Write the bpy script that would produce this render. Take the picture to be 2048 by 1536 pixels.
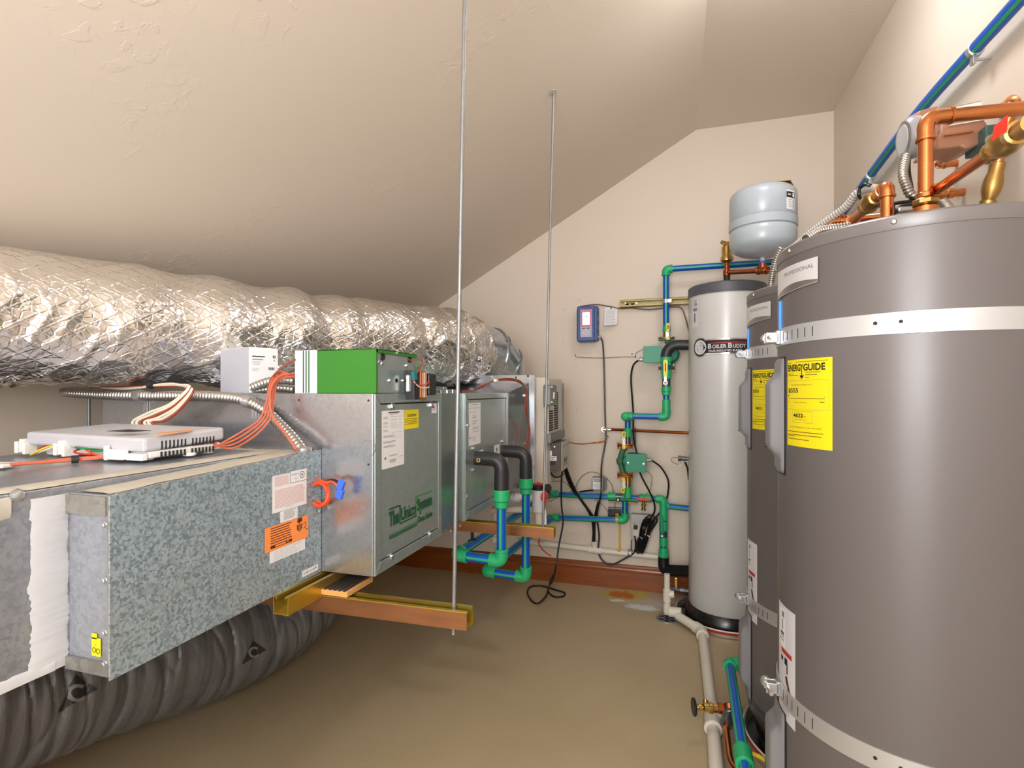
import bpy, math, random
from mathutils import Vector, Matrix, noise
random.seed(7)
sc = bpy.context.scene
for _o in list(bpy.data.objects): bpy.data.objects.remove(_o)
PI = math.pi
# ---------------------------------------------------------------- camera
H, F, CX, HZ, YAW = 1.15, 1060.0, 1024.0, 785.0, math.radians(17.0)
cam = bpy.data.cameras.new('camera'); camo = bpy.data.objects.new('camera', cam)
sc.collection.objects.link(camo); sc.camera = camo
camo.location = (0, 0, H); camo.rotation_euler = (PI/2, 0, YAW)
cam.sensor_width = 36.0; cam.lens = F/2048*36.0; cam.shift_y = (HZ-768)/2048.0
cam.clip_start = 0.02
# ---------------------------------------------------------------- exposure, world, lights
sc.view_settings.view_transform = 'Standard'; sc.view_settings.look = 'None'
sc.view_settings.gamma = 1.0; sc.view_settings.use_curve_mapping = False
sc.view_settings.exposure = 0.37
w = bpy.data.worlds.new('world'); sc.world = w; w.use_nodes = True
w.node_tree.nodes['Background'].inputs[0].default_value = (0.8, 0.85, 1, 1)
w.node_tree.nodes['Background'].inputs[1].default_value = 0.3
LIGHTS = [(0.34, 1.80), (0.36, -1.35)]      # two ceiling globes (their own emission is in the globe material)
GLOBE = 23.0
def area(name, loc, rot, size, e, col):
    l = bpy.data.lights.new(name, 'AREA'); l.shape = 'RECTANGLE'; l.size, l.size_y = size; l.energy = e; l.color = col
    o = bpy.data.objects.new(name, l); sc.collection.objects.link(o); o.location = loc; o.rotation_euler = rot
area('fill_behind_camera', (-0.6, -2.12, 1.15), (PI/2, 0, 0), (1.4, 2.0), 34.0, (0.93, 0.96, 1.0))  # added broad fill from behind the viewer; no doorway stands there
area('fill_up_at_ceiling', (-0.10, -1.15, 1.25), (math.radians(172), 0, 0), (0.5, 0.5), 26.0, (0.93, 0.96, 1.0))  # added upward fill that softens the light off the ceiling, not a known source
area('fill_near_camera', (-0.10, -0.50, 1.45), (math.radians(96), 0, math.radians(18)), (0.8, 0.8), 15.0, (0.95, 0.97, 1.0))  # added frontal fill close to the camera, flattens the shade; no real lamp here

# ---------------------------------------------------------------- pixel helpers (turn a measured pixel into a point on a real plane)
_c, _s = math.cos(YAW), math.sin(YAW)
def ray(u, v):
    a, b = (u-CX)/F, (HZ-v)/F
    return Vector((a*_c - _s, a*_s + _c, b))
def PX(u, v, X): r = ray(u, v); t = X/r.x; return Vector((X, r.y*t, H + r.z*t))
def PY(u, v, Y): r = ray(u, v); t = Y/r.y; return Vector((r.x*t, Y, H + r.z*t))
def PZ(u, v, Z): r = ray(u, v); t = (Z-H)/r.z; return Vector((r.x*t, r.y*t, Z))
def V(*a): return Vector(a)

# ---------------------------------------------------------------- materials
MAT = {}
def srgb(c):
    return tuple((x/255/12.92 if x/255 <= 0.04045 else ((x/255+0.055)/1.055)**2.4) for x in c) + (1.0,)
def mat(name, col, rough=0.5, metal=0.0, var=0.0, vscale=20, bump=0.0, bscale=60, coat=0.0, emit=None, estr=1.0,
        trans=0.0, rvar=0.0, ior=None, stretch=None):
    m = bpy.data.materials.new(name); m.use_nodes = True; nt = m.node_tree; n = nt.nodes; L = nt.links
    b = n['Principled BSDF']; c = srgb(col)
    b.inputs['Base Color'].default_value = c; b.inputs['Roughness'].default_value = rough; b.inputs['Metallic'].default_value = metal
    if coat: b.inputs['Coat Weight'].default_value = coat; b.inputs['Coat Roughness'].default_value = 0.24
    if trans: b.inputs['Transmission Weight'].default_value = trans
    if ior: b.inputs['IOR'].default_value = ior
    if emit: b.inputs['Emission Color'].default_value = srgb(emit); b.inputs['Emission Strength'].default_value = estr
    tc = n.new('ShaderNodeTexCoord'); src = tc.outputs['Object']
    if stretch:
        mp = n.new('ShaderNodeMapping'); L.new(src, mp.inputs[0]); mp.inputs['Scale'].default_value = stretch; src = mp.outputs[0]
    nz = n.new('ShaderNodeTexNoise'); nz.inputs['Scale'].default_value = vscale; nz.inputs['Detail'].default_value = 5; L.new(src, nz.inputs['Vector'])
    mr = n.new('ShaderNodeMapRange'); L.new(nz.outputs[0], mr.inputs[0]); mr.inputs[1].default_value = 0.3; mr.inputs[2].default_value = 0.7
    mr.inputs[3].default_value = 1-max(var, 0.015); mr.inputs[4].default_value = 1+max(var, 0.015)
    hs = n.new('ShaderNodeHueSaturation'); hs.inputs['Color'].default_value = c; L.new(mr.outputs[0], hs.inputs['Value']); L.new(hs.outputs[0], b.inputs['Base Color'])
    if rvar:
        m2 = n.new('ShaderNodeMapRange'); L.new(nz.outputs[0], m2.inputs[0]); m2.inputs[1].default_value = .3; m2.inputs[2].default_value = .7
        m2.inputs[3].default_value = max(0.02, rough-rvar); m2.inputs[4].default_value = rough+rvar; L.new(m2.outputs[0], b.inputs['Roughness'])
    if bump:
        nb = n.new('ShaderNodeTexNoise'); nb.inputs['Scale'].default_value = bscale; nb.inputs['Detail'].default_value = 4; L.new(src, nb.inputs['Vector'])
        bp = n.new('ShaderNodeBump'); bp.inputs['Strength'].default_value = bump; bp.inputs['Distance'].default_value = 0.002
        L.new(nb.outputs[0], bp.inputs['Height']); L.new(bp.outputs[0], b.inputs['Normal'])
    MAT[name] = m; return m
def galv(name, c1, c2, rough, metal, scale, bump=0.02, dirt=0.0, dirtcol=(170, 165, 150), rv=1.0):
    m = bpy.data.materials.new(name); m.use_nodes = True; nt = m.node_tree; n = nt.nodes; L = nt.links; b = n['Principled BSDF']
    tc = n.new('ShaderNodeTexCoord')
    nz = n.new('ShaderNodeTexNoise'); nz.inputs['Scale'].default_value = scale*0.8; L.new(tc.outputs['Object'], nz.inputs['Vector'])
    mx = n.new('ShaderNodeMix'); mx.data_type = 'RGBA'; mx.blend_type = 'ADD'; mx.inputs[0].default_value = 0.008
    L.new(tc.outputs['Object'], mx.inputs[6]); L.new(nz.outputs[1], mx.inputs[7])
    vo = n.new('ShaderNodeTexVoronoi'); vo.inputs['Scale'].default_value = scale; L.new(mx.outputs[2], vo.inputs['Vector'])
    n2 = n.new('ShaderNodeTexNoise'); n2.inputs['Scale'].default_value = scale*1.3; n2.inputs['Detail'].default_value = 4; n2.inputs['Distortion'].default_value = 1.5; L.new(tc.outputs['Object'], n2.inputs['Vector'])
    sp = n.new('ShaderNodeSeparateColor'); L.new(vo.outputs['Color'], sp.inputs[0])
    hf = n.new('ShaderNodeMath'); hf.operation = 'MULTIPLY_ADD'; L.new(n2.outputs[0], hf.inputs[0]); hf.inputs[1].default_value = .5; hf.inputs[2].default_value = .22
    ad = n.new('ShaderNodeMath'); ad.operation = 'ADD'; L.new(sp.outputs[0], ad.inputs[0]); L.new(hf.outputs[0], ad.inputs[1])
    cr = n.new('ShaderNodeMapRange'); L.new(ad.outputs[0], cr.inputs[0]); cr.inputs[1].default_value = 0.45; cr.inputs[2].default_value = 1.25
    mc = n.new('ShaderNodeMix'); mc.data_type = 'RGBA'; L.new(cr.outputs[0], mc.inputs[0]); mc.inputs[6].default_value = srgb(c1); mc.inputs[7].default_value = srgb(c2)
    out = mc.outputs[2]
    if dirt:
        nd = n.new('ShaderNodeTexNoise'); nd.inputs['Scale'].default_value = 3.5; nd.inputs['Detail'].default_value = 8; L.new(tc.outputs['Object'], nd.inputs['Vector'])
        rd = n.new('ShaderNodeMapRange'); L.new(nd.outputs[0], rd.inputs[0]); rd.inputs[1].default_value = .5; rd.inputs[2].default_value = .75; rd.inputs[4].default_value = dirt
        md = n.new('ShaderNodeMix'); md.data_type = 'RGBA'; L.new(rd.outputs[0], md.inputs[0]); L.new(out, md.inputs[6]); md.inputs[7].default_value = srgb(dirtcol); out = md.outputs[2]
    L.new(out, b.inputs['Base Color'])
    b.inputs['Metallic'].default_value = metal
    rr = n.new('ShaderNodeMapRange'); L.new(ad.outputs[0], rr.inputs[0]); rr.inputs[1].default_value = .4; rr.inputs[2].default_value = 1.3
    rr.inputs[3].default_value = rough-.025*rv; rr.inputs[4].default_value = rough+.03*rv; L.new(rr.outputs[0], b.inputs['Roughness'])
    lf = n.new('ShaderNodeTexNoise'); lf.inputs['Scale'].default_value = 3.0; L.new(tc.outputs['Object'], lf.inputs['Vector'])
    bp = n.new('ShaderNodeBump'); bp.inputs['Strength'].default_value = bump; bp.inputs['Distance'].default_value = 0.02; L.new(lf.outputs[0], bp.inputs['Height']); L.new(bp.outputs[0], b.inputs['Normal'])
    MAT[name] = m; return m

mat('paint_white', (240, 238, 232), .5); mat('paper', (236, 236, 238), .7, var=.01); mat('ink', (28, 28, 30), .6); mat('ink_grey', (128, 128, 132), .6)
mat('ink_light', (178, 178, 184), .6); mat('ink_pink', (226, 178, 172), .6); mat('ink_red', (190, 45, 35), .5)
mat('yellow_paper', (240, 222, 20), .45); mat('orange_paper', (255, 150, 70), .55); mat('ink_brown', (90, 34, 14), .6)
mat('ppr_green', (38, 176, 112), .38, bump=.05, bscale=90); mat('ppr_blue', (14, 84, 190), .33); mat('ppr_green_dark', (14, 128, 100), .38)
mat('rubber', (42, 42, 44), .42, var=.12, vscale=30, bump=.25, bscale=70); mat('black_cable', (18, 18, 20), .35); mat('black_plastic', (26, 26, 28), .4)
mat('copper', (214, 136, 84), .24, 1.0, var=.10, vscale=14, rvar=.07); mat('copper_aged', (178, 100, 58), .33, 1.0, var=.18, vscale=12, rvar=.1)
mat('brass', (208, 176, 106), .28, 1.0, var=.08, vscale=30); mat('brass_dull', (176, 142, 84), .40, 1.0, var=.12, vscale=30, bump=.1, bscale=90)
mat('bronze', (176, 104, 44), .42, .8, var=.2, vscale=40, bump=.2, bscale=100)
mat('steel', (206, 208, 210), .28, 1.0, var=.04); mat('zinc', (198, 200, 203), .38, .85, var=.05, vscale=35); mat('plate_silver', (226, 227, 230), .35, .3); mat('rod_metal', (150, 152, 154), .45, .7, var=.08, vscale=60)
mat('strap_metal', (212, 216, 221), .36, .7, var=.03, vscale=12); mat('dark_slot', (40, 38, 38), .7)
mat('heater_paint', (106, 101, 100), .42, .1, var=.012, vscale=3, coat=.22); mat('heater_lid', (118, 113, 112), .34, .1, coat=.1)
mat('heater_cover', (138, 138, 144), .36, .1, coat=.2); mat('heater_base', (58, 62, 68), .3, coat=.3)
mat('tank_cream', (206, 206, 204), .26, .0, var=.01, vscale=3, coat=.3); mat('tank_lid', (84, 86, 94), .42); mat('tank_base', (30, 28, 26), .25, coat=.4)
mat('expansion_grey', (176, 186, 194), .30, coat=.3, var=.01); mat('pan_rim', (196, 192, 184), .3, .7); mat('red_tape', (190, 48, 34), .4)
mat('badge_chrome', (226, 224, 222), .15, .9); mat('led_blue', (60, 140, 255), .3, emit=(50, 125, 240), estr=.6)
mat('unico_green', (46, 124, 28), .42, var=.01); mat('unico_white', (216, 216, 220), .45); mat('print_green', (6, 86, 46), .5); mat('print_green_light', (58, 138, 60), .5)
mat('wire_orange', (206, 108, 80), .42); mat('wire_orange_bright', (238, 78, 30), .35); mat('wire_cream', (232, 220, 200), .45); mat('wire_brown', (150, 66, 44), .4)
mat('wire_red', (205, 40, 30), .4); mat('wire_yellow', (220, 200, 40), .4); mat('wire_green', (40, 130, 70), .4); mat('wire_thin', (120, 92, 78), .5)
mat('plastic_grey', (200, 200, 206), .45, var=.01); mat('pvc_white', (228, 228, 230), .35); mat('pvc_cream', (224, 218, 204), .38, var=.03, vscale=8)
mat('cream_panel', (216, 205, 190), .45); mat('grille_panel', (208, 203, 192), .45); mat('pump_green', (22, 138, 106), .40, var=.04); mat('pump_dark_green', (58, 108, 78), .55, var=.15, vscale=25, bump=.3, bscale=80)
mat('handle_yellow', (236, 212, 30), .38); mat('red_plastic', (226, 52, 38), .32); mat('ctrl_blue', (62, 84, 140), .42); mat('ctrl_grey', (176, 178, 196), .4)
mat('ctrl_magenta', (222, 40, 96), .4); mat('screen', (225, 240, 255), .2, emit=(205, 232, 250), estr=.55)
mat('box_brown', (84, 76, 68), .42, .1); mat('box_light', (198, 194, 184), .42, .2); mat('switch_grey', (122, 124, 122), .4, .5)
mat('relay_grey', (150, 150, 150), .4, .5); mat('brown_metal', (186, 138, 112), .38, .25, coat=.1); mat('meter_clear', (160, 163, 168), .15, coat=.4); mat('meter_face', (196, 198, 200), .4)
mat('box_green_dark', (66, 104, 98), .45); mat('transformer_core', (196, 128, 36), .35, .7); mat('tape_film', (190, 120, 70), .25, .2)
mat('wood_pad', (214, 160, 96), .5, var=.08, stretch=(30, 3, 30)); mat('valve_grey', (104, 108, 112), .35, .8); mat('tape_black', (32, 32, 34), .5)
mat('mastic', (190, 184, 170), .75, var=.08, vscale=18, bump=.5, bscale=45); mat('mastic_tape', (200, 201, 204), .6, var=.05, vscale=12, bump=.3, bscale=40)
mat('conduit', (186, 184, 180), .30, .95, var=.05, vscale=30); mat('whip_white', (180, 177, 170), .40, .15); mat('rust_seam', (150, 134, 116), .6, .3, var=.2)
mat('lamp_base', (230, 230, 228), .5); mat('cardboard_grey', (190, 192, 202), .6); mat('blue_clip', (60, 110, 235), .35); mat('teal_cap', (20, 120, 130), .4)
mat('stem_olive', (150, 140, 108), .5); mat('cast_white', (226, 226, 226), .3, .4)
m = mat('globe', (255, 250, 240), .4, emit=(250, 250, 253), estr=GLOBE)
galv('galv_cabinet', (166, 178, 177), (174, 185, 184), .26, .68, 90, .008, rv=.25)
galv('galv_filler', (140, 152, 152), (146, 158, 158), .24, .8, 90, .008, rv=.2)
galv('galv_bright', (180, 182, 187), (188, 190, 195), .22, .85, 170, .03)
galv('galv_spangle', (116, 134, 144), (172, 188, 196), .36, .35, 210, .02, .30, (160, 156, 138))
galv('galv_plenum', (160, 164, 174), (178, 182, 190), .30, .65, 140, .03, .12, (168, 166, 160))
galv('galv_dull', (136, 134, 128), (156, 154, 148), .38, .5, 90, .03, .4, (150, 144, 128))
galv('galv_duct', (168, 176, 184), (196, 202, 208), .22, .95, 90, .02)

def special(name, build):
    m = bpy.data.materials.new(name); m.use_nodes = True; nt = m.node_tree
    build(nt, nt.nodes, nt.links, nt.nodes['Principled BSDF']); MAT[name] = m
def nd(n, t, **k):
    x = n.new(t)
    for a, b in k.items():
        if a.startswith('i_'): x.inputs[a[2:].replace('_', ' ')].default_value = b
        else: setattr(x, a, b)
    return x
def _wall(col, bs):
    def f(nt, n, L, b):
        tc = n.new('ShaderNodeTexCoord'); b.inputs['Roughness'].default_value = .55
        a = nd(n, 'ShaderNodeTexNoise', i_Scale=1.6, i_Detail=6.0); L.new(tc.outputs['Object'], a.inputs['Vector'])
        mr = nd(n, 'ShaderNodeMapRange'); L.new(a.outputs[0], mr.inputs[0]); mr.inputs[3].default_value = .985; mr.inputs[4].default_value = 1.015
        hs = nd(n, 'ShaderNodeHueSaturation'); hs.inputs['Color'].default_value = srgb(col); L.new(mr.outputs[0], hs.inputs['Value']); L.new(hs.outputs[0], b.inputs['Base Color'])
        # knock-down plaster patches
        p = nd(n, 'ShaderNodeTexNoise', i_Scale=26.0, i_Detail=5.0, i_Distortion=.6); L.new(tc.outputs['Object'], p.inputs['Vector'])
        q = nd(n, 'ShaderNodeTexNoise', i_Scale=2.2, i_Detail=2.0); L.new(tc.outputs['Object'], q.inputs['Vector'])
        r1 = nd(n, 'ShaderNodeMapRange'); L.new(p.outputs[0], r1.inputs[0]); r1.inputs[1].default_value = .56; r1.inputs[2].default_value = .62
        r2 = nd(n, 'ShaderNodeMapRange'); L.new(q.outputs[0], r2.inputs[0]); r2.inputs[1].default_value = .52; r2.inputs[2].default_value = .66
        mu = nd(n, 'ShaderNodeMath', operation='MULTIPLY'); L.new(r1.outputs[0], mu.inputs[0]); L.new(r2.outputs[0], mu.inputs[1])
        bp = nd(n, 'ShaderNodeBump'); bp.inputs['Strength'].default_value = bs; bp.inputs['Distance'].default_value = .004
        L.new(mu.outputs[0], bp.inputs['Height']); L.new(bp.outputs[0], b.inputs['Normal'])
    return f
special('wall_paint', _wall((222, 209, 194), .12)); special('ceiling_paint', _wall((222, 208, 192), .22))
ST = PZ(1243, 1188, 0)     # stain centre on the floor
def _floor(nt, n, L, b):
    geo = n.new('ShaderNodeNewGeometry'); P = geo.outputs['Position']
    a = nd(n, 'ShaderNodeTexNoise', i_Scale=2.5, i_Detail=8.0); L.new(P, a.inputs['Vector'])
    mx = nd(n, 'ShaderNodeMix', data_type='RGBA'); L.new(a.outputs[0], mx.inputs[0]); mx.inputs[6].default_value = srgb((168, 150, 118)); mx.inputs[7].default_value = srgb((188, 170, 138))
    out = mx.outputs[2]
    f = nd(n, 'ShaderNodeTexNoise', i_Scale=160.0, i_Detail=3.0); L.new(P, f.inputs['Vector'])
    mf = nd(n, 'ShaderNodeMapRange'); L.new(f.outputs[0], mf.inputs[0]); mf.inputs[1].default_value = .3; mf.inputs[2].default_value = .7; mf.inputs[3].default_value = .94; mf.inputs[4].default_value = 1.06
    hs = nd(n, 'ShaderNodeHueSaturation'); L.new(out, hs.inputs['Color']); L.new(mf.outputs[0], hs.inputs['Value']); out = hs.outputs[0]
    def spots(scale, th, col, out, amt=1.0):
        v = nd(n, 'ShaderNodeTexVoronoi', i_Scale=scale); L.new(P, v.inputs['Vector'])
        sp = n.new('ShaderNodeSeparateColor'); L.new(v.outputs['Color'], sp.inputs[0])
        g = nd(n, 'ShaderNodeMath', operation='GREATER_THAN'); L.new(sp.outputs[0], g.inputs[0]); g.inputs[1].default_value = .8
        l = nd(n, 'ShaderNodeMath', operation='LESS_THAN'); L.new(v.outputs['Distance'], l.inputs[0]); l.inputs[1].default_value = th
        mm = nd(n, 'ShaderNodeMath', operation='MULTIPLY'); L.new(g.outputs[0], mm.inputs[0]); L.new(l.outputs[0], mm.inputs[1])
        m2 = nd(n, 'ShaderNodeMath', operation='MULTIPLY'); L.new(mm.outputs[0], m2.inputs[0]); m2.inputs[1].default_value = amt
        x = nd(n, 'ShaderNodeMix', data_type='RGBA'); L.new(m2.outputs[0], x.inputs[0]); L.new(out, x.inputs[6]); x.inputs[7].default_value = srgb(col); return x.outputs[2]
    out = spots(14, .035, (226, 214, 190), out); out = spots(9, .02, (70, 54, 36), out)
    def blob(c, r, col, out, amt=1.0, sy=1.0, lo=.35, ns=16.0):
        sub = nd(n, 'ShaderNodeVectorMath', operation='SUBTRACT'); L.new(P, sub.inputs[0]); sub.inputs[1].default_value = (c[0], c[1], 0)
        sc_ = nd(n, 'ShaderNodeVectorMath', operation='MULTIPLY'); L.new(sub.outputs[0], sc_.inputs[0]); sc_.inputs[1].default_value = (1/r, 1/(r*sy), 0)
        ln = nd(n, 'ShaderNodeVectorMath', operation='LENGTH'); L.new(sc_.outputs[0], ln.inputs[0])
        z = nd(n, 'ShaderNodeTexNoise', i_Scale=ns, i_Detail=7.0); L.new(P, z.inputs['Vector'])
        s = nd(n, 'ShaderNodeMath', operation='MULTIPLY_ADD'); L.new(z.outputs[0], s.inputs[0]); s.inputs[1].default_value = 1.8; s.inputs[2].default_value = -.9
        t = nd(n, 'ShaderNodeMath', operation='ADD'); L.new(ln.outputs['Value'], t.inputs[0]); L.new(s.outputs[0], t.inputs[1])
        k = nd(n, 'ShaderNodeMapRange'); L.new(t.outputs[0], k.inputs[0]); k.inputs[1].default_value = 1.0; k.inputs[2].default_value = lo; k.inputs[3].default_value = 0; k.inputs[4].default_value = amt
        x = nd(n, 'ShaderNodeMix', data_type='RGBA'); L.new(k.outputs[0], x.inputs[0]); L.new(out, x.inputs[6]); x.inputs[7].default_value = srgb(col); return x.outputs[2]
    q = PZ(1300, 1205, 0)
    out = blob(q, .19, (196, 192, 180), out, .7, .5); q2 = PZ(1285, 1215, 0)
    out = blob(q2, .10, (214, 226, 222), out, 1.0, .45, lo=.6, ns=40.0)
    out = blob(PZ(1236, 1201, 0), .05, (222, 224, 216), out, 1.0, .5, lo=.6, ns=40.0)
    out = blob((ST.x+.02, ST.y), .14, (190, 176, 60), out, .95, .6, .7); out = blob((ST.x, ST.y-.01), .085, (190, 98, 14), out, 1.0, .75, .75)
    L.new(out, b.inputs['Base Color']); b.inputs['Roughness'].default_value = .42
    bp = nd(n, 'ShaderNodeBump'); bp.inputs['Strength'].default_value = .15; bp.inputs['Distance'].default_value = .002; L.new(f.outputs[0], bp.inputs['Height']); L.new(bp.outputs[0], b.inputs['Normal'])
special('floor_paint', _floor)
def _wood(nt, n, L, b):
    tc = n.new('ShaderNodeTexCoord'); mp = nd(n, 'ShaderNodeMapping'); mp.inputs['Scale'].default_value = (1.2, 1.2, 22); L.new(tc.outputs['Object'], mp.inputs[0])
    a = nd(n, 'ShaderNodeTexNoise', i_Scale=3.0, i_Detail=8.0, i_Distortion=.8); L.new(mp.outputs[0], a.inputs['Vector'])
    mx = nd(n, 'ShaderNodeMix', data_type='RGBA'); L.new(a.outputs[0], mx.inputs[0]); mx.inputs[6].default_value = srgb((98, 42, 6)); mx.inputs[7].default_value = srgb((164, 88, 28))
    L.new(mx.outputs[2], b.inputs['Base Color']); b.inputs['Roughness'].default_value = .32; b.inputs['Coat Weight'].default_value = .2
special('baseboard_wood', _wood)
def _foil(nt, n, L, b):
    uv = n.new('ShaderNodeUVMap'); tc = n.new('ShaderNodeTexCoord')
    b.inputs['Base Color'].default_value = (.90, .885, .865, 1); b.inputs['Metallic'].default_value = 1.0
    nz = nd(n, 'ShaderNodeTexNoise', i_Scale=16.0, i_Detail=6.0, i_Distortion=.9); L.new(tc.outputs['Object'], nz.inputs['Vector'])
    rr = nd(n, 'ShaderNodeMapRange'); L.new(nz.outputs[0], rr.inputs[0]); rr.inputs[3].default_value = .10; rr.inputs[4].default_value = .30; L.new(rr.outputs[0], b.inputs['Roughness'])
    mp = nd(n, 'ShaderNodeMapping'); mp.inputs['Scale'].default_value = (1.0, 2.4, 2.4); L.new(tc.outputs['Object'], mp.inputs[0])
    vo = nd(n, 'ShaderNodeTexVoronoi', feature='DISTANCE_TO_EDGE', i_Scale=22.0); L.new(mp.outputs[0], vo.inputs['Vector'])
    e = nd(n, 'ShaderNodeMapRange'); L.new(vo.outputs['Distance'], e.inputs[0]); e.inputs[2].default_value = .12
    # woven scrim: two families of threads seen as diagonal ridges
    sx = n.new('ShaderNodeSeparateXYZ'); L.new(uv.outputs[0], sx.inputs[0])
    def thread(a_, c_, per):
        m1 = nd(n, 'ShaderNodeMath', operation='MULTIPLY'); L.new(sx.outputs[0], m1.inputs[0]); m1.inputs[1].default_value = a_
        m2 = nd(n, 'ShaderNodeMath', operation='MULTIPLY_ADD'); L.new(sx.outputs[1], m2.inputs[0]); m2.inputs[1].default_value = c_; L.new(m1.outputs[0], m2.inputs[2])
        p = nd(n, 'ShaderNodeMath', operation='PINGPONG'); L.new(m2.outputs[0], p.inputs[0]); p.inputs[1].default_value = .5
        q = nd(n, 'ShaderNodeMapRange'); L.new(p.outputs[0], q.inputs[0]); q.inputs[1].default_value = 0; q.inputs[2].default_value = per; q.inputs[3].default_value = 1; q.inputs[4].default_value = 0; return q.outputs[0]
    t1 = thread(14.0, 26.0, .09); t2 = thread(14.0, -26.0, .09)
    mxx = nd(n, 'ShaderNodeMath', operation='MAXIMUM'); L.new(t1, mxx.inputs[0]); L.new(t2, mxx.inputs[1])
    b1 = nd(n, 'ShaderNodeBump'); b1.inputs['Strength'].default_value = .40; b1.inputs['Distance'].default_value = .005; L.new(nz.outputs[0], b1.inputs['Height'])
    b2 = nd(n, 'ShaderNodeBump'); b2.inputs['Strength'].default_value = .38; b2.inputs['Distance'].default_value = .002; L.new(e.outputs[0], b2.inputs['Height']); L.new(b1.outputs[0], b2.inputs['Normal'])
    b3 = nd(n, 'ShaderNodeBump'); b3.inputs['Strength'].default_value = .55; b3.inputs['Distance'].default_value = .0016; L.new(mxx.outputs[0], b3.inputs['Height']); L.new(b2.outputs[0], b3.inputs['Normal'])
    L.new(b3.outputs[0], b.inputs['Normal'])
special('foil', _foil)
def _dark(nt, n, L, b):
    uv = n.new('ShaderNodeUVMap'); tc = n.new('ShaderNodeTexCoord')
    nz = nd(n, 'ShaderNodeTexNoise', i_Scale=7.0, i_Detail=7.0, i_Distortion=.8); L.new(tc.outputs['Object'], nz.inputs['Vector'])
    mx = nd(n, 'ShaderNodeMix', data_type='RGBA'); L.new(nz.outputs[0], mx.inputs[0]); mx.inputs[6].default_value = srgb((78, 78, 80)); mx.inputs[7].default_value = srgb((126, 126, 128))
    sx = n.new('ShaderNodeSeparateXYZ'); L.new(uv.outputs[0], sx.inputs[0])
    out = mx.outputs[2]
    for a_, c_ in ((46.0, 0.0), (0.0, 70.0)):
        m1 = nd(n, 'ShaderNodeMath', operation='MULTIPLY'); L.new(sx.outputs[0 if a_ else 1], m1.inputs[0]); m1.inputs[1].default_value = a_ or c_
        p = nd(n, 'ShaderNodeMath', operation='PINGPONG'); L.new(m1.outputs[0], p.inputs[0]); p.inputs[1].default_value = .5
        q = nd(n, 'ShaderNodeMapRange'); L.new(p.outputs[0], q.inputs[0]); q.inputs[2].default_value = .08; q.inputs[3].default_value = .30 if a_ else .12; q.inputs[4].default_value = 0
        x = nd(n, 'ShaderNodeMix', data_type='RGBA'); L.new(q.outputs[0], x.inputs[0]); L.new(out, x.inputs[6]); x.inputs[7].default_value = srgb((170, 168, 166)); out = x.outputs[2]
    L.new(out, b.inputs['Base Color']); b.inputs['Roughness'].default_value = .33; b.inputs['Metallic'].default_value = .25
    b1 = nd(n, 'ShaderNodeBump'); b1.inputs['Strength'].default_value = .5; b1.inputs['Distance'].default_value = .008; L.new(nz.outputs[0], b1.inputs['Height']); L.new(b1.outputs[0], b.inputs['Normal'])
special('dark_jacket', _dark)
def _zincy(nt, n, L, b):
    tc = n.new('ShaderNodeTexCoord')
    nz = nd(n, 'ShaderNodeTexNoise', i_Scale=5.0, i_Detail=3.0); L.new(tc.outputs['Object'], nz.inputs['Vector'])
    cr = n.new('ShaderNodeValToRGB'); L.new(nz.outputs[0], cr.inputs[0]); e = cr.color_ramp.elements
    e[0].position = .3; e[0].color = srgb((206, 190, 78)); e[1].position = .5; e[1].color = srgb((200, 170, 66))
    k = e.new(.62); k.color = srgb((204, 162, 104)); k = e.new(.8); k.color = srgb((190, 190, 110))
    L.new(cr.outputs[0], b.inputs['Base Color']); b.inputs['Metallic'].default_value = .85; b.inputs['Roughness'].default_value = .33
special('yellow_zinc', _zincy)
mat('outlet_steel', (158, 158, 156), .42, .6); mat('strut_brass', (150, 134, 84), .4, .6, var=.1, vscale=8); mat('silver_lever', (188, 188, 186), .4, .6)
mat('zinc_orange', (160, 112, 78), .34, .8, var=.14, vscale=5, stretch=(2, 10, 10))

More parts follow.
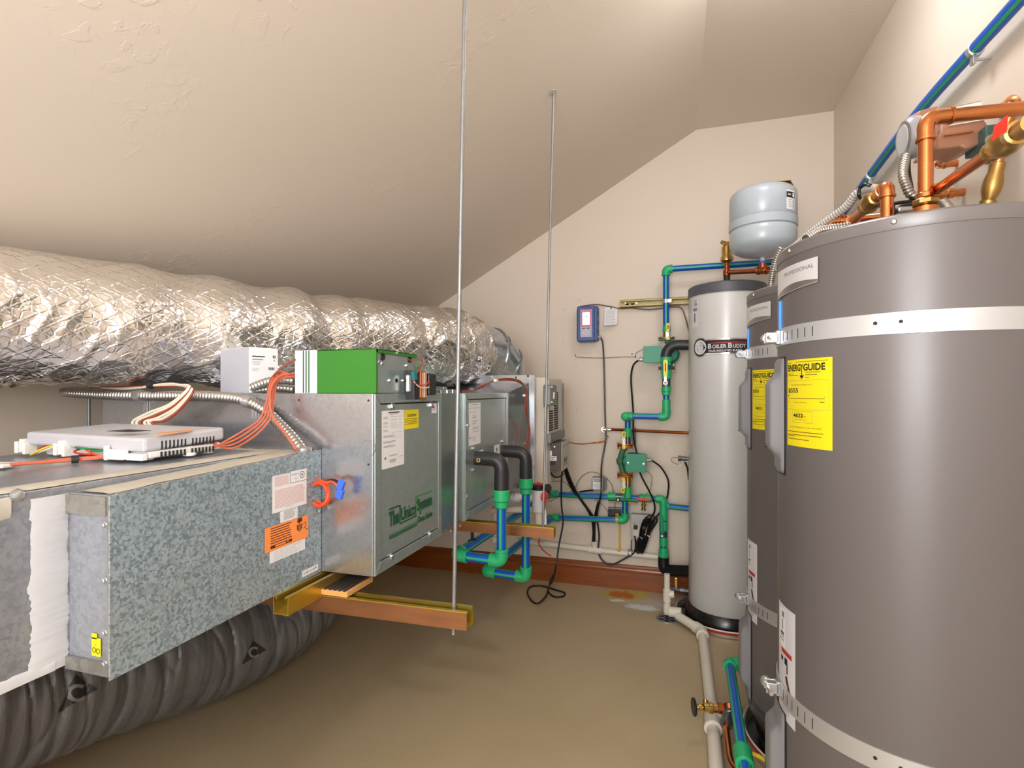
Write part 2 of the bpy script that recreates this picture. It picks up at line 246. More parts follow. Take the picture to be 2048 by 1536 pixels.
# ---------------------------------------------------------------- geometry
COL = sc.collection; ORG = {}
class MB:
    def __init__(s): s.v = []; s.f = []; s.m = []; s.sm = []; s.uv = None
    def add(s, vs, fs, mi=0, smooth=False):
        o = len(s.v); s.v += [tuple(x) for x in vs]
        for i, f in enumerate(fs):
            s.f.append(tuple(o+k for k in f)); s.m.append(mi[i] if isinstance(mi, list) else mi); s.sm.append(smooth)
        return s
    def box(s, a, b, mi=0):
        x0, y0, z0 = [min(a[i], b[i]) for i in range(3)]; x1, y1, z1 = [max(a[i], b[i]) for i in range(3)]
        return s.add([(x0,y0,z0),(x1,y0,z0),(x1,y1,z0),(x0,y1,z0),(x0,y0,z1),(x1,y0,z1),(x1,y1,z1),(x0,y1,z1)],
                     [(0,3,2,1),(4,5,6,7),(0,1,5,4),(1,2,6,5),(2,3,7,6),(3,0,4,7)], mi)
    def obox(s, c, x, y, z, mi=0):     # half-axis vectors
        c, x, y, z = Vector(c), Vector(x), Vector(y), Vector(z)
        vs = [c+sx*x+sy*y+sz*z for sz in (-1,1) for sy in (-1,1) for sx in (-1,1)]
        return s.add(vs, [(0,2,3,1),(4,5,7,6),(0,1,5,4),(1,3,7,5),(3,2,6,7),(2,0,4,6)], mi)
    def prism(s, poly, d, mi=0):       # poly: list of Vector, extruded by d
        n = len(poly); p = [Vector(q) for q in poly]; q = [a+Vector(d) for a in p]
        return s.add(p+q, [tuple(range(n))[::-1], tuple(range(n, 2*n))] + [(i, (i+1) % n, n+(i+1) % n, n+i) for i in range(n)], mi)
    def tube(s, pts, r, seg=14, mi=0, cap=True, stripes=None, up=None, uvs=False, smooth=True):
        pts = [Vector(p) for p in pts]; n = len(pts); R = r if isinstance(r, (list, tuple)) else [r]*n
        t0 = (pts[1]-pts[0]).normalized(); u = Vector(up) if up else (Vector((0,0,1)) if abs(t0.z) < .9 else Vector((0,-1,0)))
        u = (u - t0*u.dot(t0)).normalized(); vs = []; fs = []; ms = []; pt = t0
        for i in range(n):
            t = (pts[min(i+1, n-1)]-pts[max(i-1, 0)])
            t = t.normalized() if t.length > 1e-9 else pt
            ax = pt.cross(t)
            if ax.length > 1e-6: u = Matrix.Rotation(pt.angle(t), 3, ax.normalized()) @ u
            u = (u-t*u.dot(t)).normalized(); pt = t; w_ = t.cross(u)
            for k in range(seg):
                a = 2*PI*k/seg; vs.append(pts[i]+(u*math.cos(a)+w_*math.sin(a))*R[i])
        for i in range(n-1):
            for k in range(seg):
                k2 = (k+1) % seg; fs.append((i*seg+k, i*seg+k2, (i+1)*seg+k2, (i+1)*seg+k)); ms.append(stripes(k) if stripes else mi)
        s.add(vs, fs, ms, smooth)
        if cap:
            o = len(s.v)-len(vs)
            s.f.append(tuple(o+k for k in range(seg))[::-1]); s.m.append(mi); s.sm.append(False)
            s.f.append(tuple(o+(n-1)*seg+k for k in range(seg))); s.m.append(mi); s.sm.append(False)
        return s
    def lathe(s, prof, o, ax=(0,0,1), seg=32, mi=0, ref=None, cap=True):   # prof [(r,h)] ; mi int or list per ring
        o = Vector(o); ax = Vector(ax).normalized(); u = Vector(ref) if ref else (Vector((1,0,0)) if abs(ax.x) < .9 else Vector((0,0,1)))
        u = (u-ax*u.dot(ax)).normalized(); w_ = ax.cross(u); vs = []; fs = []; ms = []
        for r, h in prof:
            for k in range(seg):
                a = 2*PI*k/seg; vs.append(o+ax*h+(u*math.cos(a)+w_*math.sin(a))*max(r, 1e-5))
        for i in range(len(prof)-1):
            for k in range(seg):
                k2 = (k+1) % seg; fs.append((i*seg+k, i*seg+k2, (i+1)*seg+k2, (i+1)*seg+k)); ms.append(mi[i] if isinstance(mi, list) else mi)
        s.add(vs, fs, ms, True)
        for e, rev in ((0, True), (len(prof)-1, False)):
            if cap and prof[e][0] > 1e-4:
                b_ = len(s.v)-len(vs)+e*seg; f = tuple(b_+k for k in range(seg)); s.f.append(f[::-1] if rev else f)
                s.m.append((mi[min(e, len(mi)-1)] if isinstance(mi, list) else mi)); s.sm.append(False)
        return s
    def build(s, name, mats, parent=None, bevel=0, label=None, auto=40, bseg=2):
        org = ORG.get(parent.name, Vector((0,0,0))) if parent else Vector((0,0,0))
        me = bpy.data.meshes.new(name); me.from_pydata([tuple(Vector(x)-org) for x in s.v], [], s.f)
        if isinstance(mats, str): mats = [mats]
        for q in mats: me.materials.append(MAT[q])
        me.polygons.foreach_set('material_index', s.m); me.polygons.foreach_set('use_smooth', s.sm)
        if s.uv:
            l = me.uv_layers.new(name='UVMap')
            for lp in me.loops: l.data[lp.index].uv = s.uv[lp.vertex_index]
        me.update()
        if any(s.sm): me.set_sharp_from_angle(angle=math.radians(auto))
        o = bpy.data.objects.new(name, me); COL.objects.link(o)
        if parent: o.parent = parent
        ORG[o.name] = org
        if bevel:
            bm_ = o.modifiers.new('bevel', 'BEVEL'); bm_.width = bevel; bm_.segments = bseg; bm_.limit_method = 'ANGLE'; bm_.angle_limit = math.radians(40)
        if label: o['label'] = label
        return o
def thing(name, label, cat, loc=(0,0,0), group=None):
    o = bpy.data.objects.new(name, None); COL.objects.link(o); o.location = loc; o.empty_display_size = .05
    o['label'] = label; o['category'] = cat
    if group: o['group'] = group
    ORG[o.name] = Vector(loc); return o
def tag(o, label, cat, group=None):
    o['label'] = label; o['category'] = cat
    if group: o['group'] = group
    return o
def struct(o): o['kind'] = 'structure'; return o
def copy_tree(o, parent=None):
    c = o.copy(); COL.objects.link(c)
    if parent: c.parent = parent
    ORG[c.name] = ORG.get(o.name, Vector((0,0,0)))
    for ch in [x for x in bpy.data.objects if x.parent == o]: copy_tree(ch, c)
    return c
def fillet(pts, r, n=6):
    pts = [Vector(p) for p in pts]; out = [pts[0]]
    for i in range(1, len(pts)-1):
        a, b, c = pts[i-1], pts[i], pts[i+1]; d1 = (a-b); d2 = (c-b); q = min(r, d1.length*.49, d2.length*.49)
        p1 = b+d1.normalized()*q; p2 = b+d2.normalized()*q
        for k in range(n+1): t = k/n; out.append(p1*(1-t)**2+b*2*t*(1-t)+p2*t*t)
    out.append(pts[-1]); return out
def smooth(pts, n=8):
    pts = [Vector(p) for p in pts]; out = []
    for i in range(len(pts)-1):
        p0, p1, p2, p3 = pts[max(i-1, 0)], pts[i], pts[i+1], pts[min(i+2, len(pts)-1)]
        for k in range(n):
            t = k/n; out.append(.5*((2*p1)+(p2-p0)*t+(2*p0-5*p1+4*p2-p3)*t*t+(3*p1-p0-3*p2+p3)*t**3))
    out.append(pts[-1]); return out
def ring(c, ax, r0, r1, h, seg=20, mi=0): # short collar centred at c
    return [(r0, -h/2), (r1, -h/2), (r1, h/2), (r0, h/2)]
PPR = lambda k: 1 if (k % 6) in (0, 5) else 0      # 24 segments: four green stripes on blue
def pipe_run(root, pts, r, kind='ppr', ends=(0, 0), skip=(), names=('pipe', 'elbow'), up=None, bend=1.9):
    """straight pipes between corners, an elbow fitting at each corner"""
    pts = [Vector(p) for p in pts]; n = len(pts)
    K = {'ppr': (['ppr_blue', 'ppr_green'], 'ppr_green', 1.36), 'copper': (['copper'], 'copper', 1.13), 'copper_aged': (['copper_aged'], 'copper_aged', 1.13),
         'pvc': (['pvc_cream'], 'pvc_cream', 1.22), 'pvcw': (['pvc_white'], 'pvc_white', 1.22)}[kind]
    L = r*bend*1.35
    for i in range(n-1):
        a, b = pts[i], pts[i+1]; d = (b-a).normalized()
        a2 = a+d*(L*.75 if i > 0 else 0); b2 = b-d*(L*.75 if i < n-2 else 0)
        if (b2-a2).dot(d) > .004:
            m = MB(); m.tube([a2, b2], r, seg=24 if kind == 'ppr' else 16, stripes=PPR if kind == 'ppr' else None, up=up); m.build(names[0], K[0], root)
    for i in range(1, n-1):
        a, b, c = pts[i-1], pts[i], pts[i+1]; d1 = (a-b).normalized(); d2 = (c-b).normalized()
        if d1.angle(d2) > 3.05: continue
        m = MB(); p = fillet([b+d1*L, b, b+d2*L], r*bend*.95, 8)
        m.tube(p, r*K[2], seg=20)
        for e, d in ((b+d1*L, d1), (b+d2*L, d2)):
            m.lathe([(r*K[2]*1.0, -r*.55), (r*K[2]*(1.17 if kind[0] == 'c' else 1.07), -r*.45), (r*K[2]*(1.17 if kind[0] == 'c' else 1.07), -r*.1), (r*1.02, 0)], e, d, 20)
        m.build(names[1], [K[1]], root)
def collar(m, a, b, r, mi=0, seg=20, ch=.12):
    a, b = Vector(a), Vector(b); h = (b-a).length; q = r*ch
    m.lathe([(r-q, 0), (r, q), (r, h-q), (r-q, h)], a, (b-a), seg, mi)
def screw(parent, p, n_, r=.005, matn='steel'):
    m = MB(); n_ = Vector(n_).normalized()
    r *= 1.2; m.lathe([(r*1.5, 0), (r*1.5, r*.25), (r, r*.3), (r, r*1.1), (r*.6, r*1.3)], p, n_, 6); m.build('screw', [matn], parent)
# ---- printed sheets
TC = {}
def text_geo(s, bold=0):
    k = (s, bold)
    if k in TC: return TC[k]
    cu = bpy.data.curves.new('t', 'FONT'); cu.body = s; cu.size = 1; cu.offset = bold; cu.resolution_u = 3
    ob = bpy.data.objects.new('t', cu); COL.objects.link(ob); bpy.context.view_layer.update()
    me = bpy.data.meshes.new_from_object(ob.evaluated_get(bpy.context.evaluated_depsgraph_get()))
    vs = [v.co.copy() for v in me.vertices]; fs = [tuple(p.vertices) for p in me.polygons]
    bpy.data.objects.remove(ob); bpy.data.curves.remove(cu); bpy.data.meshes.remove(me)
    x0 = min(v.x for v in vs); x1 = max(v.x for v in vs); y0 = min(v.y for v in vs); y1 = max(v.y for v in vs)
    TC[k] = (vs, fs, x0, x1, y0, y1); return TC[k]
class Sheet(MB):
    """flat print laid on a surface; f(x, y, z) maps sheet millimetres-in-metres to the world"""
    def __init__(s, f, z=.0008): super().__init__(); s.f_ = f; s.z = z; s.mats = []
    def mi(s, m):
        if m not in s.mats: s.mats.append(m)
        return s.mats.index(m)
    def rect(s, x0, y0, x1, y1, m, lvl=0, nx=1, poly=None):
        z = s.z+lvl*.00035; vs = []
        nx = nx if nx > 1 else max(1, int(abs(x1-x0)/.012))
        for i in range(nx+1):
            x = x0+(x1-x0)*i/nx; vs += [s.f_(x, y0, z), s.f_(x, y1, z)]
        s.add(vs, [(2*i, 2*i+2, 2*i+3, 2*i+1) for i in range(nx)], s.mi(m)); return s
    def poly(s, pts, m, lvl=0):
        z = s.z+lvl*.00035; s.add([s.f_(x, y, z) for x, y in pts], [tuple(range(len(pts)))], s.mi(m)); return s
    def disc(s, x, y, r, m, lvl=0, n=24, r2=None):
        z = s.z+lvl*.00035
        if r2 is None: s.add([s.f_(x+r*math.cos(2*PI*k/n), y+r*math.sin(2*PI*k/n), z) for k in range(n)], [tuple(range(n))], s.mi(m))
        else:
            vs = [s.f_(x+q*math.cos(2*PI*k/n), y+q*math.sin(2*PI*k/n), z) for q in (r2, r) for k in range(n)]
            s.add(vs, [(k, (k+1) % n, n+(k+1) % n, n+k) for k in range(n)][::1], s.mi(m))
        return s
    def text(s, t, x, y, h, m='ink', w=None, lvl=2, bold=0, al='l', flip=False):
        vs, fs, x0, x1, y0, y1 = text_geo(t, bold); ky = h/(y1-y0); kx = (w/(x1-x0)) if w else ky; W = (x1-x0)*kx
        ox = x-(W/2 if al == 'c' else (W if al == 'r' else 0)); z = s.z+lvl*.00035; out = []
        for v in vs:
            a, b = (v.x-x0)*kx, (v.y-y0)*ky
            if flip: a, b = W-a, h-b
            out.append(s.f_(ox+a, y+b, z))
        s.add(out, fs, s.mi(m)); return s
    def lines(s, x0, x1, ytop, n, pitch, th, m='ink_grey', jag=.25, lvl=1, seed=1):
        rr = random.Random(seed)
        for i in range(n):
            y = ytop-i*pitch; s.rect(x0, y-th, x1-(x1-x0)*jag*rr.random(), y, m, lvl)
        return s
    def make(s, name, parent, label=None): return s.build(name, s.mats, parent, label=label)
def plane_map(o, x, y):
    o, x, y = Vector(o), Vector(x).normalized(), Vector(y).normalized(); n_ = x.cross(y)
    return lambda a, b, z: o+x*a+y*b+n_*z
CAMP = Vector((0, 0, H))
def drape(o, u0, v0, off=.003):   # lays a print on a curved surface: each print vertex is dropped on to the mesh
    from mathutils.bvhtree import BVHTree
    t = BVHTree.FromPolygons([v.co for v in o.data.vertices], [tuple(p.vertices) for p in o.data.polygons])
    def f(x, y, z):
        d = ray(u0+x, v0-y).normalized(); h = t.ray_cast(CAMP, d); p = h[0] if h[0] else CAMP+d*2; n_ = h[1] if h[1] else -d
        if n_.dot(d) > 0: n_ = -n_
        return p+n_*(off+z)
    return f
def cyl_map(cx, cy, R, a0, z0):   # a0 deg at x=0, arc increases counter-clockwise
    return lambda a, b, z: Vector((cx+(R+z)*math.cos(math.radians(a0)+a/R), cy+(R+z)*math.sin(math.radians(a0)+a/R), z0+b))
def cable(name, label, cat, pts, r, m, group=None, parent=None, seg=8, n=8):
    mb = MB(); mb.tube(smooth(pts, n), r, seg=seg); o = mb.build(name, [m], parent)
    if not parent: tag(o, label, cat, group)
    return o
def flex(name, pts, r, pitch, m, parent=None, depth=.24, seg=14):
    pitch *= 1.25
    P = smooth(pts, 24); L = [0]
    for i in range(1, len(P)): L.append(L[-1]+(P[i]-P[i-1]).length)
    tot = L[-1]; q = []; R = []; s_ = 0; j = 0; step = pitch/4; k = 0
    while s_ < tot:
        while j < len(L)-2 and L[j+1] < s_: j += 1
        t = (s_-L[j])/max(1e-9, L[j+1]-L[j]); q.append(P[j].lerp(P[j+1], t)); R.append(r*(1-depth*(0, .15, 1, .15)[k % 4])); s_ += step; k += 1
    mb = MB(); mb.tube(q, R, seg=seg); return mb.build(name, [m], parent, auto=80)
# ================================================================ the room
XL, XR, YB, YF, ZC, XC = -1.92, .806, 3.17, -2.2, 2.635, .12
SL = .578
zl = ZC+SL*(XL-XC)
m = MB(); m.box((XL-.1, YF-.1, -.08), (XR+.1, YB+.1, 0)); struct(m.build('floor', ['floor_paint']))
m = MB(); m.box((XL-.1, YB, 0), (XR+.1, YB+.1, ZC+.1)); struct(m.build('wall_back', ['wall_paint']))
m = MB(); m.box((XR, YF, 0), (XR+.1, YB, ZC+.1)); struct(m.build('wall_right', ['wall_paint']))
m = MB(); m.box((XL-.1, YF, 0), (XL, YB, zl+.1)); struct(m.build('wall_left', ['wall_paint']))
m = MB(); m.box((XL-.1, YF-.1, 0), (XR+.1, YF, ZC+.1)); struct(m.build('wall_front', ['wall_paint']))
m = MB()
m.prism([(XC, YF, ZC), (XR, YF, ZC), (XR, YF, ZC+.1), (XC-.03, YF, ZC+.1), (XL-.02, YF, zl+.1), (XL, YF, zl)], (0, YB-YF, 0))
struct(m.build('ceiling', ['ceiling_paint']))
def base(name, a, b, inward):
    a, b, n_ = Vector(a), Vector(b), Vector(inward)
    prof = [(0, 0), (.018, 0), (.018, .100), (.0125, .103), (.0125, .108), (.0155, .112), (.0125, .120), (.008, .122), (.008, .129), (.004, .137), (0, .141)]
    m = MB(); m.prism([a+n_*p+Vector((0,0,h)) for p, h in prof], b-a); return struct(m.build(name, ['baseboard_wood']))
base('baseboard_back', (XL, YB, 0), (XR, YB, 0), (0, -1, 0))
base('baseboard_left', (XL, YF, 0), (XL, YB-.016, 0), (1, 0, 0))
base('baseboard_right', (XR, YF, 0), (XR, YB-.016, 0), (-1, 0, 0))
for i, (x, y) in enumerate(LIGHTS):
    t = thing('ceiling_light', ['round flush ceiling light above the grey water heaters', 'round flush ceiling light behind the viewer'][i], 'ceiling light', (x, y, ZC))
    m = MB(); m.lathe([(.17, 0), (.17, -.03), (.155, -.035)], (x, y, ZC), (0, 0, 1), 40); m.build('light_base', ['lamp_base'], t)
    m = MB(); m.lathe([(.15, -.03), (.15, -.06), (.12, -.085), (.06, -.098), (0, -.1)], (x, y, ZC), (0, 0, 1), 40)
    g = m.build('globe', ['globe'], t); g.visible_shadow = True

# ================================================================ air handler (hung on struts)
AX, ZB, ZT, Y0, XA = -.7135, .693, 1.1475, 1.154, -1.63
ah = thing('air_handler', 'long galvanised air handler cabinet hung on struts under the silver duct', 'air handler', (-1.17, 1.8, ZB))
YM1, YM2, YM3 = 1.551, 1.745, 2.26
m = MB(); m.box((XA, Y0, ZB), (AX, YM1, ZT)); m.build('blower_cabinet', ['galv_bright', 'galv_cabinet'], ah, bevel=.0015)
m = MB(); m.box((XA, YM1+.0015, ZB), (AX-.0055, YM2-.0005, ZT-.0005)); m.build('filler_panel', ['galv_filler'], ah, bevel=.001)
m = MB(); m.box((XA, YM2+.001, ZB), (AX, YM3, ZT)); m.build('coil_cabinet', ['galv_cabinet'], ah, bevel=.0015)
def frame(y0, y1, z0, z1, bw, bt, bb, nm='panel_frame'):
    X = AX+.0005; X2 = AX+.0062; pieces = [
        [(y0, z0), (y0+bw, z0+bb), (y0+bw, z1-bt), (y0, z1)], [(y1, z0), (y1, z1), (y1-bw, z1-bt), (y1-bw, z0+bb)],
        [(y0, z1), (y0+bw, z1-bt), (y1-bw, z1-bt), (y1, z1)], [(y0, z0), (y1, z0), (y1-bw, z0+bb), (y0+bw, z0+bb)]]
    for p in pieces:
        c = Vector((sum(q[0] for q in p)/4, sum(q[1] for q in p)/4)); g = .0009
        pp = [(q[0]+math.copysign(.0009, c[0]-q[0]), q[1]+math.copysign(.0007, c[1]-q[1])) for q in p]
        m = MB(); m.prism([(X, a, b) for a, b in pp], (X2-X, 0, 0)); m.build(nm, ['galv_cabinet'], ah, bevel=.0012)
frame(Y0+.001, YM1-.001, ZB, ZT, .027, .026, .030)
frame(YM2+.002, YM3-.001, ZB, ZT, .030, .022, .030)
def panel(y0, y1, z0, z1, nm='access_panel'):
    m = MB(); m.box((AX+.0002, y0-.0022, z0-.0022), (AX+.0008, y1+.0022, z1+.0030)); m.build('panel_gap', ['dark_slot'], ah)
    m = MB(); m.box((AX+.0006, y0, z0), (AX+.0032, y1, z1)); return m.build(nm, ['galv_cabinet'], ah, bevel=.0008)
p1 = panel(Y0+.0305, YM1-.031, ZB+.0325, ZT-.0285); p2 = panel(YM2+.035, YM3-.034, ZB+.0325, ZT-.0245)
for u, v in ((783, 813), (861, 810), (781, 1115), (858, 1070)): screw(p1, PX(u, v, AX+.003), (1, 0, 0), .0058)
for u, v in ((934, 850), (946, 896), (1004, 882), (946, 939), (933, 992)): screw(p2, PX(u, v, AX+.003), (1, 0, 0), .0052)
for u, v in ((920, 1055), (901, 1065), (1006, 1006)): screw(ah, PX(u, v-3, AX+.002), (1, 0, 0), .0030)
def on_face(u, v, X=None, dx=.0034):   # sheet origin from its bottom-left pixel
    return PX(u, v, (AX if X is None else X)+dx)
def face_sheet(u0, vt, vb, u1, X=None, dx=.0034):   # left/right pixel columns; top/bottom pixels at the left side
    X = (AX if X is None else X)+dx; a = PX(u0, vb, X); b = PX(u0, vt, X); c = PX(u1, vb, X)
    return Sheet(plane_map(a, (0, 1, 0), (0, 0, 1)), .0003), c.y-a.y, b.z-a.z
s, W, Hh = face_sheet(763, 822, 940, 808)
s.rect(0, 0, W, Hh, 'paper')
s.rect(W*.28, Hh*.955, W*.78, Hh*.972, 'ink', 1); s.rect(W*.34, Hh*.93, W*.68, Hh*.938, 'ink_grey', 1)
for i, y in enumerate((.88, .86, .79, .77, .72, .66, .64, .56, .54, .46, .44, .385, .365)):
    s.rect(W*.07, Hh*y, W*(.25 if i < 7 else .6-.04*(i % 3)), Hh*(y+.007), 'ink_grey', 1)
for y in (.885, .83, .77, .735, .70, .61, .52): s.rect(W*.4, Hh*y, W*.68, Hh*(y+.006), 'ink_light', 1); s.rect(W*.75, Hh*y, W*.86, Hh*(y+.006), 'ink_light', 1)
s.rect(W*.11, Hh*.16, W*.19, Hh*.20, 'ink_grey', 1); s.lines(W*.33, W*.7, Hh*.22, 2, Hh*.016, Hh*.006); s.lines(W*.33, W*.65, Hh*.14, 4, Hh*.016, Hh*.006, seed=3); s.rect(W*.75, Hh*.16, W*.95, Hh*.166, 'ink_grey', 1)
s.make('spec_sheet', ah, 'tall white printed data sheet')
s, W, Hh = face_sheet(808.5, 820, 859, 837)
s.rect(0, 0, W, Hh, 'yellow_paper'); s.text('CAUTION', W*.5, Hh*.63, Hh*.14, 'ink', w=W*.62, al='c', bold=.02)
s.lines(W*.03, W*.95, Hh*.54, 4, Hh*.09, Hh*.022, 'ink_brown', .1); s.make('caution_label', ah, 'yellow caution label')
s, W, Hh = face_sheet(863, 808, 826.5, 873)
s.rect(0, 0, W, Hh, 'paper')
for k in range(5): s.rect(W*.15, Hh*(.3+.09*k), W*.85, Hh*(.345+.09*k), 'ink_pink', 1)
s.rect(W*.15, Hh*.54, W*.5, Hh*.78, 'ctrl_blue', 2); s.make('flag_sticker', ah, 'small white sticker with a stars and stripes flag')
s, W, Hh = face_sheet(937, 806.5, 892.5, 961)
s.rect(0, 0, W, Hh, 'paper'); s.rect(W*.2, Hh*.965, W*.8, Hh*.972, 'ink_grey', 1); s.rect(W*.28, Hh*.95, W*.72, Hh*.955, 'ink_grey', 1)
for y in (.88, .86, .785, .765): s.rect(W*.1, Hh*y, W*.2, Hh*(y+.008), 'ink_grey', 1)
for y in (.875, .78, .70, .66, .64, .57, .54, .50, .41, .37, .31): s.rect(W*.3, Hh*y, W*(.62+.2*((y*100) % 2)), Hh*(y+.008), 'ink_grey', 1)
s.rect(W*.1, Hh*.16, W*.18, Hh*.2, 'ink_grey', 1); s.lines(W*.3, W*.6, Hh*.2, 5, Hh*.025, Hh*.007, 'ink_light'); s.make('spec_sheet', ah, 'white printed data sheet on the coil panel')
for (a, b_, c_, d_) in ((988, 891, 911, 999), (954.5, 902, 909.5, 966)):
    s, W, Hh = face_sheet(a, b_, c_, d_); s.rect(0, 0, W, Hh, 'paper'); s.rect(W*.35, Hh*.3, W*.6, Hh*.7, 'ink_grey', 1); s.make('pipe_tag', ah, 'small white tag beside a pipe collar')
# printed name of the system on the access panel
s, W, Hh = face_sheet(778, 1013, 1080, 864)
g, gl = 'print_green', 'print_green_light'
th = Hh*.028
s.text('The', 0, Hh*.37, Hh*.46, g, w=W*.20, bold=.04); s.text('Unico', W*.25, Hh*.39, Hh*.42, g, w=W*.33, bold=.022); s.text('System', W*.62, Hh*.33, Hh*.54, g, w=W*.37, bold=.03)
s.rect(0, Hh*.88, W*.23, Hh*.88+th*1.6, g, 1); s.rect(W*.215, Hh*.36, W*.235, Hh*.90, g, 1); s.rect(W*.215, Hh*.31, W*.60, Hh*.31+th*1.5, g, 1)
s.rect(W*.585, Hh*.31, W*.602, Hh*.93, gl, 1); s.rect(W*.585, Hh*.93, W*1.0, Hh*.93+th*1.5, gl, 1)
for k in range(3): s.rect(0, Hh*(.055*k), W*.62, Hh*(.055*k)+th*1.2, gl if k == 2 else g, 1); 
s.text('Green Series', W*.63, Hh*.06, Hh*.21, g, w=W*.37, bold=.03); s.make('printed_name', ah, 'green printed name with stripes on the lower access panel')
# round knock-out on the near end and small holes
m = MB(); m.lathe([(.0196, -.0005), (.0203, .0006), (.021, -.0005)], PY(736, 896, Y0), (0, -1, 0), 28, cap=False); m.build('knockout_ring', ['galv_dull'], ah)
for u, v in ((598, 800), (737, 801), (737, 929)):
    m = MB(); m.lathe([(.0028, 0), (.0028, .0006)], PY(u, v, Y0), (0, -1, 0), 10); m.build('screw_hole', ['dark_slot'], ah)
# flared transition and flange plate beyond the coil
YP = 2.45
A = [(XA, YM3, ZB), (AX, YM3, ZB), (AX, YM3, ZT), (XA, YM3, ZT)]; Bq = [(XA-.05, YP-.002, ZB+.0), (-.655, YP-.002, ZB+.03), (-.665, YP-.002, 1.195), (XA-.05, YP-.002, 1.195)]
m = MB(); m.add(A+Bq, [(0, 4, 5, 1), (1, 5, 6, 2), (2, 6, 7, 3), (3, 7, 4, 0)]); m.build('duct_transition', ['galv_bright'], ah)
m = MB(); m.box((XA-.05, YP, ZB+.02), (-.637, YP+.012, 1.2345)); m.build('flange_plate', ['galv_bright'], ah, bevel=.001)
for u, v in ((939, 754), (1032, 755), (1056, 752)):
    m = MB(); m.lathe([(.005, 0), (.005, .0006)], PY(u, v, YP), (0, -1, 0), 10); m.build('screw_hole', ['dark_slot'], ah)
for u, v in ((1049, 791), (1049, 887), (1041, 974)): screw(ah, PX(u, v, -.66), (1, -.3, 0), .005)
# bracket hinge bits on top of the filler panel
m = MB(); a = PX(882, 787, AX-.03); m.box(a, a+V(-.05, .14, .014)); m.box(a+V(0, .02, .014), a+V(-.03, .05, .022)); m.build('top_bracket', ['galv_bright'], ah, bevel=.001)
m = MB(); m.lathe([(.004, 0), (.004, .012)], PX(905, 786, AX-.02), (0, 0, 1), 8); m.lathe([(.005, 0), (.005, .010)], PX(894, 786, AX-.02), (0, 0, 1), 8); m.build('bolt', ['steel'], ah)

# ================================================================ lower-left sheet metal plenum
PXf, PZt = -.97, 1.0
pl = thing('duct_plenum', 'low galvanised supply plenum in front of the air handler, mastic on its seams', 'duct', (-1.2, .7, ZB))
m = MB(); m.prism([(-1.56, .02, ZB), (PXf, .02, ZB), (PXf, .02, .992), (-1.56, .02, .992)], (0, Y0-.022, .006)); m.build('plenum_box', ['galv_plenum'], pl, bevel=.002)
m = MB(); BX = -.865
m.add([(PXf+.0005, .632, ZB+.002), (BX, .632, ZB+.002), (BX, 1.15, ZB+.004), (PXf+.0005, 1.15, ZB+.004), (PXf+.0005, .632, .982), (BX, .632, .982), (BX, 1.15, 1.002), (PXf+.0005, 1.15, 1.002)],
      [(0,3,2,1),(4,5,6,7),(0,1,5,4),(1,2,6,5),(2,3,7,6),(3,0,4,7)]); m.build('filter_box', ['galv_plenum'], pl, bevel=.001)
m = MB(); m.add([(BX, .622, ZB-.004), (BX, 1.152, ZB), (BX, 1.152, 1.004), (BX, .622, .984), (BX+.003, .622, ZB-.004), (BX+.003, 1.152, ZB), (BX+.003, 1.152, 1.004), (BX+.003, .622, .984)],
      [(0,1,2,3),(7,6,5,4),(0,4,5,1),(1,5,6,2),(2,6,7,3),(3,7,4,0)]); m.build('filter_door', ['galv_spangle'], pl, label='spangled galvanised door of the filter box')
m = MB(); m.box((BX-.012, .628, ZB), (BX-.001, .634, .983)); m.build('seam_strip', ['rust_seam'], pl, label='worn brown seam strip')
m = MB()
for k in range(17):
    t = (k+.5)/17; m.obox((BX-.004, .63+.52*t, .9846+.0195*t), (.0025, 0, 0), (0, .008, .0004), (0, 0, .0012))
m.build('lip_stitches', ['zinc'], pl)
for k, z in enumerate((.935, .845, .76, .71)):
    screw(pl, (BX-.018, .63, z), (0, -1, 0), .0035, 'zinc')
m = MB(); m.box((PXf+.001, .6255, .95), (BX-.012, .631, .981)); m.build('mastic_strip', ['galv_dull'], pl)
m = MB(); m.box((PXf+.001, .6255, ZB-.002), (BX-.006, .631, ZB+.018)); m.build('mastic_strip', ['galv_dull'], pl)
# ragged tape and mastic along the seams
def ragged(path_fn, n, w0, w1, th, nm, mt, seed):
    rr = random.Random(seed); m = MB(); vs = []; n *= 2
    for i in range(n+1):
        t = i/n; c, side, up_ = path_fn(t); a = w0*(1+.22*noise.noise(V(t*9, seed, 0))+.10*noise.noise(V(t*50, seed, 2))); b = w1*(1+.25*noise.noise(V(t*8, seed, 5))+.12*noise.noise(V(t*55, seed, 7)))
        vs += [c-side*a, c-side*a*.7+up_*th, c+side*b*.7+up_*th*(.7+.6*rr.random()), c+side*b]
    fs = []
    for i in range(n):
        for k in range(3): fs.append((4*i+k, 4*i+4+k, 4*i+5+k, 4*i+1+k))
    m.add(vs, fs, 0, True); return m.build(nm, [mt], pl)
ragged(lambda t: (V(PXf-.022, .05+1.08*t, .9935+.0055*t), V(1, 0, 0), V(0, 0, 1)), 90, .030, .020, .0035, 'mastic_seam', 'mastic', 3)
ragged(lambda t: (V(PXf+.05, .64+.50*t, .9832+.0187*t), V(1, 0, 0), V(0, 0, 1)), 50, .040, .03, .0015, 'mastic_seam', 'mastic', 4)
ragged(lambda t: (V(PXf+.0005, .605, ZB+.004+.285*t), V(0, 1, 0), V(1, 0, 0)), 46, .029, .0265, .0022, 'foil_tape', 'mastic_tape', 5)
ragged(lambda t: (V(PXf+.0005, .05+.56*t, ZB+.006), V(0, 0, 1), V(1, 0, 0)), 30, .004, .015, .003, 'mastic_seam', 'mastic_tape', 6)
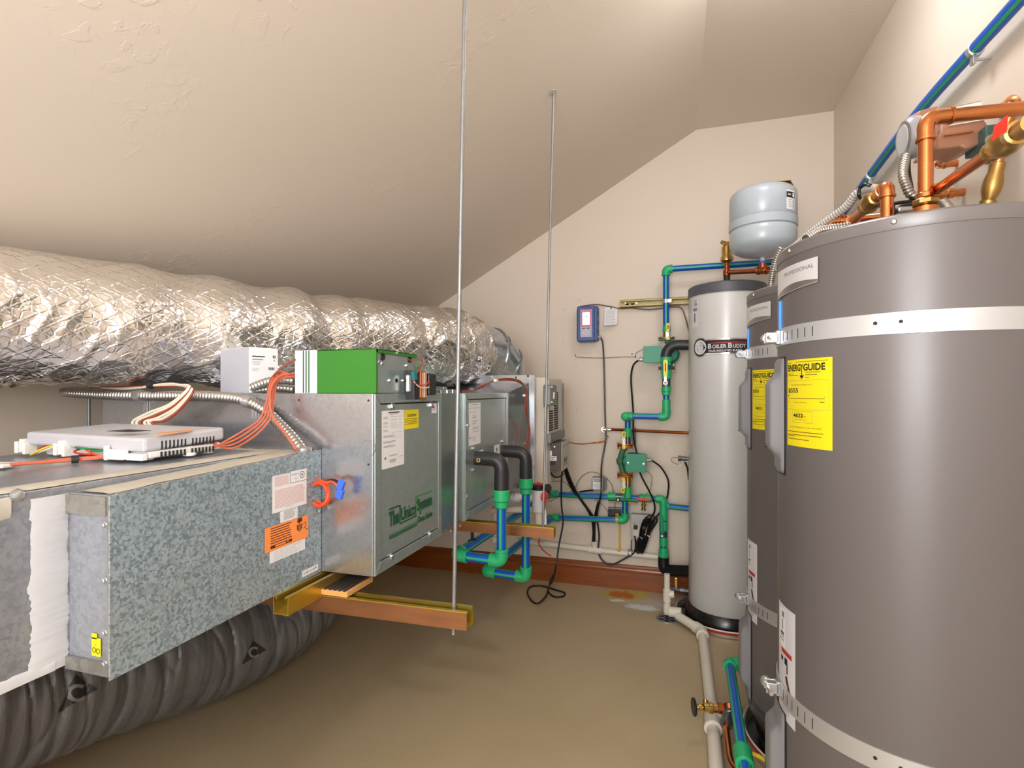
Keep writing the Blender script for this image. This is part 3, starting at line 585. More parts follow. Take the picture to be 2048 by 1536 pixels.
ragged(lambda t: (V(PXf+.0005, .05+.50*t, .978), V(0, 0, 1), V(1, 0, 0)), 40, .02, .012, .0025, 'mastic_seam', 'mastic', 8)
ragged(lambda t: (V(PXf+.02-.6*t, Y0-.014, .9985), V(0, 1, 0), V(0, 0, 1)), 30, .018, .010, .003, 'mastic_seam', 'mastic', 7)
screw(pl, PX(33, 990, PXf+.001), (1, 0, 0), .006, 'zinc')
s = Sheet(plane_map(PY(184, 1313, .6305), (1, 0, 0), (0, 0, 1)), .0006)
s.rect(0, .002, .0205, .032, 'yellow_paper'); s.rect(0, .03, .012, .039, 'yellow_paper'); s.disc(.006, .012, .0045, 'ink_brown', 1, 14, .0032); s.disc(.0145, .011, .0045, 'ink_brown', 1, 14, .0032); s.rect(.008, .02, .011, .021, 'ink_brown', 1)
s.make('yellow_sticker', pl, 'small yellow sticker with a handwritten number')
# stickers on the filter door (all upside down)
s, W, Hh = face_sheet(544, 953, 1028, 613, BX); 
s.rect(0, 0, W, Hh, 'paper'); s.lines(W*.07, W*.47, Hh*.96, 9, Hh*.030, Hh*.014, 'ink_pink', .05); s.lines(W*.07, W*.95, Hh*.60, 12, Hh*.042, Hh*.018, 'ink_pink', .08, seed=2); s.rect(W*.36, Hh*.07, W*.6, Hh*.085, 'ink_pink', 1)
s.rect(W*.5, Hh*.70, W*1.0, Hh*1.04, 'ink', 1); s.rect(W*.505, Hh*.712, W*.995, Hh*1.035, 'paper', 2); s.disc(W*.85, Hh*.88, Hh*.10, 'ink', 3, 20, Hh*.082); s.disc(W*.85, Hh*.88, Hh*.035, 'ink_grey', 3)
s.rect(W*.53, Hh*.93, W*.76, Hh*.945, 'ink_grey', 3); s.rect(W*.62, Hh*.88, W*.68, Hh*.89, 'ink_grey', 3); s.rect(W*.62, Hh*.80, W*.70, Hh*.815, 'ink_grey', 3)
s.make('warning_label', pl, 'white label with lines of pale red print, upside down')
s, W, Hh = face_sheet(560, 1024, 1047, 595, BX); s.rect(0, 0, W, Hh, 'paper'); s.lines(W*.2, W*.93, Hh*.93, 8, Hh*.10, Hh*.035, 'ink_grey', .3); s.make('rating_label', pl, 'small white rating label')
s, W, Hh = face_sheet(539, 1095, 1128, 610, BX); s.rect(0, 0, W, Hh, 'paper'); s.lines(W*.1, W*.9, Hh*.6, 5, Hh*.12, Hh*.025, 'ink_light', .3); s.make('notice_label', pl, 'plain white label under the orange one')
s, W, Hh = face_sheet(603.5, 1143, 1155.5, 636, BX); s.rect(0, 0, W, Hh, 'paper'); s.rect(W*.1, Hh*.48, W*.92, Hh*.54, 'ink', 1); s.rect(W*.32, Hh*.25, W*.34, Hh*.75, 'ink', 1); s.rect(W*.7, Hh*.3, W*.72, Hh*.75, 'ink', 1); s.rect(W*.8, Hh*.6, W*.88, Hh*.72, 'ink', 1); s.make('direction_label', pl, 'small white label with a black arrow')
X = BX+.0045; a = PX(529, 1108, X); c = PX(616, 1073.5, X); b_ = PX(529, 1058, X); W = c.y-a.y; Hh = b_.z-a.z; tilt = (c.z-a.z)/W
s = Sheet(plane_map(a, (0, 1, tilt), (0, -tilt, 1)), .0006)
s.rect(0, 0, W, Hh, 'orange_paper'); s.lines(W*.12, W*.6, Hh*.93, 6, Hh*.10, Hh*.035, 'ink_brown', .15); s.rect(W*.12, Hh*.29, W*.6, Hh*.33, 'ink_brown', 1)
s.rect(W*.12, Hh*.09, W*.6, Hh*.22, 'ink_brown', 1); s.rect(W*.22, Hh*.12, W*.45, Hh*.19, 'orange_paper', 2); s.disc(W*.5, Hh*.17, Hh*.04, 'orange_paper', 2)
s.poly([(W*.74, Hh*.98), (W*.84, Hh*.98), (W*.85, Hh*.80), (W*.72, Hh*.80)], 'ink_brown', 1); s.disc(W*.785, Hh*.78, Hh*.07, 'ink_brown', 1); s.disc(W*.785, Hh*.77, Hh*.035, 'orange_paper', 2)
for k in range(4): s.rect(W*(.715+.035*k), Hh*(.40 if k in (1, 2) else .47), W*(.738+.035*k), Hh*.70, 'ink_brown', 1)
pp = [(.86, .62), (.89, .72), (.93, .70), (.92, .58), (.90, .48), (.94, .40), (.975, .33)]
for (x0, y0), (x1, y1) in zip(pp, pp[1:]): s.poly([(W*x0, Hh*y0), (W*(x0+.014), Hh*(y0+.01)), (W*(x1+.014), Hh*(y1+.01)), (W*x1, Hh*y1)], 'ink_brown', 1)
s.make('hand_hazard_label', pl, 'orange label with a dark upside-down hand and belt symbol')
screw(pl, PX(633, 1024, BX+.003), (1, 0, 0), .0045)

# ================================================================ green control box on top
gb = thing('control_box', 'green and white electrical control box on top of the air handler', 'control box', (-.82, 1.27, ZT))
x0, x1, y0, y1, z0, z1 = -.948, -.707, 1.16, 1.378, ZT+.0005, 1.2595
m = MB(); m.box((x0, y0+.002, z0), (x1-.004, y1, z1-.003)); m.build('box_body', ['galv_cabinet'], gb, bevel=.001)
m = MB(); m.box((x0, y0, z0), (x1, y0+.002, z1)); m.box((x0, y0, z1-.003), (x1, y1, z1)); m.box((x1-.002, y0, z1-.010), (x1, y1, z1)); m.box((x1-.002, y0, z0), (x1, y0+.008, z1)); m.box((x1-.002, y1-.003, z0+.03), (x1, y1, z1))
m.build('green_cover', ['unico_green'], gb, bevel=.001, label='bright green sheet metal cover')
s = Sheet(plane_map((x0, y0, z0), (1, 0, 0), (0, 0, 1)), .0004); Hh = z1-z0
s.rect(0, 0, .068, Hh, 'unico_white')
for a in (.0245, .033, .0415): s.rect(a, .001, a+.0035, Hh-.001, 'print_green', 1)
s.make('striped_panel', gb, 'white end strip with three green stripes')
for u, v, r in ((765, 714, .0085), (819, 719, .0085)):
    m = MB(); p = PX(u, v, x1-.004); m.lathe([(r*.5, .001), (r*.6, .0015), (r, .003), (r*1.1, 0)], p, (1, 0, 0), 18); m.build('grommet', ['black_plastic'], gb)
m = MB(); m.lathe([(.0045, .0), (.0045, .001), (.006, .001), (.006, 0)], PX(793, 761, x1-.004), (1, 0, 0), 14); m.build('hole', ['dark_slot'], gb)
for u, v in ((779, 761), (806, 761), (757, 725), (764, 727), (813, 731)): screw(gb, PX(u, v, x1-.004), (1, 0, 0), .003)
screw(gb, (x1-.001, PX(794, 702, x1).y, z1-.004), (1, 0, .2), .003)
# transformer on bracket at the far side of the box
tr = thing('transformer', 'open-coil transformer with red and white leads beside the green control box', 'transformer', (-.70, 1.40, 1.13))
o = PX(828, 798, -.70)
m = MB(); m.box((-.712, 1.345, 1.1275), (-.685, 1.455, 1.1295)); m.build('bracket', ['galv_bright'], tr, bevel=.0005)
a = PX(822, 799, -.69); b_ = PX(833, 746, -.69); m = MB(); m.box((-.712, a.y, 1.13), (-.680, b_.y-.002, 1.21)); m.build('back_plate', ['black_plastic'], tr, bevel=.001)
a2 = PX(833, 799, -.69); b2 = PX(848, 744, -.69)
m = MB(); m.box((-.712, a2.y, 1.131), (-.682, b2.y, 1.212)); m.build('coil_core', ['transformer_core'], tr, bevel=.003, label='amber varnished coil core')
for k in range(4):
    yy = a2.y+(b2.y-a2.y)*(k+.5)/4; m = MB(); m.box((-.683, yy-.003, 1.136), (-.679, yy+.003, 1.207)); m.build('winding', ['tape_film' if k != 2 else 'unico_white'], tr, bevel=.001)
a3 = PX(849, 792, -.69); b3 = PX(863, 750, -.69)
m = MB(); m.box((-.712, a3.y, 1.142), (-.674, b3.y, 1.205)); m.build('terminal_block', ['black_plastic'], tr, bevel=.004)
for v in (765, 774): m = MB(); m.lathe([(.004, 0), (.004, .004), (.002, .005)], PX(856, v, -.674), (1, 0, 0), 10); m.build('terminal_screw', ['brass'], tr)
m = MB(); a = PX(829, 751, -.675); m.obox(a, (.004, 0, 0), (0, .009, .002), (0, -.003, .012)); m.build('connector', ['teal_cap'], tr, bevel=.001)
m = MB(); m.box((-.700, PX(811, 770, -.70).y, 1.152), (-.690, PX(821, 770, -.7).y, 1.198)); m.build('cover_flap', ['cast_white'], tr, bevel=.003)
for mt, pts in (('wire_red', [(827, 759), (832, 768), (842, 771), (852, 769), (858, 764)]), ('wire_cream', [(828, 763), (836, 772), (846, 776), (858, 775)])):
    cable('lead_wire', '', '', [PX(u, v, -.668) for u, v in pts], .0016, mt, parent=tr)
cable('lead_wire', '', '', [PX(819, 721, -.70), PX(834, 719, -.685), PX(845, 720, -.675), PX(846, 728, -.672), PX(838, 740, -.672), PX(832, 748, -.672)], .0018, 'wire_brown', parent=tr)

# ================================================================ white carton
cb = thing('carton', 'small white printed cardboard carton on top of the air handler', 'box', (-1.18, 1.27, ZT))
A = V(-1.135, 1.20, ZT+.001); d1 = V(-.93, .37, 0).normalized(); d2 = V(.37, .93, 0).normalized()
c = A+d1*.09+d2*.042; m = MB(); m.obox(c+V(0, 0, .064), d1*.09, d2*.042, (0, 0, .064)); m.build('carton_body', ['paper'], cb, bevel=.0012)
for k in (0, 1):
    m = MB(); m.obox(c+V(0, 0, .1285)+d2*(.021 if k else -.021), d1*.089, d2*.0205, (0, 0, .0006)); m.build('flap', ['paper'], cb)
s = Sheet(plane_map(A, tuple(d2), (0, 0, 1)), .0006)
s.rect(.009, .102, .045, .105, 'ink', 1); s.rect(.009, .094, .040, .096, 'ink_grey', 1); s.lines(.009, .036, .089, 3, .004, .0012, 'ink_light'); s.lines(.009, .030, .070, 3, .003, .001, 'ink_light')
s.rect(.068, .101, .076, .108, 'ink', 1); s.rect(.070, .103, .074, .106, 'paper', 2); s.disc(.072, .094, .003, 'ink_light', 1); 
for k in range(5): s.rect(.056+.0036*k, .066, .058+.0036*k, .074, 'ink', 1)
s.make('carton_print', cb, 'small black print on the narrow side')
s = Sheet(lambda x, y, z: A+d1*(.18-x)+V(0, 0, y)-d2*z, .0006); s.rect(0, 0, .18, .128, 'cardboard_grey'); s.make('side_panel', cb)

# ================================================================ zone controller on the plenum
zc = thing('zone_controller', 'light grey plastic zone controller with side vents lying on the plenum', 'controller', (-1.27, .96, 1.0))
P00, P10, P11, P01 = V(-1.47, .865, 1.0265), V(-1.085, .855, 1.021), V(-1.078, 1.06, 1.033), V(-1.47, 1.07, 1.036)
def quadslab(p, h, inset=0.):
    c = sum(p, Vector())/4; q = [a+(c-a).normalized()*inset for a in p]; mm = MB()
    mm.add([tuple(a) for a in q]+[tuple(a+V(0, 0, h)) for a in q], [(0,3,2,1),(4,5,6,7),(0,1,5,4),(1,2,6,5),(2,3,7,6),(3,0,4,7)]); return mm
quadslab([P00, P10, P11, P01], .030).build('cover', ['plastic_grey'], zc, bevel=.006)
low = [V(-1.44, .885, 1.006), V(-1.088, .868, 1.006), V(-1.082, 1.055, 1.010), V(-1.44, 1.06, 1.010)]
quadslab(low, .016).build('base_tray', ['paint_white'], zc, bevel=.004)
for i, (x, y) in enumerate(((-1.43, .90), (-1.115, .885), (-1.10, 1.03), (-1.43, 1.04), (-1.09, .97))):
    m = MB(); m.lathe([(.012, 0), (.014, .002), (.014, .007), (.010, .008)], (x, y, .9995+.002), (0, 0, 1), 16); m.build('foot', ['paint_white'], zc)
for x, dy in ((-1.475, -.006), (-1.335, -.012)):
    m = MB(); m.box((x-.022, .862+dy, 1.006), (x-.012, .885, 1.034)); m.box((x-.010, .865+dy, 1.008), (x+.004, .89, 1.040)); m.box((x+.006, .862+dy, 1.004), (x+.014, .885, 1.030)); m.build('cable_clamp', ['paint_white'], zc, bevel=.002)
m = MB(); m.box((-1.190, .845, 1.004), (-1.135, .86, 1.026)); m.lathe([(.006, 0), (.006, .032)], (-1.187, .850, 1.002), (0, 0, 1), 12); m.box((-1.135, .852, 1.003), (-1.088, .866, 1.018)); m.build('cable_clamp', ['paint_white'], zc, bevel=.002)
for k in range(15):
    y = .895+.0095*k
    if k == 7: continue
    for z, t in ((1.034, .009), (1.012, .007)):
        X = -1.0855+.0070*((y-.855)/.2)+(.0006 if z > 1.02 else -.0005); m = MB(); m.box((X-.0015, y-.0016, z-t), (X+.0008, y+.0016, z+t)); m.build('vent_slot', ['dark_slot'], zc)
m = MB(); p = PZ(256, 863, 1.0615); m.prism([PZ(214, 862.3, 1.0632), PZ(258, 864.5, 1.0612), PZ(303, 861.5, 1.063), PZ(258, 859, 1.0655)], (0, 0, .0006)); m.build('display_window', ['dark_slot'], zc, label='dark display window')
m = MB(); m.prism([PZ(310, 868.5, 1.0600), PZ(378, 862.5, 1.0607), PZ(386, 859.5, 1.0617), PZ(318, 865.5, 1.0606)], (0, 0, .0009)); m.build('orange_lettering', ['orange_paper'], zc, label='orange printed strip')
for i, (mt, pts) in enumerate((('wire_red', [(-1.45, .90, 1.022), (-1.42, .862, 1.018), (-1.39, .865, 1.026)]), ('wire_yellow', [(-1.455, .90, 1.018), (-1.42, .845, 1.006), (-1.385, .858, 1.024), (-1.38, .90, 1.026)]),
        ('wire_cream', [(-1.45, .90, 1.016), (-1.41, .85, 1.010), (-1.375, .87, 1.026)]), ('wire_green', [(-1.32, .90, 1.022), (-1.29, .855, 1.026), (-1.24, .868, 1.022), (-1.20, .86, 1.024)]),
        ('wire_green', [(-1.27, .90, 1.022), (-1.235, .853, 1.020), (-1.19, .88, 1.024)]), ('wire_red', [(-1.33, .90, 1.020), (-1.29, .852, 1.016), (-1.25, .862, 1.010)]),
        ('wire_orange_bright', [(-1.30, .88, 1.024), (-1.25, .856, 1.018), (-1.20, .850, 1.010), (-1.16, .87, 1.010)]))):
    cable('terminal_wire', '', '', pts, .0022, mt, parent=zc)
for k in range(5):
    cable('orange_cable', 'orange thermostat cable in the bundle running left along the plenum top', 'cable',
          [V(-1.17+.004*k, .875, 1.010), V(-1.205+.002*k, .845+.001*k, 1.006+.001*k), V(-1.25, .80+.004*k, 1.0035+.003*(k % 2)), V(-1.285, .66+.008*k, 1.0028+.003*((k+1) % 2)), V(-1.31, .45+.012*k, 1.003), V(-1.33, .2+.01*k, 1.003)], .0030, 'wire_orange', 'orange cables on the plenum top')
m = MB(); m.tube([(-1.232, .822, 1.006), (-1.238, .812, 1.006)], .0085, 14); tag(m.build('cable_tie', ['tape_black']), 'black tape wrap around the orange cables on the plenum', 'cable tie')
m = MB(); p = PZ(15, 936, 1.0); m.obox(p+V(-.05, 0, .004), (.045, .01, 0), (-.006, .02, 0), (0, 0, .004)); tag(m.build('paper_pad', ['paint_white'], bevel=.003), 'white pad lying on the plenum top at the left edge', 'pad')
# ================================================================ big flexible ducts
def duct(name, ctrl, rad, mt, nseg, ncirc, disp, per=30):
    P = smooth(ctrl, per); L = [0.0]
    for i in range(1, len(P)): L.append(L[-1]+(P[i]-P[i-1]).length)
    tot = L[-1]; vs = []; fs = []; uv = []; pt = None; u = Vector((0, 0, 1)); j = 0
    for i in range(nseg+1):
        s_ = tot*i/nseg
        while j < len(L)-2 and L[j+1] < s_: j += 1
        t = (s_-L[j])/max(1e-9, L[j+1]-L[j]); c = P[j].lerp(P[j+1], t)
        k0, k1 = max(0, j-3), min(len(P)-1, j+4); tg = (P[k1]-P[k0]).normalized()
        u = (u-tg*u.dot(tg)).normalized(); w_ = tg.cross(u)
        for k in range(ncirc):
            a = 2*PI*k/ncirc; d = u*math.cos(a)+w_*math.sin(a); r = rad(s_/tot)
            vs.append(c+d*(r+disp(s_, a, c+d*r, s_/tot))); uv.append((s_, a/(2*PI)))
    for i in range(nseg):
        for k in range(ncirc):
            k2 = (k+1) % ncirc; fs.append((i*ncirc+k, i*ncirc+k2, (i+1)*ncirc+k2, (i+1)*ncirc+k))
    m = MB(); m.add(vs, fs, 0, True); m.uv = uv; return m
def N(p, s): return noise.noise(Vector(p)*s)
def sil(s_, a, p, t):
    q = Vector((p.x*1.0, p.y*1.0, p.z))
    big = .007*N(q, 3.0) + .008*math.sin(s_*26+1.2*math.sin(a*1.0)+2*N(q, 2))*max(0, .35+.65*math.sin(s_*4+.6))
    cr = 1-abs(N(q*1.0+Vector((3, 1, 7)), 11))*2; cr2 = 1-abs(N(q+Vector((9, 2, 1)), 26))*2
    lower = .5-.5*math.cos(a)         # crumples grow towards the underside
    amp = .0018+.0065*lower
    if t > .78: amp += .012*(t-.78)/.22
    if t < .42: amp += .004*lower
    return big+amp*(cr**3)+.35*amp*cr2**3
def silr(t):
    r = .172
    for c, w_, d in ((.69, .015, .012), (.745, .012, .010), (.84, .015, .013)): r -= d*math.exp(-((t-c)/w_)**2)
    if t > .93: r -= .035*((t-.93)/.07)**2
    return r
sd = duct('silver_duct', [V(-1.70, -.30, 1.26), V(-1.71, .25, 1.30), V(-1.67, .75, 1.338), V(-1.53, 1.18, 1.350), V(-1.29, 1.68, 1.352), V(-1.08, 2.13, 1.362), V(-1.01, 2.34, 1.368), V(-.985, 2.50, 1.362)],
          silr, 'foil', 720, 150, sil)
tag(sd.build('silver_duct', ['foil'], auto=70), 'big crinkled silver foil duct running along the top of the air handler', 'duct')
# tie and gathered seam near the left edge
# metal elbow the duct drops into
me_ = thing('duct_elbow', 'round galvanised metal duct elbow at the far end of the silver duct', 'duct', (-.80, 2.68, 1.2))
m = MB()
E0, E1, E2, E3 = V(-.975, 2.50, 1.372), V(-.92, 2.61, 1.350), V(-.89, 2.68, 1.285), V(-.89, 2.69, 1.224)
for a, b_ in ((E0, E1), (E1, E2), (E2, E3)):
    m = MB(); d = (b_-a).normalized(); m.tube([a-d*.012, b_+d*.012], .135, 40); 
    m.lathe([(.135, -.004), (.142, -.003), (.142, .003), (.135, .004)], b_, d, 40); m.build('gore', ['galv_duct'], me_)
# dark flexible duct under the plenum
def drk(s_, a, p, t):
    rib = .0022*math.cos(s_*2*PI/.06+.6*math.sin(a)+8*N(p, 2.0))
    f = 1-abs(N(Vector((p.x*.7, p.y*3.4, p.z*.5))+Vector((4, 4, 2)), 4.5))*2; g = 1-abs(N(Vector((p.x*.9, p.y*3.6, p.z*.7))+Vector((1, 7, 2)), 11))*2
    return .010*N(p, 3.2)+rib-.009*max(0, f)**8-.002*max(0, g)**6
dd = duct('dark_duct', [V(-1.705, -.4, .35), V(-1.705, .2, .35), V(-1.705, .85, .35), V(-1.64, 1.30, .285), V(-1.56, 1.62, .245), V(-1.50, 1.88, .30), V(-1.48, 2.04, .46), V(-1.48, 2.08, .70)], lambda t: .188, 'dark_jacket', 520, 120, drk)
ddo = dd.build('dark_duct', ['dark_jacket'], auto=70); tag(ddo, 'dark grey insulated flexible duct sagging under the plenum', 'duct')
mat('duct_print_dark', (40, 39, 40), .4); mat('duct_print_light', (128, 126, 124), .4)
for (u, v, k) in ((150, 1392, 1.0), (505, 1308, .62)):
    s = Sheet(drape(ddo, u, v), 0); n = 8
    pts = [(0, 42*k), (44*k, 14*k), (-36*k, -34*k)]
    for i in range(n):
        for j in range(n):
            def q(a, b_): a, b_ = a/n, b_/n; return (pts[0][0]*(1-a)+(pts[1][0]*(1-b_)+pts[2][0]*b_)*a, pts[0][1]*(1-a)+(pts[1][1]*(1-b_)+pts[2][1]*b_)*a)
            s.poly([q(i, j), q(i+1, j), q(i+1, j+1), q(i, j+1)] if i else [q(0, j), q(1, j), q(1, j+1)], 'duct_print_dark')
    for i in range(20):
        a0, a1 = math.radians(50+14*i), math.radians(64+14*i); c0 = (4*k, 6*k)
        s.poly([(c0[0]+r*k*math.cos(a), c0[1]+r*.9*k*math.sin(a)) for r, a in ((12, a0), (20, a0), (20, a1), (12, a1))], 'duct_print_light', 2)
    s.make('round_mark', ddo, 'dark triangle print with a grey letter C')

# ================================================================ conduits and wires round the air handler
YN = Y0-.016
fc = thing('flexible_conduit', 'long ribbed metal conduit clamped across the cabinet end and curving down', 'conduit', tuple(PY(400, 795, YN)))
flex('flexible_hose', [V(-1.80, 1.30, 1.155), PY(130, 784, YN+.02), PY(200, 789, YN), PY(290, 792, YN), PY(400, 792, YN), PY(478, 798, YN), PY(525, 818, YN-.004), PY(560, 850, YN-.012), PY(588, 880, YN-.022), PY(606, 905, YN-.03)], .0145, .0085, 'conduit', fc)
for u, v in ((280, 792), (497, 803)):
    p = PY(u, v, YN); m = MB(); m.tube([p+V(-.011, 0, .001), p+V(.011, 0, -.003 if u > 400 else 0)], .0168, 16); q = PY(u+12, v+24, Y0-.0015); m.box(q+V(-.008, 0, -.012), q+V(.008, -.002, .022)); m.lathe([(.005, 0), (.004, .003)], q+V(0, -.002, -.004), (0, -1, 0), 12); m.build('strap_clamp', ['zinc'], fc)
m = MB(); p = PY(608, 902, YN-.03); m.lathe([(.017, 0), (.019, .004), (.019, .012), (.015, .014)], V(p.x, p.y, 1.0005), (0, 0, 1), 20); m.build('connector', ['zinc'], fc)
for i, pts in enumerate(([(592, 762), (566, 760), (535, 764), (504, 775)], [(592, 779), (560, 775), (530, 778), (508, 781)])):
    o = flex('conduit_stub', [PY(u, v, 1.19+.03*i) for u, v in pts], .0125, .0085, 'conduit'); tag(o, ['short ribbed conduit stub, upper of two beside the green control box', 'short ribbed conduit stub, lower of two beside the green control box'][i], 'conduit')
for k in range(4):
    d = .0045*k
    cable('thermostat_wire', 'orange-brown thermostat wire hanging from the green control box to the zone controller', 'wire',
          [V(-.95, 1.18, 1.19+.006*k), PY(560+2*k, 744+4*k, 1.165), PY(541+4*k, 768, 1.12+d), PY(532+5*k, 808, 1.10+d), PY(518+7*k, 840, 1.09), PY(486+7*k, 862+4*k, 1.08), PY(462, 876+7*k, 1.07), V(-1.085, 1.03, 1.012+.005*k)], .0025, 'wire_orange', 'thermostat wires from the green box')
for k in range(3):
    cable('thermostat_wire', ['thermostat wire arching out of the green box left side', 'thermostat wire dropping along the ribbed conduit to the plenum', 'thermostat wire dropping beside the ribbed conduit into the plenum seam'][k], 'wire',
          [[PY(591, 719, 1.158), PY(560, 738, 1.15), PY(540, 762, 1.13), PY(536, 790, 1.12)], [V(-.95, 1.18, 1.195), PY(556, 760, 1.13), PY(540, 790, 1.10), PY(546, 835, 1.095), PY(572, 868, 1.09), PY(596, 902, 1.085)],
           [V(-.95, 1.18, 1.20), PY(560, 752, 1.13), PY(541, 780, 1.098), PY(543, 826, 1.09), PY(566, 860, 1.083), PY(592, 899, 1.08)]][k], .0024, 'wire_orange' if k else 'wire_brown')
for k in range(6):
    mt = 'wire_brown' if k in (2, 5) else 'wire_cream'
    cable('sensor_cable', ('brown' if k in (2, 5) else 'cream')+' cable in the bundle running from under the silver duct to the zone controller', 'cable',
          [PY(180, 772+1.5*(k % 3), 1.2), PY(250, 778-2*(k % 3), 1.16), PY(330+2*k, 768+2*(k % 3), 1.12), PY(360+3*k, 770+k, 1.10), PY(378+1.5*k, 775+2*k, 1.085), PY(340+4*k, 808+2.2*k, 1.08), PY(296+7*k, 826+3*k, 1.075), PY(265+8*k, 846, 1.07), V(-1.33+.02*k, 1.055, 1.035)], .0034, mt, 'cream sensor cables over the conduit')
m = MB(); p = PY(301, 772, 1.125); m.tube([p+V(-.005, 0, .0), p+V(.005, 0, 0)], .0095, 14); tag(m.build('cable_tie', ['tape_black']), 'black tie around the cream sensor cables under the duct', 'cable tie')
# orange coil of spare wire with blue clips
cw = thing('wire_coil', 'coil of bright orange wire with blue clips at the filter box corner', 'wire', tuple(PY(652, 985, 1.13)))
c = PY(639, 988, 1.128); m = MB(); pts = []
for k in range(61): a = 2*PI*k/20; pts.append(c+V(.024*math.cos(a)*(.86+.06*(k/20)), .010*math.sin(a*.5)+.004, .030*math.sin(a)*(.92+.03*(k/20))))
m.tube(pts, .0042, 8); m.build('orange_wire', ['wire_orange_bright'], cw)
cable('wire_tail', '', '', [PY(637, 958, 1.12), PY(648, 966, 1.115), PY(665, 963, 1.12), PY(676, 974, 1.12), PY(679, 984, 1.12)], .0036, 'wire_orange_bright', parent=cw)
cable('wire_tail', '', '', [PY(650, 966, 1.12), PY(664, 960, 1.12), PY(682, 966, 1.12)], .0030, 'black_cable', parent=cw)
for u, v in ((682, 970), (680, 988)): m = MB(); p = PY(u, v, 1.118); m.obox(p, (.008, 0, -.003), (0, .006, 0), (.004, 0, .011)); m.build('blue_clip', ['blue_clip'], cw, bevel=.002)
# red wires on the transition
for k in range(3):
    cable('control_wire', 'brown-red control wire looping over the coil transition to the flange plate', 'wire',
          [PX(925, 782+2*k, AX-.03), PX(945, 781, AX-.03), PX(965, 775-2*k, AX-.02), PX(990, 760+k, -.70), PX(1022, 757+2*k, -.675), PX(1043, 764+2*k, -.655), PX(1052+k, 785, -.645), PX(1054-2*k, 820, -.645), PX(1056+2*k, 860, -.645), PX(1050+3*k, 900, -.648)], .0022, 'wire_brown', 'red control wires over the coil')
for u, v in ((992, 761), (1049, 791)):
    m = MB(); p = PX(u, v, -.652); m.obox(p, (.006, 0, 0), (0, .012, 0), (0, 0, .005)); tag(m.build('wire_clip', ['paint_white'], bevel=.001), ['white plastic wire clip on top of the coil transition', 'white plastic wire clip on the flared duct side'][0 if u < 1000 else 1], 'clip')

# ================================================================ struts, rods, pads
def channel(name, a, b, label, w=.0413, h=.0413, openup=True, mt=('yellow_zinc', 'yellow_zinc')):
    """C channel from a to b (points on the centre of the underside), slot side up"""
    a, b = Vector(a), Vector(b); d = (b-a).normalized(); up = V(0, 0, 1) if openup else V(0, -1, 0); sd_ = d.cross(up).normalized(); t = .0025
    prof = [(-w/2, 0), (w/2, 0), (w/2, h), (w/2-.0095, h), (w/2-.0095, h-.007), (w/2-.0095+t, h-.007), (w/2-.0095+t, h-t), (w/2-t, h-t), (w/2-t, t), (-w/2+t, t), (-w/2+t, h-t),
            (-w/2+.0095-t, h-t), (-w/2+.0095-t, h-.007), (-w/2+.0095, h-.007), (-w/2+.0095, h), (-w/2, h)]
    root = thing(name, label, 'strut', tuple(a)); m = MB(); m.prism([a+sd_*x+up*y for x, y in prof], b-a); m.build('channel_body', ['yellow_zinc'], root)
    if mt[0] != 'yellow_zinc':
        for q in (-1, 1):
            m = MB(); c_ = (a+b)/2+sd_*q*(w/2+.0003)+up*(h/2-.001); m.obox(c_, (b-a)/2, sd_*.0004, up*(h/2-.0015)); m.build('side_web', [mt[0]], root)
    return root, d, sd_, up
zs1 = .615
r1, d, sd1, up1 = channel('strut_channel', (-1.80, 1.116, zs1-.006), (-.445, 1.128, zs1), 'orange-bronze strut channel hanging from the near threaded rod', mt=('zinc_orange', 0))
r2, *_ = channel('strut_channel', (-1.80, 2.005, .590), (-.44, 2.005, .590), 'bronze strut channel hanging from the far threaded rod', mt=('zinc_orange', 0))
r3, *_ = channel('strut_channel', (-.8435, .985, .651), (-.8435, 1.95, .6415), 'yellow strut channel lying under the cabinet edge, pointing at the viewer')
r4, *_ = channel('strut_channel', (-1.50, 1.05, .651), (-1.50, 1.95, .6415), 'yellow strut channel lying under the far side of the cabinet')
rods = []
def rod(top, bot, label, r=.0050, nut=None):
    root = thing('threaded_rod', label, 'rod', tuple(bot)); m = MB(); L = (Vector(top)-Vector(bot)).length; n_ = int(L/.004); pts = []; R = []
    for k in range(n_*2+1): t = k/(n_*2); pts.append(Vector(bot).lerp(Vector(top), t)); R.append(r if k % 2 == 0 else r*.86)
    m.tube(pts, R, 10); m.build('rod_shaft', ['rod_metal'], root, auto=80)
    if nut is not None:
        p = Vector(bot).lerp(Vector(top), nut/L); m = MB(); m.lathe([(.0105, 0), (.0105, .008)], p, (0, 0, 1), 6); m.lathe([(.018, -.0015), (.018, 0)], p, (0, 0, 1), 20); m.build('nut', ['steel'], root)
        m = MB(); q = Vector(bot).lerp(Vector(top), (nut+.046)/L); m.lathe([(.0105, .002), (.0105, .010)], q, (0, 0, 1), 6); m.lathe([(.018, 0), (.018, .002)], q, (0, 0, 1), 20); m.build('nut', ['steel'], root)
    return root
d_at = lambda X, Y: -X*_s+Y*_c
tb = PY(907, 1268, 1.128); tt = V(-.452, 1.126, ZC+SL*(-.452-XC)+.01)
rod(tt, tb, 'near galvanised threaded rod from the sloped ceiling to the bronze strut')
tb2 = PY(1085.5, 1075, 2.005); rod(V(-.444, 2.0, ZC+SL*(-.444-XC)+.01), tb2, 'far threaded rod from a patch in the sloped ceiling to the strut')
rod(V(-1.84, 1.26, ZC+SL*(-1.84-XC)), V(-1.84, 1.26, .58), 'short visible threaded rod left of the air handler under the silver duct')
m = MB(); p = V(-.444, 2.0, ZC+SL*(-.444-XC)); 
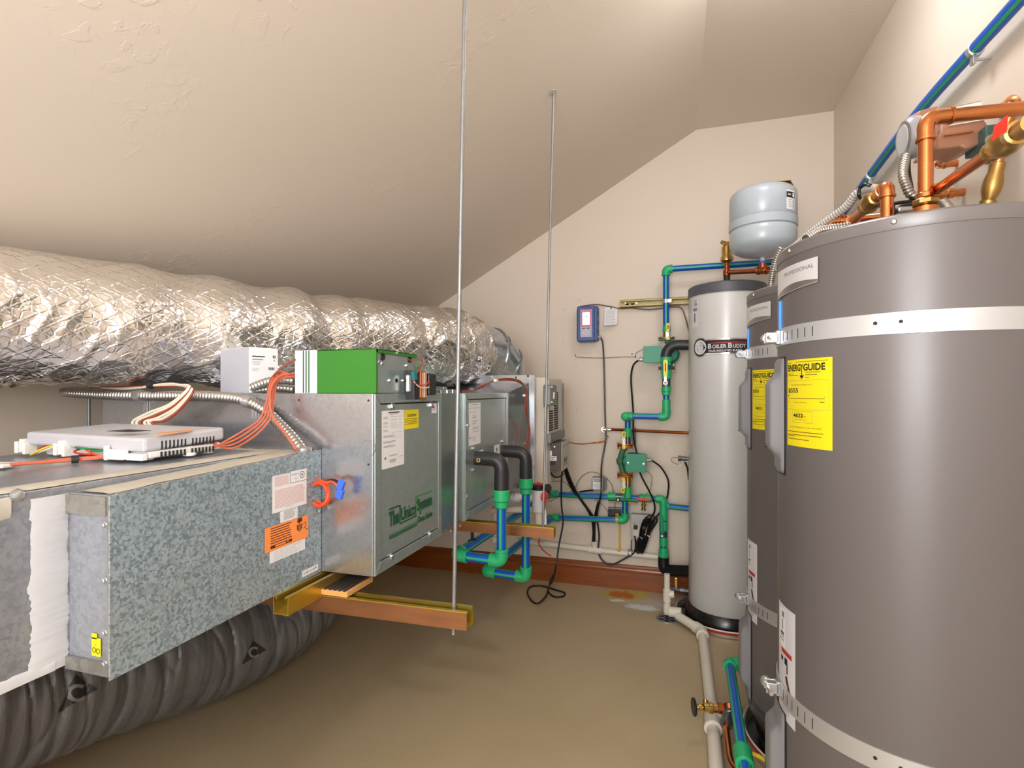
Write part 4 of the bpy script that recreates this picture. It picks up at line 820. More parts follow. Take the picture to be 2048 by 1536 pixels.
rr = random.Random(4); ring_ = [p+V(.010*math.cos(a)*(.8+rr.random()), .014*math.sin(a)*(.8+rr.random()), SL*.010*math.cos(a)-.001) for a in [2*PI*k/11 for k in range(11)]]
m.prism(ring_, (0, 0, -.0025)); tag(m.build('plaster_patch', ['mastic']), 'chipped plaster patch where the far rod enters the ceiling', 'patch')
pad = thing('shim_pad', 'ribbed orange-tan rubber and cork shim pad under the cabinet on the strut', 'pad', (-.80, 1.12, .66))
pc = V(-.775, 1.128, .662)
pa = PZ(694, 1190, .664); px1 = pa.x; py0 = pa.y; m = MB(); m.box((px1-.085, py0, .657), (px1, py0+.115, .670)); m.build('pad_block', ['wood_pad'], pad, bevel=.001)
for k in range(6): m = MB(); m.box((px1-.080+.0135*k, py0+.001, .670), (px1-.074+.0135*k, py0+.114, .6745)); m.build('rib', ['rubber'], pad)

# ================================================================ insulated pipe loops feeding the coil
def loop(label, uP, vP, Yv, Xv, zb, farA, lean, xa=-.79, branch=None):
    p0 = PX(uP, vP, AX+.002); root = thing('pipe_loop', label, 'pipe', (Xv, Yv, zb)); z = p0.z; p0.y = Yv
    m = MB(); m.tube(fillet([p0, V(Xv, Yv, z-.002), V(Xv, Yv, z-.115)], .042, 10), .0265, 24)
    collar(m, V(Xv, Yv, z-.048), V(Xv, Yv, z-.118), .0275); m.build('pipe_insulation', ['rubber'], root)
    zt = z-.118; m = MB(); collar(m, V(Xv, Yv, zt+.006), V(Xv, Yv, zt-.038), .030); collar(m, V(Xv, Yv, zt-.037), V(Xv, Yv, zt-.062), .0255); m.build('coupling', ['ppr_green'], root)
    pipe_run(root, [V(Xv, Yv, zt-.05), V(Xv, Yv, zb), V(xa, Yv, zb+.008)]+farA, .0178, 'ppr', up=(-1, 0, 0))
    return root
l1 = loop('nearer insulated pipe loop, black elbow above blue pipe with green stripes', 948, 917, 1.86, -.609, .527, [V(-.705, 3.09, .545), V(-.4, 3.09, .549), V(-.06, 3.09, .556), V(-.062, 3.09, .20)][:1], 0)
l2 = loop('farther insulated pipe loop, black elbow above blue pipe with green stripes', 1006, 902, 2.19, -.607, .358, [V(-.690, 3.09, .405)], 0)
m = MB(); m.lathe([(.0068, 0), (.0068, .004), (.0045, .004), (.0045, .001)], PX(954, 919, AX+.03)+V(.012, -.018, 0), (.4, -1, 0), 16, cap=False); m.build('brass_port', ['brass'], l1)
# clamp with bolts holding the nearer loop under the strut
m = MB(); p = V(-.775, 2.01, .565); p = V(-.783, 2.01, .5365); m.lathe([(.0185, -.009), (.0200, -.008), (.0200, .008), (.0185, .009)], p, (0.07, 1, 0), 20); m.box(p+V(-.004, -.008, .015), p+V(.004, .008, .055)); m.build('pipe_clamp', ['black_plastic'], l1)

# ================================================================ condensate trap cluster beside the coil outlet
ct = thing('condensate_trap', 'white condensate trap with black cap and red knob behind the pipe loops', 'pipe fitting', tuple(PY(1075, 1000, 2.42)))
YT = 2.42; P_ = lambda u, v, y=YT: PY(u, v, y)
m = MB(); m.tube([V(AX-.02, YT, P_(1020, 993).z), P_(1066, 995)], .0165, 20); collar(m, P_(1022, 993), P_(1042, 994), .023); collar(m, P_(1030, 993.5), P_(1036, 994), .026); m.build('drain_pipe', ['pvc_white'], ct)
m = MB(); collar(m, P_(1077, 1024), P_(1077, 978), .029); collar(m, P_(1077, 1006), P_(1077, 1012), .030); m.build('trap_body', ['pvc_white'], ct)
m = MB(); collar(m, P_(1077, 980), P_(1077, 968), .032); m.build('cap', ['black_plastic'], ct); m = MB(); collar(m, P_(1077, 968.2), P_(1077, 966.5), .026); collar(m, P_(1077, 967), P_(1077, 964), .004); m.build('cap_seal', ['wire_red'], ct)
m = MB(); m.tube([P_(1077, 1022), P_(1077, 1052)], .0175, 20); m.build('outlet_pipe', ['pvc_cream'], ct)
m = MB(); c = P_(1089, 993, 2.38); m.lathe([(.019, -.006), (.023, 0), (.019, .006), (.010, .007), (.010, .011)], c, (.75, -.6, 0), 24); 
for k in range(4): a = PI*k/2; m.obox(c+V(0, 0, .019*math.sin(a)), (.006, -.004, 0), (.003, .004, 0), (0, 0, .008))
m.build('red_knob', ['red_plastic'], ct, bevel=.001)
m = MB(); m.tube([c+V(.004, 0, -.022), c+V(.008, 0, -.034), c+V(.004, .004, -.042), c+V(0, .002, -.034), c+V(.004, 0, -.022)], .0018, 8); m.build('seal_tag', ['wire_red'], ct)
m = MB(); m.lathe([(.020, -.012), (.022, 0), (.018, .014)], P_(1094, 977, 2.46), (.5, -.5, .4), 20); m.build('wire_nut', ['black_plastic'], ct)
m = MB(); a = P_(1088, 1040, 2.44); m.obox(a+V(.0, 0, .0), (.012, 0, 0), (0, .0008, 0), (-.003, 0, .050)); m.build('paper_tag', ['paper'], ct)
cp = thing('drain_pipe', 'cream drain pipe running from under the cabinet to the condensate trap', 'pipe', tuple(P_(1040, 1018)))
m = MB(); m.tube([P_(985, 1020, 2.46), P_(1066, 1018, 2.44)], .0165, 20); m.build('pipe', ['pvc_cream'], cp)
m = MB(); m.tube([P_(990, 1024, 2.5), P_(990, 1078, 2.5)], .0135, 16); collar(m, P_(990, 1072, 2.5), P_(990, 1084, 2.5), .019); m.build('pipe', ['pvc_cream'], cp)
m = MB(); m.tube([P_(1066, 1007, 2.44), P_(1064, 1010, 2.44), P_(1063, 1014, 2.44)], .010, 10); m.build('blue_joint', ['blue_clip'], cp)
cable('loose_wire', 'short loose red wire hanging below the far strut', 'wire', [V(-.50, 2.000, .5905), PY(1078, 1088, 2.05), PY(1088, 1102, 2.15), PY(1102, 1112, 2.2)], .0026, 'wire_red')

# ================================================================ cream louvred appliance beyond the flange
ap = thing('louvred_unit', 'cream metal unit with dark louvre slots beyond the air handler', 'appliance', (-.62, 2.7, .7))
X1, Ya, Yb_, zt_, zb_ = -.590, 2.50, 2.86, 1.222, .70
m = MB(); m.box((-1.05, Ya, zb_), (X1, Yb_, zt_)); m.build('cabinet_shell', ['cream_panel'], ap, bevel=.004)
m = MB(); pz = lambda v, y: PX(1093, v, X1)
m.box((X1, Ya+.02, PX(1100, 885, X1).z), (X1+.006, Yb_-.01, 1.212)); m.build('grille_panel', ['grille_panel'], ap, bevel=.002)
za, zz = PX(1108, 785, X1).z, PX(1105, 858, X1).z
for cidx, (y0, y1) in enumerate(((PX(1098, 800, X1+.006).y, PX(1106, 800, X1+.006).y), (PX(1108, 800, X1+.006).y, PX(1116, 800, X1+.006).y))):
    for k in range(17):
        z = za+(zz-za)*k/16
        if cidx == 0 and k < 8: continue
        m = MB(); m.box((X1+.0045, y0, z-.0045), (X1+.0072, y1, z+.0035)); m.build('louvre_slot', ['dark_slot'], ap)
m = MB(); m.box((X1+.004, Yb_-.02, .90), (X1+.014, Yb_-.005, 1.20)); m.build('side_rail', ['switch_grey'], ap, bevel=.002)
m = MB(); a = PX(1094, 884, X1+.01); m.box((X1, Ya+.01, a.z-.01), (X1+.02, Yb_-.01, a.z+.035)); m.build('bottom_shelf', ['switch_grey'], ap, bevel=.002)
s = Sheet(plane_map((-.640, Ya-.0005, .98), (1, 0, 0), (0, 0, 1)), .0004); rr = random.Random(9)
for k in range(9): s.rect(.030, .215-.006*k, .044, .2162-.006*k, 'ink_light', 0)
for k in range(7): s.rect(.034+.002*(k % 3), .10+.006*k, .043, .1035+.006*k, 'ink', 0)
s.rect(.0335, -.02, .0343, .10, 'ink_grey', 0); s.make('printed_marks', ap)
sw = thing('switch_box', 'grey metal switch box with a white toggle on the louvred unit', 'switch', tuple(PX(1100, 790, X1+.02)))
a, b_ = PX(1093.5, 812, X1+.03), PX(1108, 770, X1+.03); m = MB(); m.box((X1+.008, a.y+.02, a.z), (X1+.045, b_.y, b_.z)); m.build('box_body', ['switch_grey'], sw, bevel=.006)
m = MB(); p = PX(1108, 791, X1+.045); m.obox(p+V(.003, -.015, 0), (.003, 0, 0), (0, .009, 0), (0, .003, .016)); m.build('toggle', ['paint_white'], sw, bevel=.003)
for v in (774, 804): screw(sw, PX(1103, v, X1+.046), (1, 0, 0), .004)
sb = thing('steam_box', 'brown and cream control box with script lettering under the louvres', 'control box', tuple(PY(1115, 910, 2.62)))
YS = 2.58; p00 = PY(1089, 937, YS); p11 = PY(1122, 886, YS); q = PY(1122, 942, YS); yb = 2.58+.20
m = MB(); m.box((p00.x, YS, q.z), (p11.x, yb, p11.z)); m.build('box_body', ['box_brown'], sb, bevel=.002)
m = MB(); m.box((p11.x+.0005, YS+.003, q.z-.003), (p11.x+.003, yb, p11.z+.004)); m.build('side_panel', ['box_light'], sb, bevel=.001)
s = Sheet(plane_map((p11.x+.0035, YS+.02, q.z), (0, 1, 0), (0, 0, 1)), .0004); s.text('Scot', .03, .035, .030, 'ink', w=.09); s.rect(.0, .022, .15, .0238, 'ink', 0); s.rect(.0, .118, .155, .1195, 'ink', 0); s.make('lettering', sb)
s = Sheet(plane_map((p00.x, YS-.001, q.z), (1, 0, 0), (0, 0, 1)), .0004)
s.rect(.002, .074, .038, .098, 'paper'); s.lines(.005, .033, .093, 2, .009, .003, 'ctrl_blue'); s.rect(.024, .050, .062, .072, 'paper'); s.lines(.028, .058, .067, 2, .008, .003, 'ctrl_blue'); s.make('handwritten_label', sb, 'two white stickers with blue handwriting')
m = MB(); a = V(p00.x+.030, YS-.001, q.z+.030); m.box(a, a+V(.024, -.004, .014)); m.build('terminal', ['black_plastic'], sb, bevel=.001)
m = MB(); a = V(p00.x+.008, YS-.001, q.z+.056); m.lathe([(.010, 0), (.008, .006), (.003, .008)], a, (0, -1, 0), 12); m.build('knob', ['cast_white'], sb)
for x in (.020, .050): screw(sb, (p00.x+x, YS-.0005, q.z+.118), (0, -1, 0), .003)
# ================================================================ back wall equipment
W_ = YB
def wl(u, v, dy=.06): return PY(u, v, YB-dy)
# blue controller
bc = thing('wall_controller', 'blue wall controller with a lit white screen and round buttons', 'controller', tuple(wl(1175, 648)))
DY = .085; a, b_ = wl(1154, 683, DY), wl(1189, 611, DY)
m = MB(); m.box((a.x, YB-DY, a.z), (b_.x, YB-.002, b_.z)); m.build('enclosure', ['ctrl_blue'], bc, bevel=.006)
m = MB(); m.box((a.x-.005, YB-DY+.02, a.z+.012), (b_.x+.004, YB-DY+.045, b_.z-.014)); m.build('lid_flange', ['ctrl_blue'], bc, bevel=.003)
m = MB(); m.box((b_.x-.002, YB-DY-.002, a.z+.004), (b_.x+.016, YB-.006, b_.z-.002)); m.build('hinge_cover', ['ctrl_blue'], bc, bevel=.004)
for z in (.012, .065, .118): m = MB(); m.box((b_.x+.014, YB-DY+.01, a.z+z+.035), (b_.x+.020, YB-DY+.03, a.z+z+.055)); m.build('latch', ['black_plastic'], bc, bevel=.001)
s = Sheet(plane_map((a.x, YB-DY-.0008, a.z), (1, 0, 0), (0, 0, 1)), .0003); Wd, Hh = b_.x-a.x, b_.z-a.z
s.rect(Wd*.2, Hh*.12, Wd*.84, Hh*.90, 'ctrl_grey'); s.rect(Wd*.26, Hh*.42, Wd*.79, Hh*.88, 'ctrl_magenta', 1); s.rect(Wd*.29, Hh*.84, Wd*.76, Hh*.865, 'ink_pink', 2)
s.rect(Wd*.31, Hh*.455, Wd*.74, Hh*.82, 'screen', 2); s.rect(Wd*.38, Hh*.70, Wd*.68, Hh*.71, 'ink_light', 3); s.rect(Wd*.5, Hh*.65, Wd*.6, Hh*.665, 'ink_light', 3)
s.rect(Wd*.3, Hh*.355, Wd*.46, Hh*.38, 'ink', 1); s.rect(Wd*.56, Hh*.355, Wd*.72, Hh*.38, 'ink', 1)
s.make('control_face', bc, 'grey keypad with a glowing screen')
for x, z in ((.52, .305), (.40, .25), (.65, .25), (.52, .195)):
    m = MB(); m.lathe([(.0045, 0), (.0042, .002), (.003, .0022)], (a.x+Wd*x, YB-DY-.001, a.z+Hh*z), (0, -1, 0), 12); m.build('button', ['paint_white'], bc)
m = MB(); p = wl(1197, 674, DY-.02); m.tube([V(b_.x+.008, YB-DY+.03, p.z), V(b_.x+.034, YB-DY+.03, p.z)], .010, 14); m.build('cord_grip', ['relay_grey'], bc)
s = tag(bpy.data.objects.new('x', None), '', ''); bpy.data.objects.remove(s)
# hanging note
m = MB(); a, b_ = wl(1208, 651, .045), wl(1234, 612, .045)
o_, x_, n_ = V(a.x, YB-.045, a.z), (b_.x-a.x), 8; vs = []
for j in range(9):
    for i in range(7):
        t = j/8; vs.append((a.x+x_*i/6, YB-.012-.030*(1-t)**1.5-.004*math.sin(i), a.z+(b_.z-a.z)*t+(.006*(i/6)**3 if j == 0 else 0)))
fs = [(j*7+i, j*7+i+1, j*7+i+8, j*7+i+7) for j in range(8) for i in range(6)]; m.add(vs, fs, 0, True)
note = m.build('note_sheet', ['paper']); tag(note, 'white handwritten note sheet hung on the wall beside the blue controller', 'note'); ORG[note.name] = V(0, 0, 0)
nf = lambda x, y, z: V(a.x+x, YB-.012-.030*(1-min(1, y/(b_.z-a.z)))**1.5-.0045-z, a.z+y)
s = Sheet(nf, .0006); rr = random.Random(12)
for k in range(12):
    y = .092-.0075*k; x = .010+.002*rr.random()
    while x < .058: l = .003+.006*rr.random(); s.rect(x, y, x+l, y+.0014, 'ink_grey'); x += l+.002
s.make('handwriting', note)
m = MB(); m.box((a.x+.035, YB-.022, b_.z-.012), (a.x+.040, YB-.002, b_.z+.002)); m.build('clip', ['black_plastic'], note)
# wall strut
a = wl(1240, 614, .02); b_ = wl(1392, 612, .02)
wr = thing('wall_strut', 'brass-coloured strut rail screwed flat on the back wall', 'strut', (a.x, YB, .5*(a.z+b_.z)))
zc_ = wl(1290, 606, .02).z; m = MB()
for z0_, z1_ in ((zc_-.0205, zc_-.018), (zc_+.018, zc_+.0205)): m.box((a.x, YB-.041, z0_), (b_.x+.06, YB-.0005, z1_))
m.box((a.x, YB-.004, zc_-.0205), (b_.x+.06, YB-.0005, zc_+.0205)); m.box((a.x, YB-.041, zc_-.020), (b_.x+.06, YB-.0385, zc_-.011)); m.box((a.x, YB-.041, zc_+.011), (b_.x+.06, YB-.0385, zc_+.020)); m.build('channel_body', ['strut_brass'], wr)
for k in range(13):
    x = a.x+.030+.031*k
    if x < b_.x+.05: m = MB(); m.box((x, YB-.0055, zc_-.005), (x+.020, YB-.004, zc_+.005)); m.build('slot', ['dark_slot' if k < 2 else 'cream_panel'], wr)
for u in (1251, 1273): m = MB(); m.lathe([(.006, 0), (.005, .004)], wl(u, 606, .006), (0, -1, 0), 10); m.build('screw', ['steel'], wr)
# thin sensor wires on the wall
cable('sensor_wire', 'dark wire running from the blue controller along the strut to the tank', 'wire', [wl(1160, 613, .02), wl(1190, 609, .015), wl(1215, 612, .01), wl(1240, 617, .012), wl(1262, 616, .012), wl(1300, 619, .012), wl(1345, 614, .012), wl(1363, 617, .02), wl(1372, 640, .03), wl(1379, 668, .04), PY(1384, 680, 3.05)], .0036, 'wire_thin')
cable('sensor_wire', 'thin grey wire stapled across the wall left of the upper pump', 'wire', [wl(1151, 710, .004), wl(1155, 714, .006), wl(1200, 716, .005), wl(1240, 714, .006), wl(1270, 713, .01), wl(1271, 707, .03), wl(1288, 697, .08)], .0016, 'wire_thin')
for i, (u, v) in enumerate(((1151, 710), (1264, 708), (1271, 714), (1158, 599), (1126, 684), (1127, 619), (1152, 731), (1331, 896), (1153, 819))):
    m = MB(); m.lathe([(.004 if i < 3 else .0022, 0), (.003 if i < 3 else .0018, .003)], wl(u, v, .0005), (0, -1, 0), 8)
    tag(m.build('wall_nail', ['dark_slot']), ['black staple at the left end of the thin grey wall wire', 'black nail above the right end of the grey wall wire', 'black staple where the grey wire turns up to the pump', 'tiny nail hole above the blue controller', 'tiny nail hole well left of the blue controller', 'tiny nail hole left of the controller top', 'tiny nail hole under the blue controller', 'tiny nail hole right of the lower pump', 'tiny nail hole left of the long black cord'][i], 'nail')
# black cords
cable('power_cord', 'long black cord hanging from the blue controller down to the outlet', 'cord', [wl(1198, 674, .06), wl(1205, 685, .05), wl(1208, 740, .03), wl(1210, 830, .03), wl(1211, 880, .035), wl(1203, 930, .05), wl(1202, 985, .13), wl(1194, 1030, .06), wl(1198, 1070, .04), wl(1197, 1105, .04), wl(1208, 1124, .045), wl(1225, 1129, .045), wl(1250, 1117, .045), wl(1268, 1105, .045), wl(1271, 1085, .05), wl(1268, 1062, .05), wl(1269, 1046, .05)], .0050, 'black_cable')
cable('power_cord', 'black cord from the upper pump passing in front of the lower pump', 'cord', [wl(1276, 721, .08), wl(1266, 732, .06), wl(1262, 760, .04), wl(1266, 820, .04), wl(1267, 870, .10), wl(1273, 905, .15), wl(1280, 945, .15), wl(1300, 985, .14), wl(1308, 1005, .10), wl(1309, 1022, .06), wl(1300, 1040, .06), wl(1290, 1058, .06)], .0052, 'black_cable')
cable('power_cord', 'black cord arcing from the lower pump right side down to the outlet', 'cord', [wl(1304, 921, .10), wl(1322, 935, .07), wl(1336, 960, .05), wl(1336, 985, .04), wl(1331, 1005, .03), wl(1322, 1022, .05), wl(1305, 1042, .06)], .0050, 'black_cable')
cc = thing('cord_bundle', 'coiled bundle of black cord tied beside the wall outlet', 'cord', tuple(wl(1288, 1075)))
loops = [[(1284, 1052), (1280, 1070), (1272, 1092), (1275, 1106), (1282, 1100), (1290, 1075), (1302, 1048), (1310, 1036), (1300, 1030), (1290, 1040), (1284, 1052)],
         [(1290, 1048), (1284, 1075), (1279, 1098), (1284, 1106), (1291, 1092), (1300, 1065), (1313, 1044), (1312, 1034), (1300, 1036), (1290, 1048)],
         [(1296, 1036), (1290, 1060), (1283, 1088), (1279, 1103), (1273, 1100), (1278, 1080), (1282, 1056), (1288, 1040), (1296, 1036)],
         [(1300, 1042), (1294, 1066), (1287, 1092), (1281, 1105)], [(1304, 1040), (1297, 1064), (1290, 1090), (1284, 1104), (1277, 1096), (1282, 1070), (1292, 1040)],
         [(1309, 1040), (1300, 1062), (1288, 1078), (1283, 1100)], [(1292, 1034), (1287, 1058), (1281, 1084), (1276, 1104)]]
for i, l in enumerate(loops): cable('cord_loop', '', '', [wl(u, v, .055+.006*(i % 4)) for u, v in l], .0048, 'black_cable', parent=cc)
m = MB(); p = wl(1292, 1071, .065); m.tube([p+V(-.02, 0, .012), p+V(.02, -.002, -.004)], .0030, 8); m.build('tie', ['paint_white'], cc)
cable('tie_tail', '', '', [wl(1270, 1070, .06), wl(1280, 1074, .07), wl(1285, 1078, .07)], .0016, 'paint_white', parent=cc)
# outlet
ob = thing('wall_outlet', 'square steel outlet box with a black plug low on the back wall', 'outlet', tuple(wl(1272, 1050)))
a, b_ = wl(1262, 1077, .05), wl(1300, 1031, .05)
m = MB(); m.box((a.x, YB-.05, a.z), (b_.x, YB, b_.z)); m.build('box_body', ['relay_grey'], ob, bevel=.004)
m = MB(); m.box((a.x-.001, YB-.0525, a.z-.001), (b_.x+.001, YB-.0495, b_.z+.001)); m.build('cover_plate', ['outlet_steel'], ob, bevel=.002)
for k in (0, 1):
    x = a.x+.010+.048*k; m = MB(); m.box((x, YB-.0555, a.z+.018), (x+.033, YB-.052, a.z+.088)); m.build('receptacle', ['cream_panel' if k == 0 else 'brass_dull'], ob, bevel=.002)
    m = MB(); m.box((x+.006, YB-.085, a.z+.062), (x+.028, YB-.055, a.z+.084)); m.build('plug', ['black_plastic'], ob, bevel=.004)
m = MB(); m.tube([wl(1263, 1080, .02), wl(1262, 1113, .02)], .0035, 8); tag(m.build('ground_wire', ['wire_thin']), 'thin grey wire below the outlet box', 'wire')
# relay box and small transformer box
rb = thing('relay_box', 'small grey metal relay box with a white printed label above the blue pipe', 'relay', tuple(wl(1195, 970)))
a, b_ = wl(1184, 980, .075), wl(1207, 956, .075)
m = MB(); m.box((a.x, YB-.075, a.z), (b_.x, YB-.010, b_.z)); m.build('box_body', ['relay_grey'], rb, bevel=.003)
m = MB(); m.obox(V(b_.x+.006, YB-.045, (a.z+b_.z)/2), (.006, -.003, 0), (0, .026, 0), (0, 0, (b_.z-a.z)/2*.95)); m.build('side_plate', ['relay_grey'], rb, bevel=.003)
s = Sheet(plane_map((a.x+.004, YB-.0755, a.z+.006), (1, 0, 0), (0, 0, 1)), .0004); Wd, Hh = b_.x-a.x-.010, b_.z-a.z-.010
s.rect(0, 0, Wd, Hh, 'paper'); s.rect(Wd*.08, Hh*.82, Wd*.9, Hh*.92, 'ink_grey', 1); s.rect(Wd*.08, Hh*.70, Wd*.9, Hh*.76, 'ink', 1); s.rect(Wd*.4, Hh*.52, Wd*.46, Hh*.60, 'ink', 1); s.rect(Wd*.68, Hh*.5, Wd*.71, Hh*.62, 'ink', 1)
s.lines(Wd*.05, Wd*.9, Hh*.44, 4, Hh*.07, Hh*.025, 'ink_light'); s.text('Tekmar', Wd*.3, Hh*.08, Hh*.09, 'ctrl_blue', w=Wd*.6); s.make('printed_label', rb)
m = MB(); m.lathe([(.0055, 0), (.007, .001), (.007, .002), (.0035, .002), (.0035, 0)], wl(1214, 957, .02), (0, -1, 0), 14); m.build('mounting_ring', ['steel'], rb)
m = MB(); m.lathe([(.004, 0), (.004, .006)], wl(1213, 972, .01), (0, -1, 0), 8); m.build('screw', ['brass_dull'], rb)
sbx = thing('junction_box', 'little dark transformer in an open box behind the lower blue pipe', 'transformer', tuple(wl(1228, 1024)))
a, b_ = wl(1215, 1036, .05), wl(1243, 1018, .05)
m = MB(); m.box((a.x, YB-.04, a.z), (b_.x, YB, b_.z)); m.build('box_body', ['relay_grey'], sbx, bevel=.002); m = MB(); m.box((a.x+.004, YB-.052, a.z+.004), (b_.x-.004, YB-.040, b_.z-.004)); m.build('core', ['black_plastic'], sbx, bevel=.004)
m = MB(); m.box((b_.x-.035, YB-.056, a.z+.008), (b_.x-.014, YB-.050, a.z+.030)); m.build('coil', ['transformer_core'], sbx, bevel=.002)
m = MB(); a, b_ = wl(1216, 1003, .07), wl(1274, 1000, .07); m.box((a.x, YB-.07, a.z-.004), (b_.x, YB-.001, a.z+.004)); tag(m.build('shelf_strip', ['strut_brass'], bevel=.001), 'pale yellow metal strip under the upper blue pipe', 'bracket')
pts_ = [wl(1138, 985, .06), wl(1148, 978, .06), wl(1160, 957, .03), wl(1174, 946, .03), wl(1186, 944, .03), wl(1203, 950, .035), wl(1220, 964, .03), wl(1226, 980, .03), wl(1230, 1000, .04), wl(1228, 1025, .06), wl(1220, 1028, .07), wl(1207, 1012, .08), wl(1190, 998, .09)]
cable('sensor_wire', 'thin brown wire arching over the grey relay box', 'wire', pts_, .0017, 'wire_thin')
cable('sensor_wire', 'thin brown wire twisting down from the steam box to the upper blue pipe', 'wire', [PY(1106, 945, 2.7), PY(1100, 962, 2.8), PY(1125, 963, 2.85), PY(1140, 975, 2.95), wl(1150, 988, .06), wl(1158, 984, .09)], .0018, 'wire_thin')
cable('sensor_wire', 'thin pale wire drooping from the lower pump to the drain tap', 'wire', [wl(1294, 942, .08), wl(1303, 952, .06), wl(1303, 965, .05), wl(1300, 980, .05), wl(1292, 988, .06), wl(1278, 992, .09)], .0014, 'wire_thin')
cable('sensor_wire', 'loose wire tails curling below the condensate trap', 'wire', [PY(1096, 1003, 2.7), PY(1105, 1001, 2.8), PY(1112, 994, 2.95), wl(1120, 988, .10)], .0018, 'black_cable')
# cords falling from the steam box
cable('power_cord', 'black cord falling from the steam box and knotted on the floor', 'cord', [PY(1126, 936, 2.75), PY(1123, 960, 2.78), PY(1123, 1010, 2.8), PY(1126, 1045, 2.8), PY(1118, 1090, 2.8), PY(1112, 1130, 2.78), PY(1106, 1160, 2.74), PZ(1098, 1172, .010), PZ(1092, 1192, .008), PZ(1073, 1207, .006), PZ(1056, 1190, .006), PZ(1060, 1174, .006), PZ(1085, 1172, .007), PZ(1112, 1180, .010), PZ(1130, 1186, .006), PZ(1124, 1193, .006), PZ(1108, 1193, .008), PZ(1096, 1182, .014), PY(1100, 1165, 2.72), PY(1106, 1150, 2.74)], .0048, 'black_cable')
for k, pts in enumerate(([(1128, 935, .25), (1136, 960, .2), (1148, 984, .13), (1160, 998, .05), (1172, 1014, .035), (1183, 1035, .035), (1187, 1060, .03), (1186, 1084, .03)], [(1132, 935, .25), (1140, 958, .2), (1152, 984, .14), (1165, 1004, .05), (1180, 1025, .035), (1188, 1042, .03), (1188, 1084, .03)], [(1197, 1004, .05), (1193, 1020, .04), (1189, 1045, .035), (1187, 1084, .03)])):
    cable('drain_hose', ['left of two black tubes from the steam box down to the wall drain', 'right of two black tubes from the steam box down to the wall drain', 'short black tube from under the relay box into the wall drain'][k], 'tube', [wl(*p) for p in pts], .0075, 'black_cable')
cable('power_cord', 'short black cord into the left side of the grey relay box', 'cord', [wl(1140, 992, .02), wl(1160, 984, .03), wl(1178, 981, .04), wl(1186, 981, .05)], .005, 'black_cable')
cable('power_cord', 'short black cord hooking under the steam box from the louvred unit', 'cord', [PY(1093, 925, 2.56), PY(1098, 940, 2.58), PY(1108, 953, 2.62), PY(1118, 954, 2.66), PY(1126, 948, 2.72)], .0045, 'black_cable')
cable('copper_tube', 'thin bare copper tube from the steam box to the wall valve', 'pipe', [PY(1134, 884, 2.80), PY(1160, 888, 2.95), wl(1185, 886, .06), wl(1206, 883, .04), wl(1213, 876, .03), wl(1216, 872, .02)], .0040, 'copper')
# wall drain
wd = thing('wall_drain_pipe', 'cream drain pipe along the back wall above the baseboard with a tee', 'pipe', tuple(wl(1200, 1095)))
A_, B_ = wl(1035, 1082, .03), wl(1330, 1116, .03)
m = MB(); m.tube([A_, B_], .0165, 18); m.build('pipe', ['pvc_cream'], wd)
t1 = wl(1176, 1098.5, .03); t2 = wl(1203, 1101.5, .03); m = MB(); collar(m, t1, t2, .0215); q = (t1+t2)/2; collar(m, q, q+V(0, 0, .045), .018); collar(m, q+V(0, 0, .035), q+V(0, 0, .05), .021); m.build('tee', ['pvc_cream'], wd)
m = MB(); p = wl(1260, 1106, .03); collar(m, p+V(-.012, 0, .001), p+V(.012, 0, -.002), .0215); m.build('pipe_strap', ['outlet_steel'], wd, bevel=.001)
# stains on the wall below the leaking elbow
m = MB(); m.box((wl(1237, 1050, .001).x, YB-.0012, wl(1238, 1100, .001).z), (wl(1242, 1050, .001).x, YB-.0002, wl(1238, 1048, .001).z)); 
mat('stain_yellow', (206, 178, 92), .5); tag(m.build('drip_stain', ['stain_yellow']), 'yellow drip stain on the wall under the lower green elbow', 'stain')
m = MB(); m.lathe([(.010, 0), (.008, .002), (.003, .003)], wl(1238, 1100, .047), (0, -1, 0), 12); mat('stain_gold', (222, 170, 40), .5); tag(m.build('drip_stain', ['stain_gold'], bevel=0), 'yellow drip crust on the cream wall drain pipe', 'stain')

# ---------------------------------------------------------------- circulator manifold
YC = YB-.085                      # column plane
def cl(u, v, y=YC): return PY(u, v, y)
def handle(root, u, v0, v1, y, w=.020, text=True, mt='handle_yellow', blade=None, nm='lever'):
    """lever handle seen edge-on to the wall: yellow grip plus bare metal blade"""
    a, b_ = cl(u, v0, y), cl(u, v1, y); lo, hi = min(a.z, b_.z), max(a.z, b_.z)
    m = MB(); n = 10; pr = []
    for k in range(n+1): t = PI*k/n; pr.append((a.x-math.cos(t)*w/2, hi-w/2+math.sin(t)*w/2))
    pr += [(a.x+w*.42, lo), (a.x-w*.42, lo)]; m.prism([(x, y, z) for x, z in pr], (0, -.006, 0)); o = m.build(nm, [mt], root, bevel=.0015, label=None if mt != 'handle_yellow' else 'yellow lever grip')
    if text:
        m = MB(); m.box((a.x-.0025, y-.0068, hi-(hi-lo)*.70), (a.x+.0025, y-.006, hi-(hi-lo)*.22)); m.build('lever_print', ['ink'], o)
    return a
